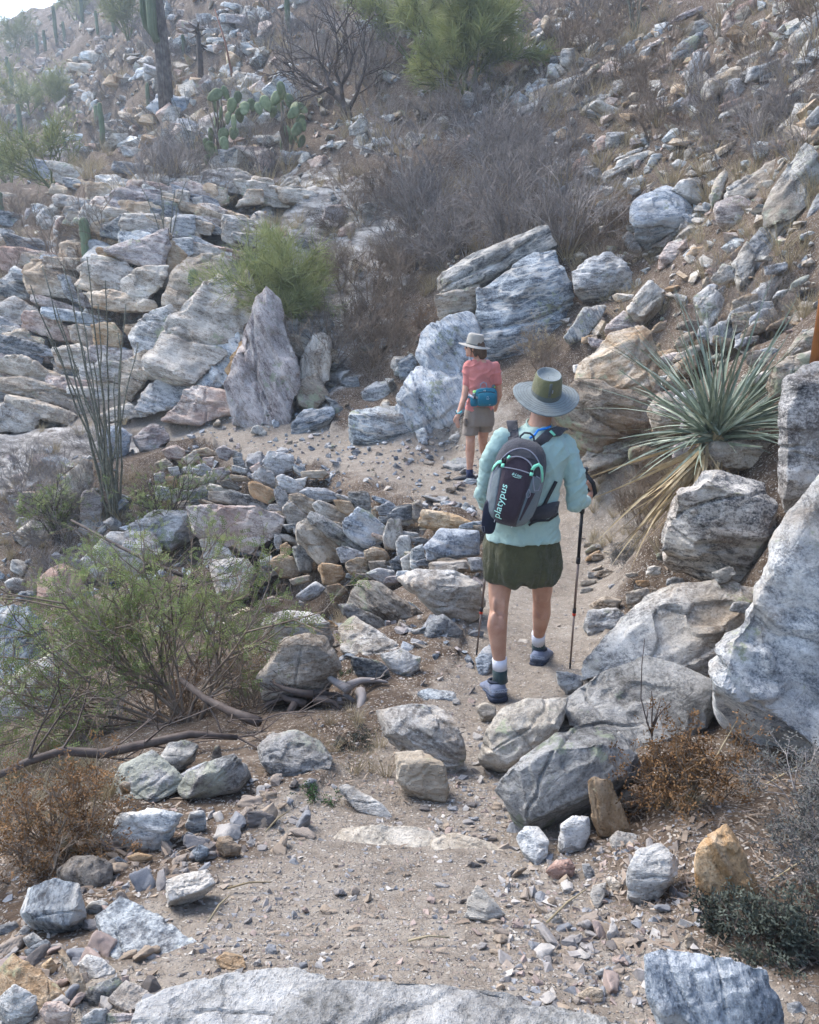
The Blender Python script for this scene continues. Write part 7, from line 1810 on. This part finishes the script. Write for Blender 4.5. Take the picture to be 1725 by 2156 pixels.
# ---- bare dark tree above the scrub
def bare_tree():
    p = gp(738, 252); d = p[1]; rng = random.Random(12); mb = MB(); tips = []
    def q(u, v, e=0): return P(u, v, d + e) - p
    trunk = [q(738, 255), q(732, 235), q(722, 215), q(705, 200)]
    mb.tube(trunk, [.11, .09, .08, .07], 6)
    for br in ([(705, 200), (680, 185), (650, 170), (622, 150)], [(705, 200), (690, 170), (680, 140), (672, 125)], [(722, 215), (718, 180), (705, 150), (712, 110), (708, 70)], [(732, 235), (750, 200), (765, 160), (770, 120)], [(690, 185), (672, 195), (640, 180)], [(718, 180), (735, 150), (742, 120), (735, 80)]):
        pts = [q(u, v, rng.uniform(-.5, .5)) for u, v in br]; pts[0] = q(*br[0])
        mb.tube(pts, [.055 - .012 * i for i in range(len(pts))][:len(pts)] if len(pts) < 5 else [.055, .045, .035, .025, .015], 5)
        for i in range(1, len(pts)):
            for k in range(3):
                grow(mb, pts[i], unit(pts[i] - pts[i - 1]) + perp(unit(pts[i] - pts[i - 1]), rng) * .8, .7, .02, 2, rng, .4, (2, 3), .8, .05)
    o = mb.build('bare_tree', M['darkwood'], None, loc=p); tag(o, 'dark leafless crooked tree left of the palo verde', 'tree')
bare_tree()
LAND.append(('the crooked bare tree', 700, 160))

# ---- ocotillo
def ocotillo(ub, vb, ends, label, r=.014, seed=1, dd=0):
    rng = random.Random(seed); p = gp(ub, vb); d = p[1] + dd
    root = empty('ocotillo', p); tag(root, label, 'ocotillo')
    for (u, v, m) in ends:
        e = P(u, v, d + rng.uniform(-.7, .7)) - p
        b = np.array([rng.gauss(0, .05), rng.gauss(0, .05), -.05])
        pts = [b]; side = unit(np.array([e[0], e[1], 0]) + 1e-6)
        for k in range(1, 11):
            t = k / 10
            pts.append(b + (e - b) * t - side * np.linalg.norm(e[:2]) * m * math.sin(t * math.pi) + np.array([rng.gauss(0, .012), rng.gauss(0, .012), 0]))
        mb = MB(); mb.tube(pts, [r * (1.25 - .8 * k / 10) for k in range(11)], 6)
        for i in range(10):                                     # thorns
            for k in range(9):
                q = pts[i] + (pts[i + 1] - pts[i]) * rng.random(); dr = perp(unit(pts[i + 1] - pts[i]), rng)
                mb.tube([q, q + dr * .035 + np.array([0, 0, .006])], [.004, .001], 3, cap=False)
        mb.build('stem', M['ocot'], root)
    return root
ocotillo(238, 1072, [(60, 600, .12), (88, 560, .1), (112, 640, .1), (135, 560, .08), (160, 600, .06), (182, 540, .05), (205, 640, .03), (168, 700, .06), (222, 590, .02), (250, 700, -.02), (262, 640, .05), (292, 720, .1), (150, 740, .08), (195, 760, .03), (240, 790, 0), (100, 700, .12), (252, 860, .06)], 'tall many-stemmed ocotillo rising at the left below the rock wall', .0125, 3)
LAND.append(('the ocotillo', 190, 850))
ocotillo(352, 520, [(300, 395, .1), (335, 380, .02), (365, 400, 0), (392, 380, .1), (345, 420, .03)], 'small ocotillo on top of the rock wall', .012, 4)
ocotillo(1338, 78, [(1300, -60, .1), (1330, -50, 0), (1345, -60, 0), (1365, -40, .05), (1320, -40, 0), (1355, -20, 0)], 'green-grey ocotillo at the top edge right of the palo verde', .016, 5)
ocotillo(420, 330, [(360, 200, .1), (385, 180, 0), (410, 230, 0), (372, 240, .1)], 'thin ocotillo left of the prickly pear', .010, 6)

# ---- desert spoon: every blade a part
def spoon():
    p = P(1506, 922, 5.3)
    root = empty('desert_spoon', p); tag(root, 'big spiky desert spoon plant with long grey-green blades on the right', 'plant')
    rng = random.Random(14)
    def blade(L, droop, w, k):
        mb = MB(); V = []; n = 7
        for i in range(n):
            t = i / (n - 1)
            x = L * t; z = -droop * L * t * t
            wd = w * (1 - t ** 1.6) + .0012; V += [(x, -wd, z + wd * .5), (x, 0, z), (x, wd, z + wd * .5)]
        f = []
        for i in range(n - 1):
            a = i * 3; f += [(a, a + 1, a + 4, a + 3), (a + 1, a + 2, a + 5, a + 4)]
        mb.add(V, f); return mb.data('blade')
    green = [blade(1.0, dr, .010, k) for k, dr in enumerate((.0, .06, .12, .2, .32, .5))]
    for m_ in green: m_.materials.append(M['sotol'])
    dead = [blade(1.0, dr, .013, k) for k, dr in enumerate((.1, .25, .45, -.1))]
    for m_ in dead: m_.materials.append(M['sotold'])
    def place(me, az, el, L, nm, roll=0, off=(0, 0, 0)):
        o = bpy.data.objects.new(nm, me); COL.objects.link(o); o.parent = root
        o.rotation_euler = Euler((roll, -el, az)); o.scale = (L, 1, L); o.location = off
        return o
    for k in range(235):
        az = rng.uniform(0, 2 * math.pi); el = math.asin(min(1, rng.random() ** .75)) * .98 - .05
        L = rng.uniform(.70, 1.02) * (.74 + .32 * max(0, math.sin(el)))
        place(rng.choice(green[:5] if el > .6 else green[2:]), az, el, L * rng.choice([1, 1, .9, .75]), 'blade', rng.gauss(0, .9), (rng.gauss(0, .03), rng.gauss(0, .03), rng.uniform(-.03, .06)))
    for k in range(66):                                          # skirt of dead blades hanging down the bank
        az = math.pi + rng.gauss(.45, .8); el = -rng.uniform(.3, 1.25)
        place(rng.choice(dead), az, el, rng.uniform(.35, 1.0), 'dead_blade', rng.gauss(0, 1.2), (rng.gauss(-.03, .05), rng.gauss(-.03, .05), rng.uniform(-.12, .0)))
    mb = MB(); mb.tube([(0, .02, -.22), (0, 0, -.05), (0, 0, .06)], [.10, .09, .05], 9)
    mb.build('stem', M['sotold'], root)
spoon()
LAND.append(('the desert spoon', 1480, 830))

# ---- catclaw bush on the slope
def leafy(name, p, label, cat, branches, mat, leaves, lsize, seed, wood='darkwood', r=.016, depth=3, L=.5, spread=.9, up=.02, kids=(3, 5), sprays=True, fold=.5):
    """branches: list of start directions; sprays of small leaflets along the outer twigs"""
    rng = random.Random(seed); root = empty(name, p); tag(root, label, cat)
    mb = MB(); tips = []
    for dr, l in branches:
        grow(mb, (rng.gauss(0, .03), rng.gauss(0, .03), -.05), dr, l, r, depth, rng, .35, kids, spread, up, .6, 4, tips, 4)
    mb.build('branches', M[wood], root)
    V = []; Fc = []
    for k in range(leaves):
        q, d, l_ = rng.choice(tips)
        q = q - d * l_ * rng.random() + perp(d, rng) * .01
        ax = unit(d + perp(d, rng) * 1.2); sd = perp(ax, rng)
        npair = 5 if sprays else 1
        for j in range(npair):
            c = q + ax * lsize * 1.1 * (j + .5)
            for sg in (-1, 1):
                t = unit(sd * sg + ax * .25 + np.array([0, 0, rng.uniform(-.3, .3)])) * lsize * (1 if sprays else 1.6)
                w = ax * lsize * .42
                n = len(V); V += [c, c + t * .5 + w, c + t, c + t * .5 - w]; Fc.append((n, n + 1, n + 2, n + 3))
    lf = MB(); lf.add(V, Fc); lf.build('leaves', M[mat], root)
    return root
pb = gp(400, 1510)
rng = random.Random(31)
br = [((-.5 + rng.uniform(-.9, .9), rng.uniform(-.3, .8), rng.uniform(.2, .95)), rng.uniform(.5, .85)) for _ in range(16)]
br += [((-1.6, .4, .45), 1.0), ((-1.4, .2, .25), .9), ((.35, .4, 1.0), .6), ((.2, .5, 1.1), .7), ((-1.2, .3, 1.0), 1.0), ((-.7, .5, 1.3), .95)]
leafy('catclaw_bush', pb, 'wide green thorny bush spilling down the slope at left', 'bush', br, 'leaf', 2700, .012, 8, wood='twig2', r=.010, L=.6, depth=3)
LAND.append(('the wide green bush', 320, 1330))
pb = gp(300, 1420)
br = [((rng.uniform(-1, 1), rng.uniform(-.4, .8), rng.uniform(.4, 1.2)), rng.uniform(.45, .8)) for _ in range(12)]
leafy('catclaw_bush', pb, 'lower left half of the green thorny growth, yellower leaves', 'bush', br, 'leaf', 2300, .0125, 9, wood='twig2', r=.009)
pb = gp(120, 1150)
br = [((rng.uniform(-.7, .7), rng.uniform(-.3, .5), rng.uniform(.8, 1.5)), rng.uniform(.4, .7)) for _ in range(8)]
leafy('catclaw_bush', pb, 'thin yellow-green sapling left of the leaning tan slab', 'bush', br, 'leaf', 650, .014, 10, r=.010, depth=2)
pb = gp(350, 1120)
br = [((rng.uniform(-.6, .6), rng.uniform(-.3, .5), rng.uniform(.9, 1.6)), rng.uniform(.5, .85)) for _ in range(8)]
leafy('catclaw_bush', pb, 'sparse yellow-green sapling between the ocotillo and the stone wall', 'bush', br, 'leaf', 650, .014, 11, r=.010, depth=2)
# bent dark branch lying on the slope
def stick(name, pts, rad, mat, label, cat, kids=0, seed=1):
    rng = random.Random(seed); mb = MB(); pts = [np.asarray(q) for q in pts]; o0 = pts[0].copy()
    mb.tube([q - o0 for q in pts], rad, 7)
    for k in range(kids):
        i = rng.randrange(1, len(pts)); d = unit(pts[i] - pts[i - 1])
        grow(mb, pts[i] - o0, d + perp(d, rng) * .9 + np.array([0, 0, .4]), rng.uniform(.2, .45), .006, 2, rng, .4, (2, 3), .8, .03)
    o = mb.build(name, M[mat], None, loc=o0); tag(o, label, cat)
    return o
def lay(u, v, up=.05): q = gp(u, v); q[2] += up; return q
stick('fallen_branch', [P(-20, 1640, 2.75), P(60, 1603, 2.82), P(130, 1581, 2.9), P(215, 1587, 2.95), P(300, 1568, 3.0), P(400, 1546, 3.05), P(500, 1553, 3.1)], [.014, .016, .018, .021, .019, .017, .012], 'darkwood', 'long bent dark branch lying across the lower left slope', 'branch', 9, 3)
stick('fallen_branch', [P(380, 1430, 3.75), P(430, 1470, 3.6), P(490, 1500, 3.45), P(545, 1520, 3.35)], [.014, .018, .022, .026], 'darkwood', 'thick dark limb under the green bush left of the tan boulder', 'branch', 5, 4)
stick('fallen_branch', [P(150, 1095, 6.6), P(260, 1155, 6.2), P(330, 1190, 5.9), P(420, 1225, 5.6)], [.010, .014, .016, .018], 'darkwood', 'thin dark branch slanting through the top of the green bush', 'branch', 6, 6)
def roots(u, v, label, seed, n=7, mat='darkwood'):
    rng = random.Random(seed); p = lay(u, v, .02); root = MB()
    for k in range(n):
        q = np.array([rng.gauss(0, .05), rng.gauss(0, .03), rng.uniform(0, .08)]); d = unit((rng.gauss(0, 1), rng.gauss(-.2, .4), rng.gauss(.1, .3))); pts = [q]; r0 = rng.uniform(.012, .026)
        for i in range(5):
            d = unit(d + np.array([rng.gauss(0, .35), rng.gauss(0, .35), rng.gauss(-.05, .3)])); pts.append(pts[-1] + d * .05)
        root.tube(pts, [r0 * (1.1 - .17 * i) for i in range(6)], 7)
        for j in range(2): grow(root, pts[3], d + perp(d, rng), .12, r0 * .3, 1, rng, .5, (2, 3))
    o = root.build('root_stump', M[mat], None, loc=p); tag(o, label, 'stump')
roots(660, 1490, 'gnarled dark root stump in the shadow below the tan boulder', 7, 9)
roots(735, 1478, 'grey weathered knot of roots right of the dark root stump', 9, 6, 'twig')
# dry brown plants and dark shrubs of the foreground
def bushy(u, v, label, h, w, mat, wood, leaves, lsize, seed, n=14, cat='bush', depth=3, name='dry_bush', up=.02, sprays=False, r=.004):
    rng = random.Random(seed)
    br = [((rng.uniform(-1, 1) * w / h, rng.uniform(-.7, .7) * w / h, rng.uniform(.5, 1.2)), h * rng.uniform(.4, .65)) for _ in range(n)]
    return leafy(name, gp(u, v), label, cat, br, mat, leaves, lsize, seed, wood=wood, r=r, depth=depth, up=up, kids=(3, 4), sprays=sprays)
bushy(130, 1800, 'rust-brown dead bush on the left, left of the whitish block', .42, .34, 'leafbrown', 'twig2', 2300, .007, 41)
bushy(70, 1850, 'brown dead bush at the left edge above the dark slate', .32, .28, 'leafbrown', 'twig2', 1200, .007, 42)
bushy(370, 1500, 'orange-brown dry growth under the green bush', .40, .45, 'leafbrown', 'twig2', 1500, .008, 43)
bushy(200, 1560, 'olive dry twigs below the green bush near the bent branch', .35, .5, 'leaf', 'twig', 420, .008, 44)
bushy(530, 1480, 'brown twiggy growth against the left side of the tan boulder', .48, .25, 'leafbrown', 'twig2', 420, .007, 45)
bushy(1440, 1700, 'rusty brown leafy plant under the overhanging boulder', .42, .3, 'leafbrown', 'twig2', 2200, .008, 46)
bushy(1390, 1720, 'smaller brown leafy plant left of the rusty one', .28, .25, 'leafbrown', 'twig2', 900, .007, 47)
bushy(1745, 1760, 'dark grey twiggy bush at the right edge, upper', .40, .26, 'greyleaf', 'twig', 2600, .006, 48, n=18)
bushy(1750, 1880, 'dark grey twiggy bush at the right edge, lower', .36, .22, 'greyleaf', 'twig', 2200, .006, 49, n=18)
bushy(1625, 2000, 'dark green low clump behind the blue and white block', .20, .26, 'leafdark', 'darkwood', 3000, .007, 50, n=24)
bushy(1555, 1985, 'small dark green clump left of the larger dark clump', .13, .16, 'leafdark', 'darkwood', 1300, .007, 51, n=16)
bushy(650, 1690, 'fresh green leafy sprig below the grey flat-topped boulder', .12, .16, 'sprig', 'darkwood', 700, .006, 52, n=10, name='green_sprig', cat='plant')
bushy(750, 1560, 'dark low greenery right of the grey flat-topped boulder', .14, .22, 'leafdark', 'darkwood', 700, .006, 53, n=12, name='green_sprig', cat='plant')
bushy(735, 1425, 'little green plant between the tan boulder and the dark block', .12, .12, 'sprig', 'darkwood', 260, .006, 54, n=8, name='green_sprig', cat='plant')
bushy(1320, 1180, 'grey-green low shrub on the bank above the flat-topped stone', .25, .35, 'greyleaf', 'twig', 1500, .007, 55, n=16)
bushy(1370, 1215, 'grey low shrub at the foot of the big dark block', .22, .3, 'greyleaf', 'twig', 1200, .007, 56, n=14)
bushy(1140, 770, 'olive-brown grass clump at the foot of the biggest boulder', .6, .5, 'straw', 'twig2', 900, .012, 57, n=24)
bushy(900, 690, 'brown clump left of the biggest boulder in the gully', .5, .5, 'leafbrown', 'twig2', 600, .010, 58, n=20)
# a thin sapling in front of the tilted plate
p0 = gp(1378, 1612)
mb = MB(); rg = random.Random(2); d0 = p0[1]
def qq(u, v): return P(u, v, d0) - p0
for ln in ([(1378, 1615), (1374, 1560), (1372, 1545), (1360, 1510), (1350, 1470), (1352, 1400), (1358, 1345)], [(1372, 1545), (1385, 1510), (1400, 1490), (1414, 1478)], [(1374, 1550), (1373, 1510), (1375, 1480), (1372, 1455)], [(1371, 1542), (1362, 1520), (1365, 1490)], [(1370, 1540), (1385, 1500), (1392, 1470)]):
    mb.tube([qq(*a) for a in ln], [.0035 - .0022 * i / len(ln) for i in range(len(ln))], 5)
o = mb.build('bare_sapling', M['darkwood'], None, loc=p0); tag(o, 'thin leafless sapling in front of the large tilted plate', 'sapling')
# dried agave stalk at the right edge
p0 = P(1728, 700, 4.6)
mb = MB(); hh = P(1726, 490, 4.6)[2] - p0[2]
mb.tube([(0, 0, -.2), (0, 0, hh * .5), (.02, 0, hh)], [.034, .032, .030], 10)
ag = empty('agave_stalk', p0); tag(ag, 'rust-brown dried agave stalk at the right edge', 'stalk')
mb.build('stalk', plain('agave_stalk', (.30, .115, .035), .6, .4, 8), ag)
for k, zz in enumerate((.22, .36)):
    b_ = MB(); b_.add([(-.038, -.03, zz), (.0, -.045, zz + .01), (-.02, -.05, zz - .09), (-.045, -.05, zz - .13)], [(0, 1, 2, 3)]); b_.build('bract', M['sotold'], ag)
# bits of straw and dead sticks on the ground
rng = random.Random(71)
for (u, v, L, a) in ((1270, 1160, .28, -.9), (1400, 1190, .35, 1.2), (480, 1885, .12, .2), (1150, 1960, .14, .6), (1560, 1700, .4, .4), (1480, 1660, .35, .9), (1620, 1880, .3, .5), (60, 1860, .22, .9), (440, 1960, .1, 1.2), (560, 1760, .12, 1.0), (860, 1990, .1, .1)):
    p0 = lay(u, v, .015); mb = MB(); e = np.array([math.cos(a), math.sin(a), rng.uniform(0, .25)]) * L
    mb.tube([(0, 0, 0), e * .5 + np.array([0, 0, .01]), e], [.003, .0028, .0015], 5)
    o = mb.build('dry_stick', M['straw'], None, loc=p0)
    tag(o, rel_label('thin straw-coloured stick on the ground', u, v) or 'thin straw stick lying on the ground', 'stick')

# plant litter: dead twig ends and leaf scraps on the soil, nobody could count them
def litter():
    rng = random.Random(88); V = []; Fc = []
    for p, s in spots_px(rng, [(0, 420, 1640, 1900, 420, .02, .07), (1240, 1725, 1640, 2050, 620, .02, .07), (560, 860, 1480, 1700, 260, .02, .06), (1230, 1430, 940, 1300, 380, .03, .10), (420, 1300, 1640, 2050, 200, .015, .05), (380, 1000, 920, 1080, 120, .03, .1), (0, 420, 880, 1260, 200, .05, .15)]):
        a = rng.uniform(0, 6.28); d = np.array([math.cos(a), math.sin(a), rng.gauss(0, .15)]) * s; w = np.array([-math.sin(a), math.cos(a), 0]) * s * rng.choice([.03, .04, .05, .11]); n = len(V)
        p = p + np.array([0, 0, .006]); k = np.array([0, 0, s * .06])
        V += [p - w, p + w, p + d * .5 + w + k, p + d * .5 - w + k, p + d]; Fc += [(n, n + 1, n + 2, n + 3), (n + 3, n + 2, n + 4)]
    mb = MB(); mb.add(V, Fc); o = mb.build('plant_litter', M['twig2']); tag(o, 'scraps of dead twigs and leaves littering the soil', 'litter', kind='stuff')
litter()

# ------------------------------------------------------------------ hazy air
def haze():
    v, _ = mesh_arrays(GROUND.data)
    lo = v.min(0) - 1.0; hi = v.max(0) + np.array([1, 1, 3.0])
    lo[1] = min(lo[1], -3)
    mb = MB(); mb.box((lo + hi) / 2, hi - lo)
    m = bpy.data.materials.new('haze'); m.use_nodes = True; nt = m.node_tree; nt.nodes.clear()
    out = nt.nodes.new('ShaderNodeOutputMaterial'); vol = nt.nodes.new('ShaderNodeVolumePrincipled')
    vol.inputs['Color'].default_value = (.74, .86, 1.0, 1); vol.inputs['Density'].default_value = HAZE; vol.inputs['Anisotropy'].default_value = .3
    nt.links.new(vol.outputs[0], out.inputs['Volume'])
    o = mb.build('haze', m, None, False); tag(o, 'pale bluish haze hanging over the distant slope', 'haze', kind='stuff')
HAZE = 0.0018
haze()
